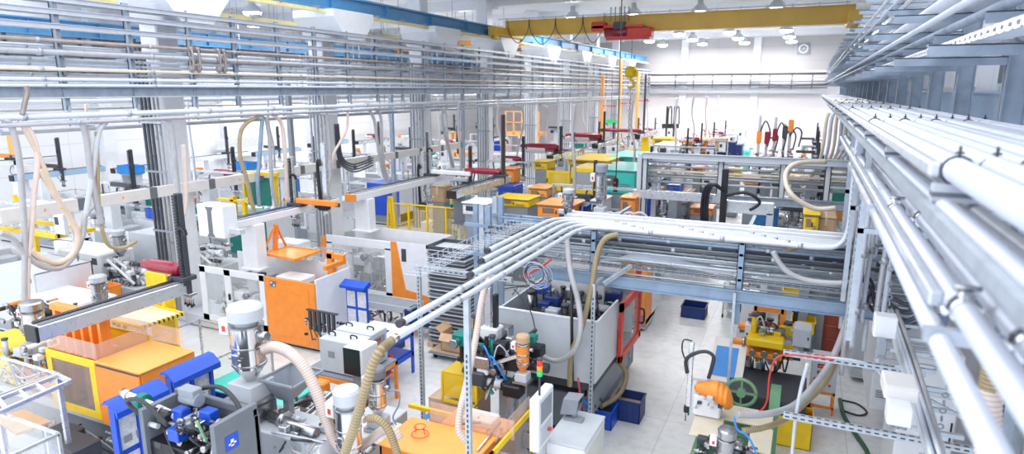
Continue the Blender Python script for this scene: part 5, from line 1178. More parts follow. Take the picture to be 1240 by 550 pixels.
# ================================================================ RIGHT OF THE AISLE
R = T('moulding_machine', 'green machine with cream top plates at the bottom right of the aisle', 'machine', (-.65, 9.1, 0))
part(R, 'machine_base', MB('green').box(-1.15, -.1, 8.25, 10.0, 0, .95, c=.02).box(-1.05, -.2, 8.3, 9.0, .95, 1.15, 'greendark').box(-.75, -.5, 8.23, 8.25, .3, .9, 'lightgrey'))
part(R, 'side_plate', MB('green').box(-1.2, -1.1, 9.9, 10.0, .3, 1.45).box(-.2, -.05, 9.9, 10.2, .3, 1.5)); part(R, 'hand_wheel', MB('green').torus((-.62, 10.0, 1.35), .22, .03, 'y', 22, 6).cyl((-.62, 9.95, 1.35), (-.62, 10.05, 1.35), .07).rod((-.84, 10, 1.35), (-.4, 10, 1.35), .03).rod((-.62, 10, 1.15), (-.62, 10, 1.57), .03))
for (x0, x1, y0, y1) in ((-1.2, -.78, 8.7, 9.35), (-1.0, -.12, 9.35, 9.85), (-.4, -.1, 8.6, 9.3)): part(R, 'top_plate', MB('cream').box(x0, x1, y0, y1, 1.16, 1.19, c=.006))
part(R, 'cabinet', MB('green').box(-1.15, -.75, 7.9, 8.2, 0, 1.0, c=.04)); fittings(R, -1.0, -.3, 8.2, 8.7, 1.0, 1.4, 50, 61, ('black', 'darkgrey', 'steel', 'chrome', 'midgrey'), 6, ('rubber', 'skyblue', 'rubber'))
loader(PY(881, 520, 8.2)[0], 8.2, .85, 'slim chrome hopper standing on the green machine', .11, .8, 'steel', base=True, body='steel')
R = T('take_out_robot', 'slim aluminium picker arm with orange ribbed cover above the green machine', 'robot', (-.95, 9.6, 1.2))
p = PY(834, 440, 9.4); pb = PY(834, 492, 9.4); pt = PY(838, 415, 9.4)
part(R, 'vertical_arm', MB('alu').box(pt[0]-.035, pt[0]+.035, 9.37, 9.43, pb[2], pt[2], c=.008)); part(R, 'gripper', MB('black').box(p[0]-.03, p[0]+.04, 9.36, 9.44, pb[2]-.1, pb[2], c=.006).cyl((p[0], 9.4, pb[2]-.25), (p[0], 9.4, pb[2]-.1), .014, n=6, m='steel').cyl((p[0]+.04, 9.4, pb[2]-.15), (p[0]+.04, 9.4, pb[2]), .014, n=6, m='tealdark'))
part(R, 'cable', MB('rubber').tube(pl(9.35, (832, 452), (831, 436), (842, 428), (855, 426), (864, 432), (862, 445), (858, 458)), .028, 8)); part(R, 'cable', MB('rubber').tube(pl(9.4, (838, 413), (828, 412), (826, 424), (830, 436)), .012, 6))
c = PY(866, 473, 9.3); b = MB('orange'); pr_ = [(.02, -.30), (.07, -.27), (.11, -.15), (.145, -.05)] + [(.155+.012*(k % 2), .0+.035*k) for k in range(6)] + [(.13, .22), (.06, .26)]
b.lathe((c[0]+.0, 9.3, c[2]+.0), pr_, 18, axis='x'); n_ = len(b.v); b.v = [(x, y, z - .9*max(0, (x-c[0]))*max(0, (x-c[0])) - .35*max(0, x-c[0])) for x, y, z in b.v]
part(R, 'orange_cover', b, 'orange ribbed cover')
part(R, 'base_block', MB('white').box(c[0]-.3, c[0]+.1, 9.25, 9.5, 1.2, c[2]-.1, c=.02)); fittings(R, c[0]-.25, c[0]+.15, 9.1, 9.3, c[2]-.25, c[2], 12, 62, ('lightgrey', 'darkgrey'), 0, ('rubber',))
part(R, 'slide', MB('alu').box(pt[0], c[0], 9.42, 9.5, c[2]-.05, c[2]+.05))
hose('feed_hose', 'grey ribbed hose rising from the hopper on the green machine to the right rack', pl([8.2, 8.4, 8.8, 9.2, 9.6, 9.7, 9.7, 9.7], (893, 502), (925, 502), (960, 492), (985, 468), (1005, 440), (1022, 400), (1035, 350), (1042, 290)), .045, 'hosegrey', .03, .05, 10)
hose('feed_hose', 'tan hose rising beside the grey ribbed one from the green machine', pl([8.2, 8.4, 8.8, 9.2, 9.6, 9.8], (900, 522), (925, 518), (950, 508), (975, 488), (1000, 462), (1015, 430)), .04, 'hosetan', .04, .05, 10)
solo('hose_cuff', 'steel cuff on the tan hose above the right rack drop', 'cuff', MB('hosetan').tube(pl(9.68, (1043, 300), (1042, 325), (1038, 350)), .05, 10, rib=.06, ribstep=.05))
hose('air_hose', 'bright blue air hose hanging before the green machine', pl(8.1, (889, 505), (893, 520), (905, 528), (914, 545), (918, 560)), .014, 'skyblue')
hose('air_hose', 'red air hose looping from the slotted channel to the green machine', pl([9.0]*7, (893, 498), (915, 500), (928, 488), (932, 455), (940, 434), (960, 430), (1010, 436)), .012, 'red')
solo('white_pole', 'thin white cable drop hanging between the slotted channels', 'cable', MB('pipewhite').tube(pl(8.3, (978, 440), (970, 470), (963, 510), (958, 560)), .022, 7))
# white console and control cabinet by the aisle
R = T('control_console', 'white sloped control console with blue sheet beside the aisle', 'control panel', (-1.0, 12.3, 0))
part(R, 'body', MB('white').box(-1.25, -.78, 11.6, 12.4, 0, .78, c=.02)); part(R, 'sloped_top', MB('offwhite').prism([(11.5, .80), (12.45, 1.28), (12.5, 1.16), (11.6, .66)], -1.32, -.72, 'x')); part(R, 'sheet', MB('skyblue').add([(-1.26, 11.6, .865), (-.86, 11.6, .865), (-.86, 12.25, 1.19), (-1.26, 12.25, 1.19)], [(0, 1, 2, 3)])); part(R, 'post', MB('white').box(-.8, -.6, 12.5, 12.7, 0, 1.6, c=.01))
cabinet(-1.05, -.68, 13.6, 14.5, 0, 1.75, 'tall white cabinet with blue note behind the sloped console', 'white', False)
cabinet(-.62, -.42, 13.4, 14.1, .2, 1.75, 'narrow white cabinet beside the orange and yellow press', 'offwhite', False)
R = T('press_machine', 'orange and yellow vertical press with black hydraulic body', 'machine', (-.35, 12.4, 0))
part(R, 'machine_base', MB('darkgrey').box(-.85, .35, 11.2, 12.4, .1, .8, c=.03).box(-.8, .1, 11.3, 12.3, 0, .1, 'black').box(-.95, .25, 11.0, 12.2, .8, .86, 'darkgrey'))
part(R, 'press_head', MB('yellow').box(-.72, -.08, 11.95, 12.5, 1.38, 1.54, c=.03).box(-.70, -.10, 11.9, 12.52, 1.2, 1.3, 'orange', .02)); part(R, 'column', MB('orange').box(-.68, -.6, 12.5, 12.7, .8, 2.2, c=.01).box(-.2, -.1, 12.5, 12.7, .8, 2.2, c=.01).box(-.66, -.14, 12.5, 12.75, 1.9, 2.05))
for x in (-.6, -.4, -.2): part(R, 'piston', MB('steel').cyl((x, 12.15, .86), (x, 12.15, 1.2), .03, n=10).cyl((x, 11.86, 1.3), (x, 11.94, 1.3), .06, n=12))
fittings(R, -.75, .1, 12.3, 12.9, 1.0, 2.0, 70, 63, ('orange', 'darkgrey', 'orange', 'yellow', 'steel', 'black', 'lightgrey'), 8, ('rubber', 'skyblue', 'hosepink')); fittings(R, -.2, .4, 11.2, 12.2, .3, .9, 30, 64, ('black', 'darkgrey', 'midgrey'), 6, ('rubber',))
cabinet(.05, .35, 12.1, 12.5, 1.45, 1.8, 'small grey operator box by the orange press', 'lightgrey', False, vents=False); 
R = T('steel_drum', 'rust red steel drum against the right side of the hall', 'drum', (.90, 16.1, 0)); b = MB('rust'); b.lathe((.90, 16.1, 0), [(.33, 0), (.335, .02), (.33, .04), (.33, .33), (.345, .35), (.33, .37), (.33, .66), (.345, .68), (.33, .70), (.33, .98), (.335, 1.0)], 26); part(R, 'body', b); part(R, 'lid', MB('crimson').cyl((.9, 16.1, .99), (.9, 16.1, 1.005), .31, n=26))
R = T('power_box', 'grey control box with red displays on an orange stand', 'control box', (.65, 12.6, 0)); part(R, 'body', MB('lightgrey').box(.42, .86, 12.6, 13.0, .45, 1.12, c=.012)); part(R, 'stand', MB('orange').box(.42, .46, 12.6, 12.64, 0, .45).box(.82, .86, 12.6, 12.64, 0, .45).box(.42, .46, 12.96, 13, 0, .45).box(.82, .86, 12.96, 13, 0, .45).box(.42, .86, 12.6, 12.64, .4, .45).box(.42, .86, 12.6, 12.64, .12, .16))
part(R, 'display', MB('black').box(.52, .68, 12.592, 12.6, .92, 1.0).box(.54, .66, 12.588, 12.592, .94, .98, 'redlamp').box(.52, .68, 12.592, 12.6, .8, .86, 'darkgrey').box(.54, .66, 12.588, 12.592, .81, .85, 'redlamp'))
for x, z, m in ((.5, .7, 'red'), (.58, .62, 'black'), (.68, .68, 'green'), (.75, .6, 'red'), (.6, .53, 'white')): part(R, 'switch', MB(m).cyl((x, 12.57, z), (x, 12.6, z), .025, n=10))
bin_(.17, 11.35, 0, .62, .5, .55, 'bright yellow tub below the slotted channel', 'yellow'); bin_(PZ(952, 497, .5)[0], PZ(952, 497, .5)[1]+.25, 0, .8, .45, .5, 'red tub behind the bright yellow one', 'red'); bin_(.1, 16.6, .9, .7, .5, .35, 'upper yellow tub near the rust red drum', 'yellow'); bin_(.25, 15.6, .55, .5, .45, .3, 'lower yellow tub near the rust red drum', 'yellow')
R = T('tub_stand', 'grey steel stand under the yellow tubs near the drum', 'stand', (.15, 16.2, 0)); part(R, 'top', MB('grey').box(-.3, .5, 16.3, 16.9, .85, .89).box(0, .5, 15.4, 15.85, .5, .54)); part(R, 'support', MB('grey').box(-.28, -.24, 16.5, 16.54, 0, .85).box(.44, .48, 16.5, 16.54, 0, .85).box(.02, .06, 15.6, 15.64, 0, .5).box(.44, .48, 15.6, 15.64, 0, .5))
hose('cable', 'green hoses lying on the floor beside the grey control box', [(1.0, 13.3, .05), (1.05, 12.6, .04), (1.2, 12.0, .04), (1.35, 11.4, .04), (1.3, 10.9, .1)], .04, 'greendark'); hose('cable', 'black cable ring on the floor near the green hoses', [(1.0, 12.9, .02), (1.3, 12.8, .02), (1.45, 13.0, .02), (1.3, 13.3, .02), (1.0, 13.35, .02)], .018, 'rubber')
bin_(-2.42, 17.2, 0, .62, .6, .32, 'blue box on the floor at the far end of the aisle', 'binblue')
R = T('steel_trolley', 'steel shelf trolley with castors at the far end of the aisle', 'trolley', (-1.8, 18, 0)); z1 = .85
for z in (.25, .55, .85): part(R, 'shelf', MB('lightgrey').box(-1.72, -.92, 17.3, 18.6, z, z+.03))
for x in (-1.70, -.94):
    for y in (17.32, 18.58): part(R, 'post', MB('galv').box(x-.02, x+.02, y-.02, y+.02, .1, 1.0)); part(R, 'castor', MB('black').cyl((x-.02, y, .06), (x+.02, y, .06), .06, n=10))
part(R, 'load', MB('steel').box(-1.6, -1.1, 17.5, 18.3, .88, .98, c=.02))
# slotted channels and cable trunking at the right wall
def slotch(u0, v0, u1, v1, Y, lab, h=.07):
    a, c = PY(u0, v0, Y), PY(u1, v1, Y); z = (a[2]+c[2])/2; b = MB('galv'); b.box(a[0], c[0], Y, Y+.07, z-h/2, z+h/2); b.slots((a[0], Y-.002, z), (c[0], Y-.002, z), .018, .09, face='y').slots((a[0], Y+.035, z+h/2+.001), (c[0], Y+.035, z+h/2+.001), .025, .09, face='z')
    return solo('slotted_channel', lab, 'channel', b)
slotch(948, 432, 1122, 450, 9.0, 'upper slotted galvanised channel with cables reaching out from the right wall'); slotch(948, 508, 1190, 545, 8.2, 'lower slotted galvanised channel reaching out from the right wall')
hose('cable', 'pale cables lying on the upper slotted channel', pl(9.03, (950, 430), (1000, 433), (1040, 438), (1062, 448), (1075, 470), (1080, 500)), .02, 'pipewhite'); hose('cable', 'red cable lying along the upper slotted channel', pl(9.05, (955, 428), (1000, 431), (1050, 441), (1070, 455), (1080, 490)), .012, 'red')
a, c = PZ(1074, 366, 3.05), PZ(1137, 565, 3.05)
R = T('cable_trunking', 'pale cable trunking full of cables running low along the right wall', 'cable tray', ((a[0]+c[0])/2, 9, 2)); b = MB('offwhite'); b.rod(a, c, .13, .08, 'lightgrey'); part(R, 'channel', b); part(R, 'cable', MB('hosegrey').tube([vadd(a, (.05, 0, .06)), vadd(vmul(vadd(a, c), .5), (.07, 0, .07)), vadd(c, (.03, 0, .06))], .03, 8)); part(R, 'cable', MB('pipewhite').tube([vadd(a, (-.04, 0, .06)), vadd(vmul(vadd(a, c), .5), (-.02, 0, .07)), vadd(c, (-.05, 0, .06))], .025, 8)); part(R, 'cable', MB('pipewhite').tube([vadd(a, (0, 0, .08)), vadd(vmul(vadd(a, c), .5), (.01, .3, .08)), vadd(c, (0, 0, .09))], .02, 8))
for i in range(9):
    p = vadd(a, vmul(vsub(c, a), (i+.5)/9)); part(R, 'clip', MB('galv').box(p[0]-.1, p[0]+.3, p[1]-.02, p[1]+.02, p[2]-.09, p[2]-.05))
def jbox(u0, v0, u1, v1, Y, d, lab, m='white'):
    p, q = PY(u0, v0, Y), PY(u1, v1, Y); R = T('junction_box', lab, 'electrical box', ((p[0]+q[0])/2, Y, q[2])); part(R, 'body', MB(m).box(p[0], q[0], Y, Y+d, q[2], p[2], c=.012)); part(R, 'cover', MB(m).box(p[0]+.01, q[0]-.01, Y-.01, Y, q[2]+.01, p[2]-.01, c=.003))
    b = MB('grey')
    for i in range(3): x = p[0]+(q[0]-p[0])*(i+.8)/3.6; b.cyl((x, Y+d*.5, q[2]-.06), (x, Y+d*.5, q[2]), .025, n=8)
    part(R, 'cable_gland', b); return R
jbox(1060, 383, 1085, 412, 7.9, .2, 'white junction box high on the cable trunking'); jbox(1076, 492, 1104, 520, 5.9, .2, 'large white junction box under the lower cable trunking'); jbox(1072, 466, 1112, 490, 6.1, .35, 'flat pale box lying on the cable trunking', 'offwhite'); jbox(1063, 414, 1073, 432, 7.7, .15, 'small dark framed box under the upper junction box', 'grey')
# white wall cabinets and door leaf
cabinet(1.35, 1.75, 12.0, 13.6, .55, 3.0, 'tall white switch cabinet at the right wall beside the drum, nearer one', 'white', False); cabinet(1.2, 1.6, 14.4, 15.6, .1, 2.4, 'pale grey cabinet at the right wall behind the tall white one', 'lightgrey', False)
cabinet(1.5, 2.2, 10.0, 11.2, 0, 2.45, 'wide white cabinet at the right wall below the cable trunking', 'white', False); cabinet(1.75, 2.5, 17.5, 19.5, 0, 3.2, 'far white wall cabinet beyond the drum', 'white', False)
R = T('wall_bracket', 'galvanised triangular bracket sticking out of the right wall', 'bracket', (2.2, 8.9, 2.4)); p = PY(1095, 472, 8.9); b = MB('galv'); b.box(p[0], 2.6, 8.88, 8.94, p[2]-.03, p[2]+.03).rod((p[0]+.2, 8.91, p[2]-.05), (2.5, 8.91, p[2]-.45), .04).box(2.5, 2.6, 8.8, 9.0, p[2]-.55, p[2]+.1); part(R, 'arm', b)
R = T('wire_shelf', 'small wire document shelf on the right wall cabinet', 'shelf', (1.6, 9.9, 2.6)); p = PY(1085, 415, 9.8); b = MB('galv')
for k in range(3): b.tube([(p[0]-.2, 9.8, p[2]-.13*k), (p[0]+.45, 9.8, p[2]-.13*k), (p[0]+.47, 9.8, p[2]-.13*k-.06)], .012, 5)
part(R, 'wire', b)
# hanging chains
def chain(u0, v0, u1, v1, Y, lab, m='galv', s=.05):
    a, c = PY(u0, v0, Y), PY(u1, v1, Y); n = int(vlen(vsub(a, c))/(s*1.3)); b = MB(m)
    for i in range(n):
        p = vadd(a, vmul(vsub(c, a), (i+.5)/n)); b.torus(p, s*.42, s*.12, 'y' if i % 2 else 'x', 8, 4)
    return solo('chain', lab, 'chain', b)
chain(1081, 262, 1077, 372, 8.2, 'thin steel chain hanging above the upper junction box', 'grey', .06); chain(1176, 280, 1135, 540, 6.6, 'steel chain hanging before the white right wall', 'grey', .06); hose('pull_cord', 'yellow pull cord hanging beneath the right rack', pl(9.6, (1076, 270), (1074, 300), (1071, 325)), .012, 'yellow')
p = PY(1193, 505, 5.0)
hose('duct_hose', 'wide beige ribbed duct hose standing against the right wall', pl(5.6, (1199, 470), (1197, 500), (1196, 530), (1195, 575)), .085, 'hosepink', .07, .07, 16); solo('hose_clamp', 'brown collar on top of the wide beige duct hose', 'collar', MB('hosetan').tube(pl(5.6, (1204, 440), (1202, 455), (1199, 473)), .08, 12, rib=.06, ribstep=.05))
for i, (v0, v1) in enumerate([(355, 360), (365, 372), (372, 382), (390, 393)]):
    hose('cable', 'thick dark cable bowing to the right wall beside the chain, %s from the top' % ORD[i], pl([9.6]*4, (1075, v0+2), (1095, v1+8-i), (1112, v1+5-2*i), (1130, v0+2)), .03, 'pipedark')
hose('cable', 'looping black cables at the right end of the nearer aisle rack', pl(9.9, (1040, 335), (1055, 350), (1060, 370), (1070, 380), (1082, 372)), .025, 'rubber'); hose('cable', 'second black cable loop at the right end of the nearer aisle rack', pl(9.95, (1035, 340), (1050, 335), (1058, 350), (1050, 365), (1064, 385)), .02, 'rubber')
hose('feed_hose', 'grey hose dipping along the right half of the nearer aisle rack', pl(9.9, (936, 305), (945, 320), (958, 332), (980, 340), (1010, 343), (1035, 342)), .04, 'hosegrey'); hose('feed_hose', 'tan hose crossing behind the grey dip on the nearer aisle rack', pl(10.6, (940, 312), (950, 305), (965, 300), (975, 296)), .035, 'hosetan')
hose('feed_hose', 'beige hose sweeping in a wide bow before the farther aisle rack', pl([15, 14.6, 14.3, 14, 14, 14], (1000, 196), (965, 198), (951, 212), (958, 235), (985, 252), (1012, 252)), .05, 'pipecream', n=9)
# ================================================================ SECOND AND THIRD MACHINE ROWS
R = T('moulding_machine', 'white machine with a tall flat orange door standing left of the grey dryer unit', 'machine', (-11.6, 11.3, 0))
part(R, 'machine_base', MB('lightgrey').box(-14.4, -9.9, 10.95, 12.0, .05, .35, c=.02).box(-14.3, -10.0, 11.0, 11.9, 0, .05, 'black'))
part(R, 'door', MB('orange').box(-11.42, -9.9, 10.86, 10.9, .12, 1.70, c=.015).box(-11.25, -10.08, 10.852, 10.862, .3, 1.55, 'orange', .006), 'flat orange door')
part(R, 'nameplate', MB('midgrey').box(-11.22, -11.05, 10.845, 10.852, 1.48, 1.62).box(-11.20, -11.15, 10.84, 10.846, 1.56, 1.6, 'white').box(-11.12, -11.07, 10.84, 10.846, 1.5, 1.54, 'white'))
part(R, 'end_wall', MB('white').box(-9.93, -9.88, 10.9, 12.1, .12, 1.78, c=.01).box(-10.6, -9.9, 12.06, 12.1, .12, 1.9)); part(R, 'left_wall', MB('white').box(-13.6, -11.44, 10.88, 10.92, 1.55, 1.72, c=.008).box(-11.6, -11.44, 10.88, 10.92, .3, 1.7).box(-13.6, -13.4, 10.88, 10.92, .3, 1.7).box(-12.75, -12.55, 10.88, 10.92, .3, 1.7).box(-13.6, -11.44, 10.88, 10.92, .3, .45))
part(R, 'pane', MB('glass').box(-12.55, -11.6, 10.895, 10.905, .45, 1.55)); part(R, 'pane', MB('glass').box(-13.4, -12.75, 10.895, 10.905, .45, 1.55)); part(R, 'back_wall', MB('white').box(-13.6, -9.9, 12.1, 12.14, .3, 1.8)); part(R, 'orange_frame', MB('orange').box(-10.4, -10.25, 11.9, 12.0, .3, 2.15).box(-10.4, -9.9, 11.9, 12.0, 2.0, 2.12).box(-10.0, -9.9, 11.3, 12.0, 1.9, 2.0))
part(R, 'cover_box', MB('white').box(-11.4, -10.6, 11.2, 11.7, 1.45, 1.62, c=.02)); clampunit(R, -13.2, -11.0, 11.0, 11.95, .35, 1.45, 71)
fittings(R, -13.3, -11.7, 11.0, 11.8, .5, 1.5, 60, 72, ('white', 'steel', 'offwhite', 'lightgrey', 'grey'), 6); part(R, 'handle', MB('black').box(-12.62, -12.58, 10.84, 10.88, .95, 1.1))
fittings(R, -10.2, -9.0, 10.55, 10.8, .45, 1.1, 16, 73, ('darkgrey', 'black', 'steel'), 5, ('rubber', 'greendark'))
b = MB('darkgrey')
for i in range(6): b.box(-9.8+.13*i, -9.74+.13*i, 10.5, 10.56, .75, 1.2)
b.box(-9.85, -9.0, 10.5, 10.56, 1.2, 1.23); solo('heat_sink', 'black finned radiator beside the flat orange door', 'radiator', b)
robot(-12.0, 9.9, 14.2, 2.86, 'white gantry robot beam with purple-edged track and orange end carriage', carr=.66, cm='orange', beam='white', ped=(11.2, 1.75), w=.34, h=.17, arm=(1.3, .3), side=1, arml=1.3, endcap='white', armdark=False, stripe='binblue')
R = T('robot_control_box', 'white robot end box with a black tapered stripe on the gantry beam', 'control box', (-12.6, 10.0, 2.8)); p, q = PY(237, 247, 9.7), PY(272, 290, 9.7); part(R, 'body', MB('white').box(p[0], q[0], 9.7, 10.1, q[2], p[2], c=.02)); X0 = (p[0]+q[0])/2; part(R, 'stripe', MB('midgrey').prism([(X0-.12, p[2]-.04), (X0+.12, p[2]-.04), (X0+.06, p[2]-.13), (X0+.06, q[2]+.1), (X0+.12, q[2]+.02), (X0-.12, q[2]+.02), (X0-.06, q[2]+.1), (X0-.06, p[2]-.13)], 9.692, 9.7, 'y')); part(R, 'bracket', MB('lightgrey').box(q[0], q[0]+.3, 9.85, 10.0, 2.95, 3.05))
R = T('reject_tray', 'orange square tray hanging on an orange tripod frame above the white machine', 'tray', (-11.4, 13, 2)); tz = 2.05; q = [PZ(316, 307, tz), PZ(358, 315, tz), PZ(388, 304, tz), PZ(350, 299, tz)]
b = MB('orange')
for i in range(4): b.rod(q[i], q[(i+1) % 4], .05)
part(R, 'frame', b); part(R, 'deck', MB('orangelight').add(q, [(0, 1, 2, 3)])); top = PY(334, 272, q[0][1]+.35); b = MB('orange'); m1 = vmul(vadd(q[0], q[3]), .5); b.rod(top, vadd(q[0], (.05, 0, 0)), .045).rod(top, vadd(m1, (0, 0, 0)), .09).rod(top, vadd(q[3], (-.1, 0, 0)), .045).rod((m1[0], m1[1], 1.9), (m1[0], m1[1], m1[2]), .08); part(R, 'tripod', b)
cage(-12.0, -10.9, 12.9, 13.5, 0, 1.75, 'aluminium framed clear enclosure behind the flat orange door machine', doors=2)
cage(-10.9, -9.0, 7.2, 8.6, 0, 1.45, 'aluminium framed clear enclosure behind the yellow striped tray', doors=3)
docX = -9.35
R = T('document_board', 'blue hooded document board behind the grey dryer unit', 'notice board', (-9.3, 11.4, 0)); p = PY(418, 345, 11.6); q_ = PY(446, 395, 11.6)
part(R, 'frame', MB('blue').box(p[0], q_[0], 11.6, 11.66, .2, p[2], c=.01)); part(R, 'hood', MB('blue').prism([(11.42, p[2]-.02), (11.42, p[2]+.04), (11.64, p[2]+.14), (11.70, p[2]+.10), (11.66, p[2])], p[0]-.03, q_[0]+.06, 'x'))
w = q_[0]-p[0]
for i in range(2):
    for j in range(3): part(R, 'document_sheet', MB('paper').box(p[0]+.04+i*w/2, p[0]+w/2-.03+i*w/2, 11.59, 11.6, p[2]-.5-.45*j, p[2]-.12-.45*j))
# third row: white machine with orange wedge
R = T('moulding_machine', 'white machine with an orange wedge panel and large clear window in the third row', 'machine', (-10.5, 14.4, 0)); y0 = 14.0; 
part(R, 'machine_base', MB('lightgrey').box(-13.5, -9.0, y0+.05, y0+1.3, .05, .35, c=.02).box(-13.4, -9.1, y0+.1, y0+1.2, 0, .05, 'black'))
part(R, 'front_wall', MB('white').box(-12.2, -10.0, y0-.02, y0+.02, 1.75, 2.0, c=.008).box(-12.2, -12.0, y0-.02, y0+.02, .2, 1.8).box(-10.2, -9.98, y0-.02, y0+.02, .2, 1.8).box(-12.2, -10.0, y0-.02, y0+.02, .2, .55))
part(R, 'pane', MB('glass').box(-12.0, -10.2, y0-.004, y0+.004, .55, 1.75)); part(R, 'colour_wedge', MB('orange').prism([(-9.98, .3), (-8.85, .3), (-8.85, .62), (-9.55, .72), (-9.8, 2.02), (-9.98, 2.02)], y0-.04, y0, 'y'), 'orange wedge panel'); part(R, 'end_panel', MB('white').prism([(-8.85, .62), (-8.85, 2.02), (-9.8, 2.02), (-9.55, .72)], y0-.03, y0, 'y')); part(R, 'end_wall', MB('lightgrey').box(-8.88, -8.84, y0, y0+1.3, .5, 2.02)); part(R, 'back_wall', MB('white').box(-12.2, -8.9, y0+1.3, y0+1.34, .3, 2.02))
part(R, 'colour_wedge', MB('orange').prism([(-12.45, .6), (-12.2, .6), (-12.2, 1.95), (-12.35, 1.95)], y0-.04, y0, 'y'), 'second orange wedge panel'); part(R, 'nameplate', MB('darkgrey').box(-9.65, -9.5, y0-.035, y0-.03, 1.5, 1.85).box(-8.838, -8.83, y0+1.0, y0+1.2, 1.6, 1.85))
clampunit(R, -12.0, -10.0, y0+.1, y0+1.2, .4, 1.7, 74, 'offwhite'); fittings(R, -12.0, -10.1, y0+.15, y0+1.1, .6, 1.7, 60, 75, ('offwhite', 'steel', 'lightgrey', 'grey', 'midgrey'), 5); injunit(R, -14.6, -12.4, y0+.1, y0+1.2, 1.0, 76)
part(R, 'vent_grille', MB('darkgrey').box(-8.8, -8.5, y0+.2, y0+.9, .3, .9))
R = T('conveyor', 'low dark belt conveyor in front of the third row machine', 'conveyor', (-9.3, 12.8, 0)); part(R, 'belt', MB('grey').box(-10.3, -8.6, 12.75, 13.3, .62, .68, c=.01)); part(R, 'frame', MB('lightgrey').box(-10.32, -8.58, 12.72, 12.76, .56, .72).box(-10.32, -8.58, 13.3, 13.34, .56, .72)); fittings(R, -10.2, -8.8, 12.75, 13.2, .15, .55, 24, 77, ('steel', 'grey', 'darkgrey'), 3)
bin_(-8.35, 12.85, .35, .7, .45, .34, 'dark blue bin at the end of the low belt conveyor'); bin_(-8.6, 11.9, .0, .5, .4, .3, 'dark blue bin on the floor beside the blue document board'); solo('step_stool', 'orange floor stand next to the film-wrapped tray stack', 'stand', MB('orange').box(-8.05, -8.0, 12.9, 12.95, 0, .42).box(-7.9, -7.85, 12.9, 12.95, 0, .42).box(-8.05, -7.85, 12.88, 13.3, .42, .47).box(-8.05, -8.0, 13.25, 13.3, 0, .42).box(-7.9, -7.85, 13.25, 13.3, 0, .42)); solo('bin_table', 'steel stand under the bin at the conveyor end', 'stand', MB('grey').box(-8.75, -7.95, 12.6, 13.1, .3, .34).box(-8.72, -8.68, 12.62, 12.66, 0, .3).box(-8.02, -7.98, 12.62, 12.66, 0, .3))
robot(-11.5, 14.3, 19.8, 2.95, 'white gantry robot beam with orange ends above the third row', carr=.78, cm='white', beam='white', ped=(14.9, 2.0), w=.36, h=.2, arm=(1.5, .7), side=1, arml=1.5, endcap='orange', armdark=False)
fence(-11.6, -8.3, 16.3, .3, 2.6, 'yellow mesh safety fence behind the third row machine', n=5); fence(16.3, 18.5, -8.3, .3, 2.6, 'yellow mesh safety fence returning toward the back beside the blue stand', axis='y', n=3)
R = T('tripod_stand', 'tall yellow robot stand rising from the yellow fence', 'stand', (-11.1, 15.9, 0)); b = MB('yellow'); p = PY(472, 238, 15.9); b.rod((p[0]-.25, 15.9, 0), (p[0]-.05, 15.9, p[2]), .05).rod((p[0]+.3, 15.9, 0), (p[0]+.08, 15.9, p[2]), .05).rod((p[0], 16.2, 0), (p[0], 15.9, p[2]), .09); part(R, 'frame', b)
stacklight(PY(548, 262, 16.3)[0], 16.25, 2.6, 'green amber and red signal light on the yellow mesh fence', .1, 1.3)
R = T('document_board', 'small blue hooded document stand above the tray stack', 'notice board', (-7.4, 15.2, 0)); part(R, 'post', MB('blue').box(-8.0, -7.55, 15.2, 15.26, 0, 2.0)); part(R, 'hood', MB('blue').box(-8.05, -7.4, 14.95, 15.35, 2.0, 2.16, c=.05))
robot(-8.95, 15.5, 19.2, 3.02, 'silver gantry robot beam with crimson cover behind the yellow fence', carr=.86, w=.3, h=.22, arm=(2.0, .2), arml=1.3, ped=(16.1, 2.2), pedm='midgrey', grip=False)
R = T('busbar_beam', 'long cream beam with black joints crossing the left half of the hall', 'beam', (-14.2, 14, 3.5)); zb_ = PX(0, 262, -14.2)[2]
y_ = 7.0
while y_ < 25: part(R, 'segment', MB('offwhite').box(-14.28, -14.1, y_, y_+1.5, zb_-.13, zb_+.13, c=.01).box(-14.285, -14.095, y_+1.5, y_+1.68, zb_-.13, zb_+.13, 'midgrey').box(-14.1, -14.095, y_+.8, y_+.84, zb_-.03, zb_+.03, 'orangelight')); y_ += 1.68
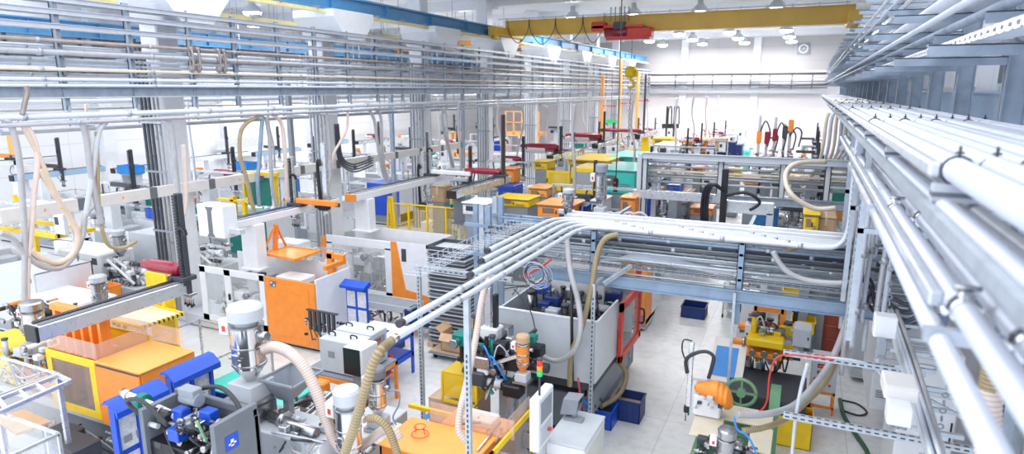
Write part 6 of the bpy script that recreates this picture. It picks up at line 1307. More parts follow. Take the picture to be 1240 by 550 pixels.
# ================================================================ REST OF THE HALL
NEARNESS = ['nearest row', 'second row', 'third row', 'fourth row', 'fifth row', 'sixth row', 'seventh row', 'eighth row', 'ninth row', 'tenth row', 'eleventh row', 'twelfth row']
DESC = {'orange': 'orange moulding machine with yellow door', 'whiteorange': 'white moulding machine with orange wedge panel', 'whiteblue': 'white moulding machine with blue end panel', 'white': 'all-white moulding machine', 'teal': 'turquoise moulding machine with yellow window door', 'green': 'green moulding machine with cream panel', 'whiteteal': 'white moulding machine with teal end panel', 'yellow': 'cream moulding machine with yellow panel'}
def row(slot, name, x0, x1, ys, schemes, hs, rob, seed):
    for i, y in enumerate(ys):
        s = schemes[i % len(schemes)]; h = hs[i % len(hs)]; w = ['%s %s' % (NEARNESS[i], name)][0]
        R = imm(x0, x1, y, y+1.35, h, DESC[s] + ', ' + w, s, seed+i*7)
        r = rob[i % len(rob)]
        L = x1-x0; xp = x0+L*.5
        if r == 'c': robot(xp, y-.5, y+3.0, h+.75, 'gantry robot with crimson cover, ' + w, carr=.45+.4*((i*37) % 10)/10, w=.26, h=.2, arm=(1.2, .5), arml=1.1, nose=True, cr=1.25, ped=(y+.5, h*.55), grip=i < 4)
        elif r == 'w': robot(xp, y-.6, y+3.1, h+.7, 'white gantry robot with dark arm, ' + w, carr=.3+.5*((i*53) % 10)/10, cm='lightgrey', beam='white', w=.26, h=.2, arm=(1.4, .5), arml=.8, ped=(y+.5, h*.55), endcap='orange' if i % 3 == 0 else 'white', grip=i < 4)
        elif r == 'k': robot(xp, y-.5, y+3.0, h+.75, 'grey gantry robot with black carriage, ' + w, carr=.5, cm='darkgrey', beam='panelblue', w=.26, h=.22, arm=(1.3, .4), arml=1.0, ped=(y+.5, h*.55), grip=i < 4)
        if i < 7: loader(x0+L*.33, y+.65, h*.3+.75, ('chrome' if i % 2 else 'steel') + ' hopper on the machine, ' + w, .16, .85, ['lightgrey', 'grey', 'orange'][i % 3])
        if i < 8 and seed >= 200 and seed < 500:
            hx_ = x0+L*.33-.27; top = 5.6
            hose('feed_hose', '%s hose rising from the hopper, ' % ['pale grey', 'beige', 'white'][i % 3] + w, [(hx_+.5, y+.65, h*.3+1.34), (hx_+.62, y+.6, h*.3+1.5), (hx_+.66+.1*(i % 2), y+.55, 3.6), (hx_+.55, y+.6, 4.6), (hx_+.6, y+.6, top)], .045, ['hosegrey', 'hosepink', 'pipewhite'][i % 3])
            R2 = T('aluminium_portal', 'tall aluminium frame over the machine, ' + w, 'frame', (xp, y, 0)); b = MB('alu'); xa = x0+L*.18; xb = x1-L*.12
            for xx in (xa, xb): b.box(xx-.04, xx+.04, y+1.42, y+1.5, 0, 3.0)
            b.box(xa, xb, y+1.42, y+1.5, 2.95, 3.03).box(xa, xb, y+1.43, y+1.49, 2.3, 2.35); part(R2, 'frame', b)
            part(R2, 'cable_loop', MB('darkgrey').tube([(xa+.3, y+1.4, 2.95), (xa+.5, y+1.3, 2.3), (xa+1.0, y+1.2, 2.1), (xa+1.2, y+1.3, 2.9)], .03, 6)); part(R2, 'terminal_box', MB('white').box(xb-.5, xb-.1, y+1.3, y+1.42, 2.35, 2.9, c=.01).box(xb-.45, xb-.3, y+1.29, y+1.3, 2.6, 2.8, 'darkgrey'))
        if i < 6 and i % 2 == 0: stacklight(x1-.3, y+1.2, h, 'signal light on the machine, ' + w, .25)
row(0, 'beside the left wall', -29.6, -24.4, [14.5, 18.4, 22.3, 26.2, 30.5, 35, 40, 46, 52], ['white', 'whiteteal', 'white', 'whiteblue', 'whiteorange'], [1.9, 1.75], 'kcwk', 100)
row(1, 'in the side bay by the columns', -22.6, -16.3, [8.6, 12.2, 15.8, 19.6, 23.6, 28, 33, 38.5, 44.5, 51], ['white', 'white', 'whiteteal', 'white', 'whiteblue', 'white', 'whiteorange'], [1.75, 1.9, 1.8], 'wkcw', 200)
row(2, 'on the hall side of the columns', -13.4, -9.2, [20.3, 23.6, 30.6, 34.6, 39, 44.5, 50.5], ['whiteorange', 'white', 'yellow', 'whiteteal', 'teal', 'yellow', 'whiteblue'], [1.7, 1.9], 'wccw', 300)
row(3, 'left of the main aisle', -8.2, -3.9, [18.0, 25.0, 34.2, 39.5, 45, 51], ['whiteorange', 'orange', 'whiteteal', 'white', 'teal', 'teal', 'orange', 'yellow'], [1.6, 1.55, 1.7, 1.9], 'kcwc', 400)
row(4, 'right of the main aisle', -1.4, 2.2, [19.5, 23.5, 28, 33, 38.5, 44.5, 51], ['whiteorange', 'white', 'orange', 'whiteteal', 'white', 'green'], [1.4, 1.5, 1.4], 'kwkc', 500)
# individually recognisable far things
def bxp(name, lab, cat, u0, v0, u1, v1, Y, d, m, ground=True, extra=None):
    p, q = PY(u0, v0, Y), PY(u1, v1, Y); R = T(name, lab, cat, ((p[0]+q[0])/2, Y, 0 if ground else q[2]))
    part(R, 'body', MB(m).box(p[0], q[0], Y, Y+d, q[2], p[2], c=.02)); part(R, 'panel', MB(m).box(p[0]+.05, q[0]-.05, Y-.015, Y, q[2]+.05, p[2]-.05, c=.005).box(p[0], q[0], Y-.02, Y, p[2]-.04, p[2]-.02, 'midgrey'))
    w_, h_ = q[0]-p[0], p[2]-q[2]
    if 'crate' in name:
        for i in range(1, max(2, int(h_/.3))): part(R, 'crate_rim', MB(m).box(p[0]-.02, q[0]+.02, Y-.03, Y+d+.02, q[2]+i*.3-.04, q[2]+i*.3).box(p[0]+w_*.35, p[0]+w_*.65, Y-.035, Y-.03, q[2]+i*.3-.16, q[2]+i*.3-.10, 'midgrey'))
    elif m == 'card': part(R, 'tape', MB('cream').box(p[0]+w_*.45, p[0]+w_*.55, Y-.022, Y-.015, q[2]+h_*.5, p[2]).box(p[0]+w_*.45, p[0]+w_*.55, Y, Y+d, p[2], p[2]+.006))
    elif m != 'bluebag':
        part(R, 'lid', MB(m).box(p[0]-.03, q[0]+.03, Y-.04, Y+d+.02, p[2], p[2]+.04, c=.015))
        part(R, 'window', MB('screen' if m in ('white', 'lightgrey', 'grey') else 'smoke').box(p[0]+w_*.15, p[0]+w_*.5, Y-.024, Y-.015, q[2]+h_*.35, p[2]-h_*.2))
        part(R, 'vent', MB('midgrey').box(p[0]+w_*.62, p[0]+w_*.88, Y-.022, Y-.015, q[2]+h_*.2, q[2]+h_*.24).box(p[0]+w_*.62, p[0]+w_*.88, Y-.022, Y-.015, q[2]+h_*.3, q[2]+h_*.34).box(p[0]+w_*.62, p[0]+w_*.88, Y-.022, Y-.015, q[2]+h_*.4, q[2]+h_*.44))
        part(R, 'handle', MB('black').tube([(p[0]+w_*.56, Y-.015, q[2]+h_*.4), (p[0]+w_*.56, Y-.06, q[2]+h_*.44), (p[0]+w_*.56, Y-.06, q[2]+h_*.56), (p[0]+w_*.56, Y-.015, q[2]+h_*.6)], .015, 5))
    if ground and q[2] > .02: part(R, 'plinth', MB('grey').box(p[0]+.05, q[0]-.05, Y+.05, Y+d-.05, 0, q[2]))
    return R
bxp('switch_cabinet', 'narrow orange cabinet in front of the turquoise machine', 'cabinet', 752, 240, 768, 262, 15.5, .5, 'orange')
bxp('machine_cover', 'orange box cover with yellow rim beyond the nearer aisle rack', 'cover', 651, 248, 692, 266, 15.0, 1.0, 'orange'); bxp('crate_pile', 'dark blue crates next to the orange box cover', 'crates', 692, 248, 708, 264, 15.6, .6, 'binblue')
bxp('machine_cover', 'turquoise boxy machine cover in the middle distance', 'cover', 724, 206, 768, 236, 21.0, 2.6, 'teal'); 
R = T('safety_guard', 'bright yellow window guard left of the turquoise cover', 'guard', (PY(700, 220, 21)[0], 21, 0)); p, q = PY(692, 203, 21), PY(722, 236, 21); winpanel(R, p[0], q[0], 21, q[2], p[2], 'yellow', 'glass', .14); part(R, 'top', MB('yellow').box(p[0], q[0], 21, 22.6, p[2]-.03, p[2], c=.01)); part(R, 'stand', MB('lightgrey').box(p[0], q[0], 21.05, 22.5, 0, q[2])); 
R = T('safety_guard', 'second yellow window guard left of the first one', 'guard', (PY(672, 220, 21)[0], 21, 0)); p, q = PY(662, 206, 21.4), PY(690, 232, 21.4); winpanel(R, p[0], q[0], 21.4, q[2], p[2], 'yellow', 'mesh_yellow', .1); part(R, 'stand', MB('lightgrey').box(p[0], q[0], 21.45, 22.5, 0, q[2]))
bxp('machine_cover', 'long pale yellow machine cover behind the yellow guards', 'cover', 688, 194, 735, 202, 27, 3, 'yellow'); bxp('machine_cover', 'long turquoise machine cover farther back', 'cover', 735, 190, 778, 202, 29, 3, 'teal'); bxp('machine_cover', 'small yellow box on a turquoise machine', 'cover', 646, 196, 662, 206, 24, 1, 'yellow')
bxp('machine_cover', 'large orange cabinet near the far wall', 'cabinet', 822, 170, 856, 192, 42, 3, 'orange'); bxp('machine_cover', 'white cabinet beside the large orange one near the far wall', 'cabinet', 792, 176, 822, 192, 40, 3, 'white'); bxp('machine_cover', 'low yellow cover near the far wall', 'cover', 790, 168, 812, 176, 44, 2, 'yellow')
for k, (u0, v0, u1, v1, m, lab) in enumerate([(856, 176, 864, 196, 'binblue', 'leftmost dark blue crate stack by the far wall'), (880, 172, 889, 196, 'binblue', 'tall dark blue crate stack right of the cardboard boxes'), (866, 168, 878, 182, 'card', 'cardboard boxes between blue crate stacks by the far wall'), (866, 182, 878, 196, 'binblue', 'dark blue crates under the cardboard boxes'), (890, 175, 897, 196, 'binblue', 'rightmost dark blue crate stack by the far wall')]):
    bxp('crate_stack', lab, 'crates', u0, v0, u1, v1, 41, 1.2, m, ground=(v1 > 190))
bxp('box', 'orange square cabinet beside the crimson robot in the middle', 'cabinet', 606, 205, 622, 222, 20, .6, 'orange'); bxp('crate_pile', 'bright blue crates below the orange square cabinet', 'crates', 603, 224, 622, 240, 19.5, .8, 'blue'); bxp('box', 'brown cardboard boxes beside the yellow fence', 'cartons', 521, 225, 538, 246, 20.0, .6, 'card'); bxp('crate_pile', 'blue rack of bins beside the turquoise cover', 'crates', 772, 234, 786, 262, 17.8, .6, 'blue'); bxp('box', 'cardboard boxes behind the farther aisle rack', 'cartons', 786, 228, 800, 250, 18.5, .6, 'card')
for (u0, v0, u1, v1, Y, m, lab) in [(915, 250, 940, 282, 17.6, 'bluebag', 'big blue film-wrapped load beyond the nearer aisle rack'), (974, 260, 990, 284, 15.5, 'yellow', 'yellow bin behind the bend of the white pipes'), (988, 262, 1012, 284, 15.8, 'card', 'brown cartons beside the yellow bin'), (790, 244, 830, 262, 22.6, 'grey', 'dark grey ventilated cabinet row left of the black robot'), (836, 252, 862, 262, 22, 'orange', 'low orange cover left of the black robot'), (900, 216, 918, 224, 22, 'orangelight', 'small orange cover behind the farther aisle rack'), (808, 225, 822, 236, 21, 'blue', 'blue crates behind the farther aisle rack'), (785, 218, 800, 226, 22, 'binblue', 'dark blue crates behind the farther aisle rack'), (838, 204, 850, 210, 26, 'orange', 'tiny orange cover seen between the far rack pipes')]:
    bxp('cargo' if m == 'bluebag' else 'cover_box', lab, 'load' if m == 'bluebag' else 'box', u0, v0, u1, v1, Y, .9, m)
# film wrapped load folds
R = T('picker_robot', 'black hanging robot hand with looping hoses behind the farther aisle rack', 'robot', PY(876, 270, 15.6)); p = PY(878, 220, 15.6); q = PY(878, 292, 15.6)
part(R, 'vertical_arm', MB('black').box(p[0]-.07, p[0]+.07, 15.5, 15.64, q[2], p[2]+.3, c=.01)); part(R, 'beam', MB('alu').box(p[0]-.1, p[0]+1.1, 15.7, 15.85, p[2]-.75, p[2]-.45, c=.02).box(p[0]-2.2, p[0]-.1, 15.75, 15.85, p[2]-.55, p[2]-.35))
for k in range(3): part(R, 'cable_loop', MB('black').tube([(p[0], 15.45, p[2]-.2), (p[0]-.2-.05*k, 15.4, p[2]-.05), (p[0]-.33-.06*k, 15.4, p[2]-.3), (p[0]-.3-.06*k, 15.4, q[2]+.4), (p[0]-.1, 15.45, q[2]+.25)], .035, 6))
part(R, 'cable_loop', MB('black').tube([(p[0]+.05, 15.45, p[2]-.3), (p[0]+.5, 15.4, p[2]-.2), (p[0]+.8, 15.4, p[2]-.4), (p[0]+.6, 15.4, p[2]-.6)], .04, 6)); fittings(R, p[0]-.35, p[0]+.35, 15.4, 15.6, q[2], q[2]+.5, 30, 81, ('black', 'darkgrey', 'steel'), 4, ('black',)); part(R, 'wheel', MB('black').torus((p[0]+.25, 15.4, q[2]+.25), .12, .03, 'y'))
part(R, 'pedestal', MB('lightgrey').box(p[0]+.95, p[0]+1.1, 15.7, 15.85, 0, p[2]-.7))
# far picker robots at the far wall
for k, (u, v0, v1, m) in enumerate([(921, 140, 186, 'orange'), (929, 160, 190, 'crimson'), (940, 142, 190, 'crimson'), (951, 150, 190, 'darkgrey'), (958, 148, 186, 'orange')]):
    Y = 40; p, q = PY(u, v0, Y), PY(u, v1, Y); R = T('far_robot', 'slim upright robot arm near the far wall, %s of the cluster' % ['leftmost', 'second', 'third', 'fourth', 'rightmost'][k], 'robot', (p[0], Y, 0))
    part(R, 'vertical_arm', MB('lightgrey').box(p[0]-.08, p[0]+.08, Y, Y+.2, 1.2, p[2], c=.02)); part(R, 'carriage_cover', MB(m).box(p[0]-.12, p[0]+.16, Y-.15, Y, q[2]+.6+.15*k, q[2]+1.3+.15*k, c=.04)); part(R, 'cable_loop', MB('darkgrey').tube([(p[0], Y-.1, q[2]+1), (p[0]+.3, Y-.1, p[2]-.3), (p[0]+.6, Y-.1, q[2]+1.2), (p[0]+.5, Y-.1, q[2]+.4)], .05, 6)); part(R, 'column', MB('white').box(p[0]-.3, p[0]+.3, Y+.25, Y+.7, 0, 2.2))
    fittings(R, p[0]-.4, p[0]+.5, Y-.3, Y, 1.6, 3.0, 14, 90+k, ('crimson', 'darkgrey', 'grey', 'white'), 3, ('darkgrey', 'rust'))
for k, u in enumerate((807, 816)):
    p = PY(u, 150, 46); R = T('far_picker', 'dark picker with upright loop near the far wall, %s of the pair' % ['left', 'right'][k], 'robot', (p[0], 46, 0)); part(R, 'post', MB('darkgrey').box(p[0]-.06, p[0]+.06, 46, 46.1, 0, p[2]+1.2).box(p[0]-.3, p[0]+.35, 45.9, 46.1, p[2]-.3, p[2], 'darkgrey', .02)); part(R, 'cable_loop', MB('darkgrey').tube([(p[0]+.1, 46, p[2]), (p[0]+.12, 46, p[2]+1.0), (p[0]+.3, 46, p[2]+1.1), (p[0]+.35, 46, p[2])], .05, 6))
robot(PY(782, 160, 38)[0], 36, 41, 3.3, 'crimson covered robot with tall black mast close to the far wall', carr=.2, w=.3, h=.25, arm=(3.3, .2), arml=2.6, ped=(38, 1.5), pedm='yellow', grip=False)
robot(-9.9, 25.5, 29.0, 3.05, 'pale gantry robot with crimson nose behind the first yellow guards', carr=.3, cm='crimson', w=.3, h=.22, arm=(1.2, .3), arml=1.8, nose=True, cr=1.6, ped=(27, 1.8)); robot(-9.8, 31.5, 35.5, 3.1, 'second pale gantry robot with crimson nose, nearer the far wall', carr=.3, cm='crimson', w=.3, h=.22, arm=(1.6, .3), arml=2.0, nose=True, cr=1.8, ped=(33, 1.8))
# orange jib posts
for k, u in enumerate((727, 748, 769)):
    Xp = -13.0; p = PX(u, 200, Xp); b = MB('orangelight'); b.box(Xp-.10, Xp+.10, p[1]-.10, p[1]+.10, 0, [6.9, 8.1, 7.4][k], c=.02).box(Xp-.3, Xp+.3, p[1]-.3, p[1]+.3, 0, .06); R = T('jib_crane', 'slender orange jib crane post by the columns, %s of three' % ['leftmost', 'middle', 'rightmost'][k], 'crane', (Xp, p[1], 0)); part(R, 'mast', b)
    part(R, 'jib', MB('red').box(Xp, Xp+1.0, p[1]-.03, p[1]+.03, 4.9+.1*k, 4.97+.1*k))
solo('exit_sign', 'small green emergency sign hanging between the orange posts', 'sign', MB('greenlamp').box(PY(734, 144, 44)[0], PY(747, 150, 44)[0], 44, 44.05, PY(740, 150, 44)[2], PY(740, 145, 44)[2]).cyl((PY(740, 144, 44)[0], 44.02, PY(740, 145, 44)[2]), (PY(740, 144, 44)[0], 44.02, 7), .02, n=5, m='grey'))
# orange caged platforms far in the side bay
for k, (u0, v0, u1, v1) in enumerate([(540, 160, 562, 190), (612, 135, 652, 165)]):
    Y = 36+8*k; p, q = PY(u0, v0, Y), PY(u1, v1, Y); R = T('orange_gantry', 'orange railed platform in the side bay, %s one' % ['nearer', 'farther'][k], 'platform', ((p[0]+q[0])/2, Y, 0)); part(R, 'deck', MB('orangelight').box(p[0], q[0], Y, Y+1.5, q[2], q[2]+.25)); b = MB('orangelight')
    for i in range(5): x = p[0]+(q[0]-p[0])*i/4; b.box(x-.04, x+.04, Y, Y+.08, 0 if i % 4 == 0 else q[2], p[2])
    for z in (p[2], (p[2]+q[2])/2+.1): b.box(p[0], q[0], Y, Y+.06, z-.03, z+.03)
    part(R, 'railing', b)
# extra clear enclosures, crates and cartons through the side bay
for k, (u, v, Z, w, d, h, lab) in enumerate([(150, 222, 1.9, 2.2, 1.2, 1.1, 'clear aluminium enclosure with blue load in the side bay'), (80, 235, 1.8, 2.0, 1.0, 1.2, 'clear aluminium enclosure left of the column in the side bay'), (190, 260, 1.7, 2.6, 1.0, 1.5, 'green-tinted clear enclosure behind the long cream beam'), (400, 262, 1.4, 2.2, 1.2, 1.4, 'clear enclosure behind the orange tripod tray'), (560, 268, 1.3, 2.4, 1.2, 1.3, 'clear enclosure right of the yellow fence'), (640, 285-12, 1.2, 1.8, 1.2, 1.2, 'clear enclosure behind the wire ladder')]):
    p = PZ(u, v, Z); cage(p[0]-w/2, p[0]+w/2, p[1], p[1]+d, Z-h, Z, lab, doors=3)
for k, (u, v, Z, m, lab) in enumerate([(158, 200, 2.9, 'skyblue', 'bright blue box on a side bay machine'), (296, 196, 2.75, 'skyblue', 'blue drum shaped box beside an orange hopper in the side bay'), (195, 252, 1.9, 'blue', 'blue box behind the cream beam near the first column'), (118, 345, 1.2, 'orange', 'orange block between the white injection units at left'), (585, 290-22, 1.2, 'blue', 'blue crate row behind the steel uprights'), (380, 320, .9, 'teal', 'turquoise bin behind the white machine')]):
    p = PZ(u, v, Z); bin_(p[0], p[1], Z-.35, .9, .6, .35, lab, m)
    solo('box_stand', 'stand under the %s' % lab, 'stand', MB('lightgrey').box(p[0]-.4, p[0]+.4, p[1]-.25, p[1]+.25, Z-.4, Z-.352).box(p[0]-.38, p[0]-.32, p[1]-.2, p[1]+.2, 0, Z-.4).box(p[0]+.32, p[0]+.38, p[1]-.2, p[1]+.2, 0, Z-.4))
# white injection units with hopper in the side bay front, seen past the gantry beam
for k, (u, v, Z) in enumerate([(95, 305, 1.6), (190, 285, 1.7), (60, 365, 1.3)]):
    p = PZ(u, v, Z); R = T('injection_unit', 'white boxy injection unit with round barrel at the left, %s of three' % ['middle', 'farthest', 'nearest'][k], 'machine', (p[0], p[1], 0)); x, y = p[0], p[1]
    part(R, 'housing', MB('white').box(x-1.0, x+.9, y, y+1.0, Z-.7, Z, c=.04)); part(R, 'base', MB('lightgrey').box(x-1.2, x+2.4, y-.1, y+1.1, 0, Z-.75, c=.02)); part(R, 'nameplate', MB('darkgrey').box(x+.55, x+.75, y-.01, y, Z-.3, Z-.12)); part(R, 'barrel', MB('white').lathe((x+.9, y+.4, Z-.45), [(.22, 0), (.24, .08), (.15, .1), (.15, .5), (.22, .52), (.22, .62), (.1, .64), (.1, 1.3)], 16, axis='x'))
    fittings(R, x+.9, x+2.3, y, y+.8, Z-.75, Z-.1, 40, 600+k, ('white', 'white', 'offwhite', 'steel', 'darkgrey'), 6, ('pipewhite', 'rubber', 'hosegrey')); loader(x+1.2, y+.4, Z-.25, 'steel hopper on the white injection unit at the left, %s of three' % ['middle', 'farthest', 'nearest'][k], .16, .9, 'lightgrey', body='steel')
    part(R, 'frame_rod', MB('white').rod((x+1.2, y, Z-.1), (x+2.2, y, Z-.65), .05).rod((x+1.2, y+.2, Z-.1), (x+2.3, y+.2, Z-.7), .05))
b = T('yellow_frame', 'yellow steel tripod frame at the left edge behind the hoses', 'frame', (-18, 11.5, 0)); p = PZ(25, 278, 2.3); part(b, 'tray', MB('yellow').box(p[0]-1.6, p[0]+1.6, p[1]-.06, p[1]+.06, 2.2, 2.3).box(p[0]-1.6, p[0]+1.6, p[1]+.9, p[1]+1.0, 2.2, 2.3).box(p[0]-1.6, p[0]-1.5, p[1], p[1]+.9, 2.2, 2.3).box(p[0]+1.5, p[0]+1.6, p[1], p[1]+.9, 2.2, 2.3)); part(b, 'post', MB('yellow').rod((p[0]-.7, p[1]+.5, 2.3), (p[0]-1.0, p[1]+.5, 3.1), .1).box(p[0]-1.2, p[0]-1.1, p[1]+.9, p[1]+1, 0, 2.2))
b = T('yellow_frame', 'yellow beams with teal panes behind the cream beam and first column', 'frame', (-16, 14, 0)); 
for (u0, v0, u1, v1) in [(292, 207, 334, 214), (262, 240, 300, 246), (292, 207, 297, 240), (329, 210, 334, 250), (278, 238, 284, 262)]:
    p, q = PY(u0, v0, 13.4), PY(u1, v1, 13.4); part(b, 'beam', MB('yellow').box(p[0], q[0], 13.4, 13.55, q[2], p[2]))
for (u0, v0, u1, v1) in [(298, 214, 328, 250), (350, 218, 360, 245), (220, 250, 250, 275)]:
    p, q = PY(u0, v0, 13.7), PY(u1, v1, 13.7); part(b, 'pane', MB('tealdark').box(p[0], q[0], 13.7, 13.74, q[2], p[2]))
p = PY(297, 250, 13.5); part(b, 'post', MB('yellow').box(p[0]-.06, p[0]+.06, 13.42, 13.54, 0, p[2]+.2))
# ================================================================ HOSES UNDER THE LOW CONDUITS, RISERS ON THE COLUMNS
HX = -12.86
def hx(label, m, r, pts, rib=0.0): hose('feed_hose', label, [PX(u, v, HX + (pts_i if False else 0)) for u, v in pts], r, m, rib, .06, 8)
hx('thick grey hose dropping from the low conduit at the left edge', 'hosegrey', .055, [(4, 147), (12, 150), (19, 170), (24, 200), (27, 240), (30, 290), (30, 340), (30, 395)])
hx('beige hose beside the thick grey one at the left edge', 'hosepink', .05, [(22, 148), (34, 156), (43, 175), (45, 205), (41, 235), (38, 280), (33, 330), (34, 395)])
hx('beige hose sagging in a deep loop below the cream beam at the left', 'hosebeige', .055, [(47, 205), (66, 235), (82, 260), (94, 282), (90, 305), (72, 318), (50, 313), (36, 303)])
hx('grey hose sagging in a deep loop just under the beige loop', 'hosegrey', .055, [(0, 282), (14, 288), (28, 305), (50, 322), (74, 324), (90, 308), (100, 285), (103, 262), (112, 250)])
hx('brown hose hanging above the left edge of the cream beam', 'pipebrown', .045, [(31, 104), (33, 112), (30, 125), (27, 139)])
hx('tan strap slanting down behind the left hoses', 'hosebeige', .05, [(27, 150), (45, 185), (60, 220), (76, 252)])
hx('grey hose dropping from the second conduit joint, left of a pair', 'hosegrey', .06, [(98, 146), (104, 165), (108, 195), (113, 225), (118, 250), (123, 272)])
hx('pale grey hose crossing the pair at the second conduit joint', 'lightgrey', .055, [(128, 148), (120, 158), (116, 180), (113, 205), (108, 235), (104, 262)])
hx('tan hose behind the pair at the second conduit joint', 'hosetan', .04, [(117, 160), (118, 200), (119, 240), (124, 280), (133, 298), (150, 300), (165, 292)])
hx('grey hose dropping beside the first column', 'hosegrey', .055, [(198, 142), (206, 150), (210, 175), (213, 205), (216, 235), (219, 262)])
hx('pale pink hose dropping at the near face of the first column', 'hosepink', .05, [(222, 175), (224, 205), (225, 240), (222, 262)])
hx('olive hose arching under the conduit right of the first column', 'hosetan', .05, [(318, 140), (300, 148), (291, 162), (291, 190), (298, 215), (305, 245), (310, 262)])
hx('blue-grey hose straight down from the third conduit joint', 'steelblue', .05, [(318, 141), (316, 165), (314, 195), (312, 220), (314, 250)])
hx('brownish hose straight down beside the blue-grey hose', 'hosegrey', .05, [(322, 141), (326, 165), (328, 200), (330, 230), (338, 256)])
hx('peach hose arching right from the third conduit joint', 'hosepink', .05, [(330, 139), (340, 148), (344, 170), (346, 205), (348, 245)])
hx('thin grey hose left of the second column', 'hosegrey', .045, [(395, 136), (398, 160), (400, 190), (399, 220), (395, 243)])
hx('pale hose swinging across the second column', 'hosepink', .04, [(421, 134), (420, 155), (412, 172), (403, 190), (398, 230), (393, 262)])
hx('grey hose pair right of the second column, left one', 'hosegrey', .05, [(447, 133), (453, 145), (456, 165), (460, 190), (464, 210), (474, 228)])
hx('grey hose pair right of the second column, right one', 'hosegrey', .05, [(455, 132), (461, 142), (462, 170), (465, 200), (470, 225)])
hx('pale hose coil in front of the third column', 'lightgrey', .05, [(533, 131), (540, 138), (541, 160), (545, 185), (551, 207), (556, 225)])
hx('second pale hose beside the coil at the third column', 'hosegrey', .05, [(541, 131), (535, 140), (539, 165), (547, 200), (550, 225)])
hx('grey hose loop under the conduit near the fourth column', 'hosegrey', .05, [(622, 128), (631, 130), (634, 145), (630, 170), (626, 190), (632, 198)])
hx('grey hose loop near the fifth column', 'hosegrey', .05, [(654, 127), (663, 132), (663, 155), (660, 175), (664, 188)])
# far-side cable swags by the second column
for k in range(4):
    hose('cable', 'black cable swag curling from the second column to the cream beam, %s of four' % ORD[k], [PX(u, v, -13.9) for u, v in [(405+k*1.5, 150), (408+k*1.5, 185-k), (414+k, 200-k*2), (430, 208-k*3), (452, 200-k*3)]], .03, 'pipedark')
for k in range(8):
    y = 11.4 + 5.9*k
    R = T('cable_riser', 'bundle of dark conduits climbing the %s column from the camera' % ORD[k], 'conduit', (-14.7, y-.6, 0))
    b = MB('pipedark'); part(R, 'clamp', MB('grey').box(-14.95, -14.2, y-.66, y-.64, 2.5, 2.55).box(-14.95, -14.2, y-.66, y-.64, 4.0, 4.05).box(-14.95, -14.2, y-.66, y-.64, 5.2, 5.25))
    for i in range(5): part(R, 'conduit', MB(('pipedark' if i < 3 else 'pipegrey') if k == 0 else ('pipegrey' if (i+k) % 3 else 'grey')).cyl((-14.9+.14*i, y-.6, .3), (-14.9+.14*i, y-.6, 7.2 - .2*i), .04, n=7))
# blue grey tall verticals behind the conduits
for k, u in enumerate((352, 475, 508, 520, 561)):
    p = PX(u, 150, -15.8); solo('steel_upright', 'tall grey steel upright behind the cream beam, %s from the left' % ORD[k], 'upright', MB('rackblue' if k % 2 else 'grey').box(-15.9, -15.75, p[1]-.07, p[1]+.07, 0, 6.2).box(-15.98, -15.67, p[1]-.15, p[1]+.15, 0, .03))

# colourful things seen through and under the farther aisle rack
for (u0, v0, u1, v1, Y, m, lab) in [(790, 212, 806, 224, 27, 'teal', 'turquoise cover seen left through the farther aisle rack'), (812, 212, 826, 222, 28, 'white', 'white cover seen through the farther aisle rack, left part'), (850, 216, 868, 228, 26, 'white', 'white cover seen through the farther aisle rack, centre'), (880, 206, 896, 216, 32, 'yellow', 'yellow box seen through the farther aisle rack'), (920, 208, 934, 222, 26, 'lightgrey', 'grey cabinet seen through the farther aisle rack'), (935, 212, 946, 226, 25, 'greendark', 'dark green post box seen through the farther aisle rack'), (957, 214, 972, 222, 25, 'yellow', 'yellow cover seen right through the farther aisle rack'), (975, 210, 992, 224, 24, 'white', 'white cabinet seen right through the farther aisle rack'), (824, 232, 838, 244, 23, 'card', 'carton behind the lower beam of the farther aisle rack'), (716, 244, 728, 262, 15.2, 'lightgrey', 'grey cabinet between blue crates and chrome hopper'), (600, 240, 640, 252, 17.5, 'yellow', 'low yellow machine cover behind the wire ladder'), (640, 228, 662, 240, 19, 'orangelight', 'flat orange cover above the boxed orange cover'), (560, 246, 590, 262, 15.6, 'white', 'white cabinet just left of the light blue beam')]:
    bxp('cover_box', lab, 'box', u0, v0, u1, v1, Y, .9, m)
for k, (u, v, Y, h, lab) in enumerate([(727, 262, 14.6, 1.25, 'tall chrome hopper in front of the turquoise cover'), (800, 268, 18.6, .8, 'clear hopper beside the white feed hose beyond the nearer rack'), (688, 262, 15.0, .7, 'small hopper on the dark blue crates beyond the nearer rack')]):
    p = PY(u, v, Y); loader(p[0], p[1], p[2], lab, .135, h, 'grey' if k == 0 else 'lightgrey'); solo('hopper_stand', 'stand below the ' + lab, 'stand', MB('lightgrey').box(p[0]-.15, p[0]+.15, Y-.15, Y+.15, 0, p[2]-.03))
R = T('valve_bench', 'row of pale hoses blue valves and fittings just beyond the nearer aisle rack', 'machine', (-4.6, 14, 0)); a = PY(660, 268, 14.2); c = PY(742, 280, 14.2)
part(R, 'bench', MB('lightgrey').box(a[0], c[0], 14.2, 15.0, 0, a[2]-.1)); fittings(R, a[0]+.2, c[0], 14.2, 14.9, a[2]-.1, a[2]+.35, 70, 901, ('white', 'steel', 'darkgrey', 'blue', 'black', 'lightgrey', 'binblue'), 12, ('pipewhite', 'rubber', 'hosegrey', 'blue'))
hose('feed_hose', 'white hose arching from the farther aisle rack down to the clear hopper', pl([18.2, 18.3, 18.4, 18.5, 18.6], (836, 190), (812, 198), (799, 215), (800, 240), (804, 255)), .05, 'pipewhite')
for k in range(5):
    hose('feed_hose', 'grey looping hose beyond the nearer aisle rack, %s from the left' % ORD[k], pl(14.0, (712+12*k, 272), (716+12*k, 262), (728+12*k, 258), (738+12*k, 266), (742+12*k, 276)), .035, 'hosegrey')

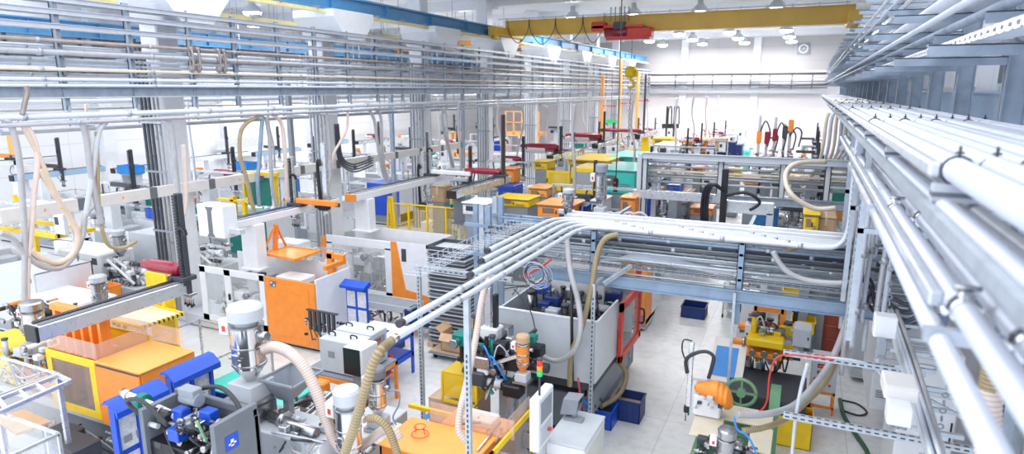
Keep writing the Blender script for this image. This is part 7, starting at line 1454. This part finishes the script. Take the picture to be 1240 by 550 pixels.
p = PZ(20, 190, 3.5)
R = robot(p[0], p[1]-2.2, p[1]+1.5, 3.2, 'white robot beam with orange carriage seen between hoses at the left edge', carr=.55, cm='orange', beam='white', w=.3, h=.2, arm=(.9, .7), side=-1, arml=1.6, endcap='orange', armdark=False, grip=True)
part(R, 'pedestal', MB('white').box(p[0]-.2, p[0]+.2, p[1]-.2, p[1]+.2, 0, 3.2, c=.02))
part(R, 'orange_upright', MB('orangelight').box(p[0]+.1, p[0]+.5, p[1]-.3, p[1]-.2, 3.6, 4.5, c=.03))
for k, (u, v, Y) in enumerate([(392, 215, 13.2), (512, 215, 19.0)]):
    p = PY(u, v, Y); R = T('robot_mast', 'upright grey robot mast with black drag chain over the %s gantry beam' % ['orange-carriage', 'orange-ended third row'][k], 'robot mast', (p[0], Y, 0))
    q = PY(u, v+35, Y); part(R, 'mast', MB('alu').box(p[0]-.07, p[0]+.07, Y, Y+.12, min(q[2]-.2, 3.17), p[2]+.9, c=.01)); part(R, 'drag_chain', MB('black').tube([(p[0]-.12, Y-.03, q[2]+.1), (p[0]-.16, Y-.03, p[2]+.2), (p[0]-.12, Y-.03, p[2]+.45), (p[0]-.07, Y-.03, p[2]+.3)], .045, 6)); part(R, 'motor', MB('black').box(p[0]-.16, p[0]+.14, Y-.14, Y, q[2]-.1, q[2]+.16, c=.03).cyl((p[0]-.25, Y-.08, q[2]), (p[0]+.2, Y-.08, q[2]), .06))

R = imm(-7.6, -3.35, 15.4, 16.5, 1.85, 'orange fronted machine just beyond the red framed door', 'orange', 990, inj=False)
part(R, 'side_cover', MB('orange').box(-3.35, -3.31, 15.3, 15.9, .35, 1.9, c=.01)); part(R, 'side_cover', MB('white').box(-3.35, -3.32, 15.95, 17.3, .3, 1.75, c=.01)); part(R, 'side_window', MB('screen').box(-3.32, -3.31, 16.2, 16.9, .9, 1.5))
# ================================================================ CAMERA AND VIEW
from mathutils import Matrix, Vector
cam = bpy.data.cameras.new('camera'); co = bpy.data.objects.new('camera', cam); C.objects.link(co)
M = Matrix(((Rv[0], Uv[0], -Dv[0], 0), (Rv[1], Uv[1], -Dv[1], 0), (Rv[2], Uv[2], -Dv[2], H), (0, 0, 0, 1)))
co.matrix_world = M
cam.sensor_width = 36; cam.lens = 36*F/1240; cam.clip_start = .05; cam.clip_end = 300
cam.dof.use_dof = True; cam.dof.focus_distance = 11.5; cam.dof.aperture_fstop = 1.0
sc = bpy.context.scene; sc.camera = co
sc.view_settings.view_transform = 'Standard'; sc.view_settings.look = 'None'; sc.view_settings.gamma = 1; sc.view_settings.exposure = 1.08
sc.view_settings.use_curve_mapping = False
sc.cycles.max_bounces = 6; sc.cycles.diffuse_bounces = 4; sc.cycles.transparent_max_bounces = 12; sc.cycles.caustics_reflective = False; sc.cycles.caustics_refractive = False
sc.cycles.use_denoising = True; sc.cycles.sample_clamp_indirect = 4
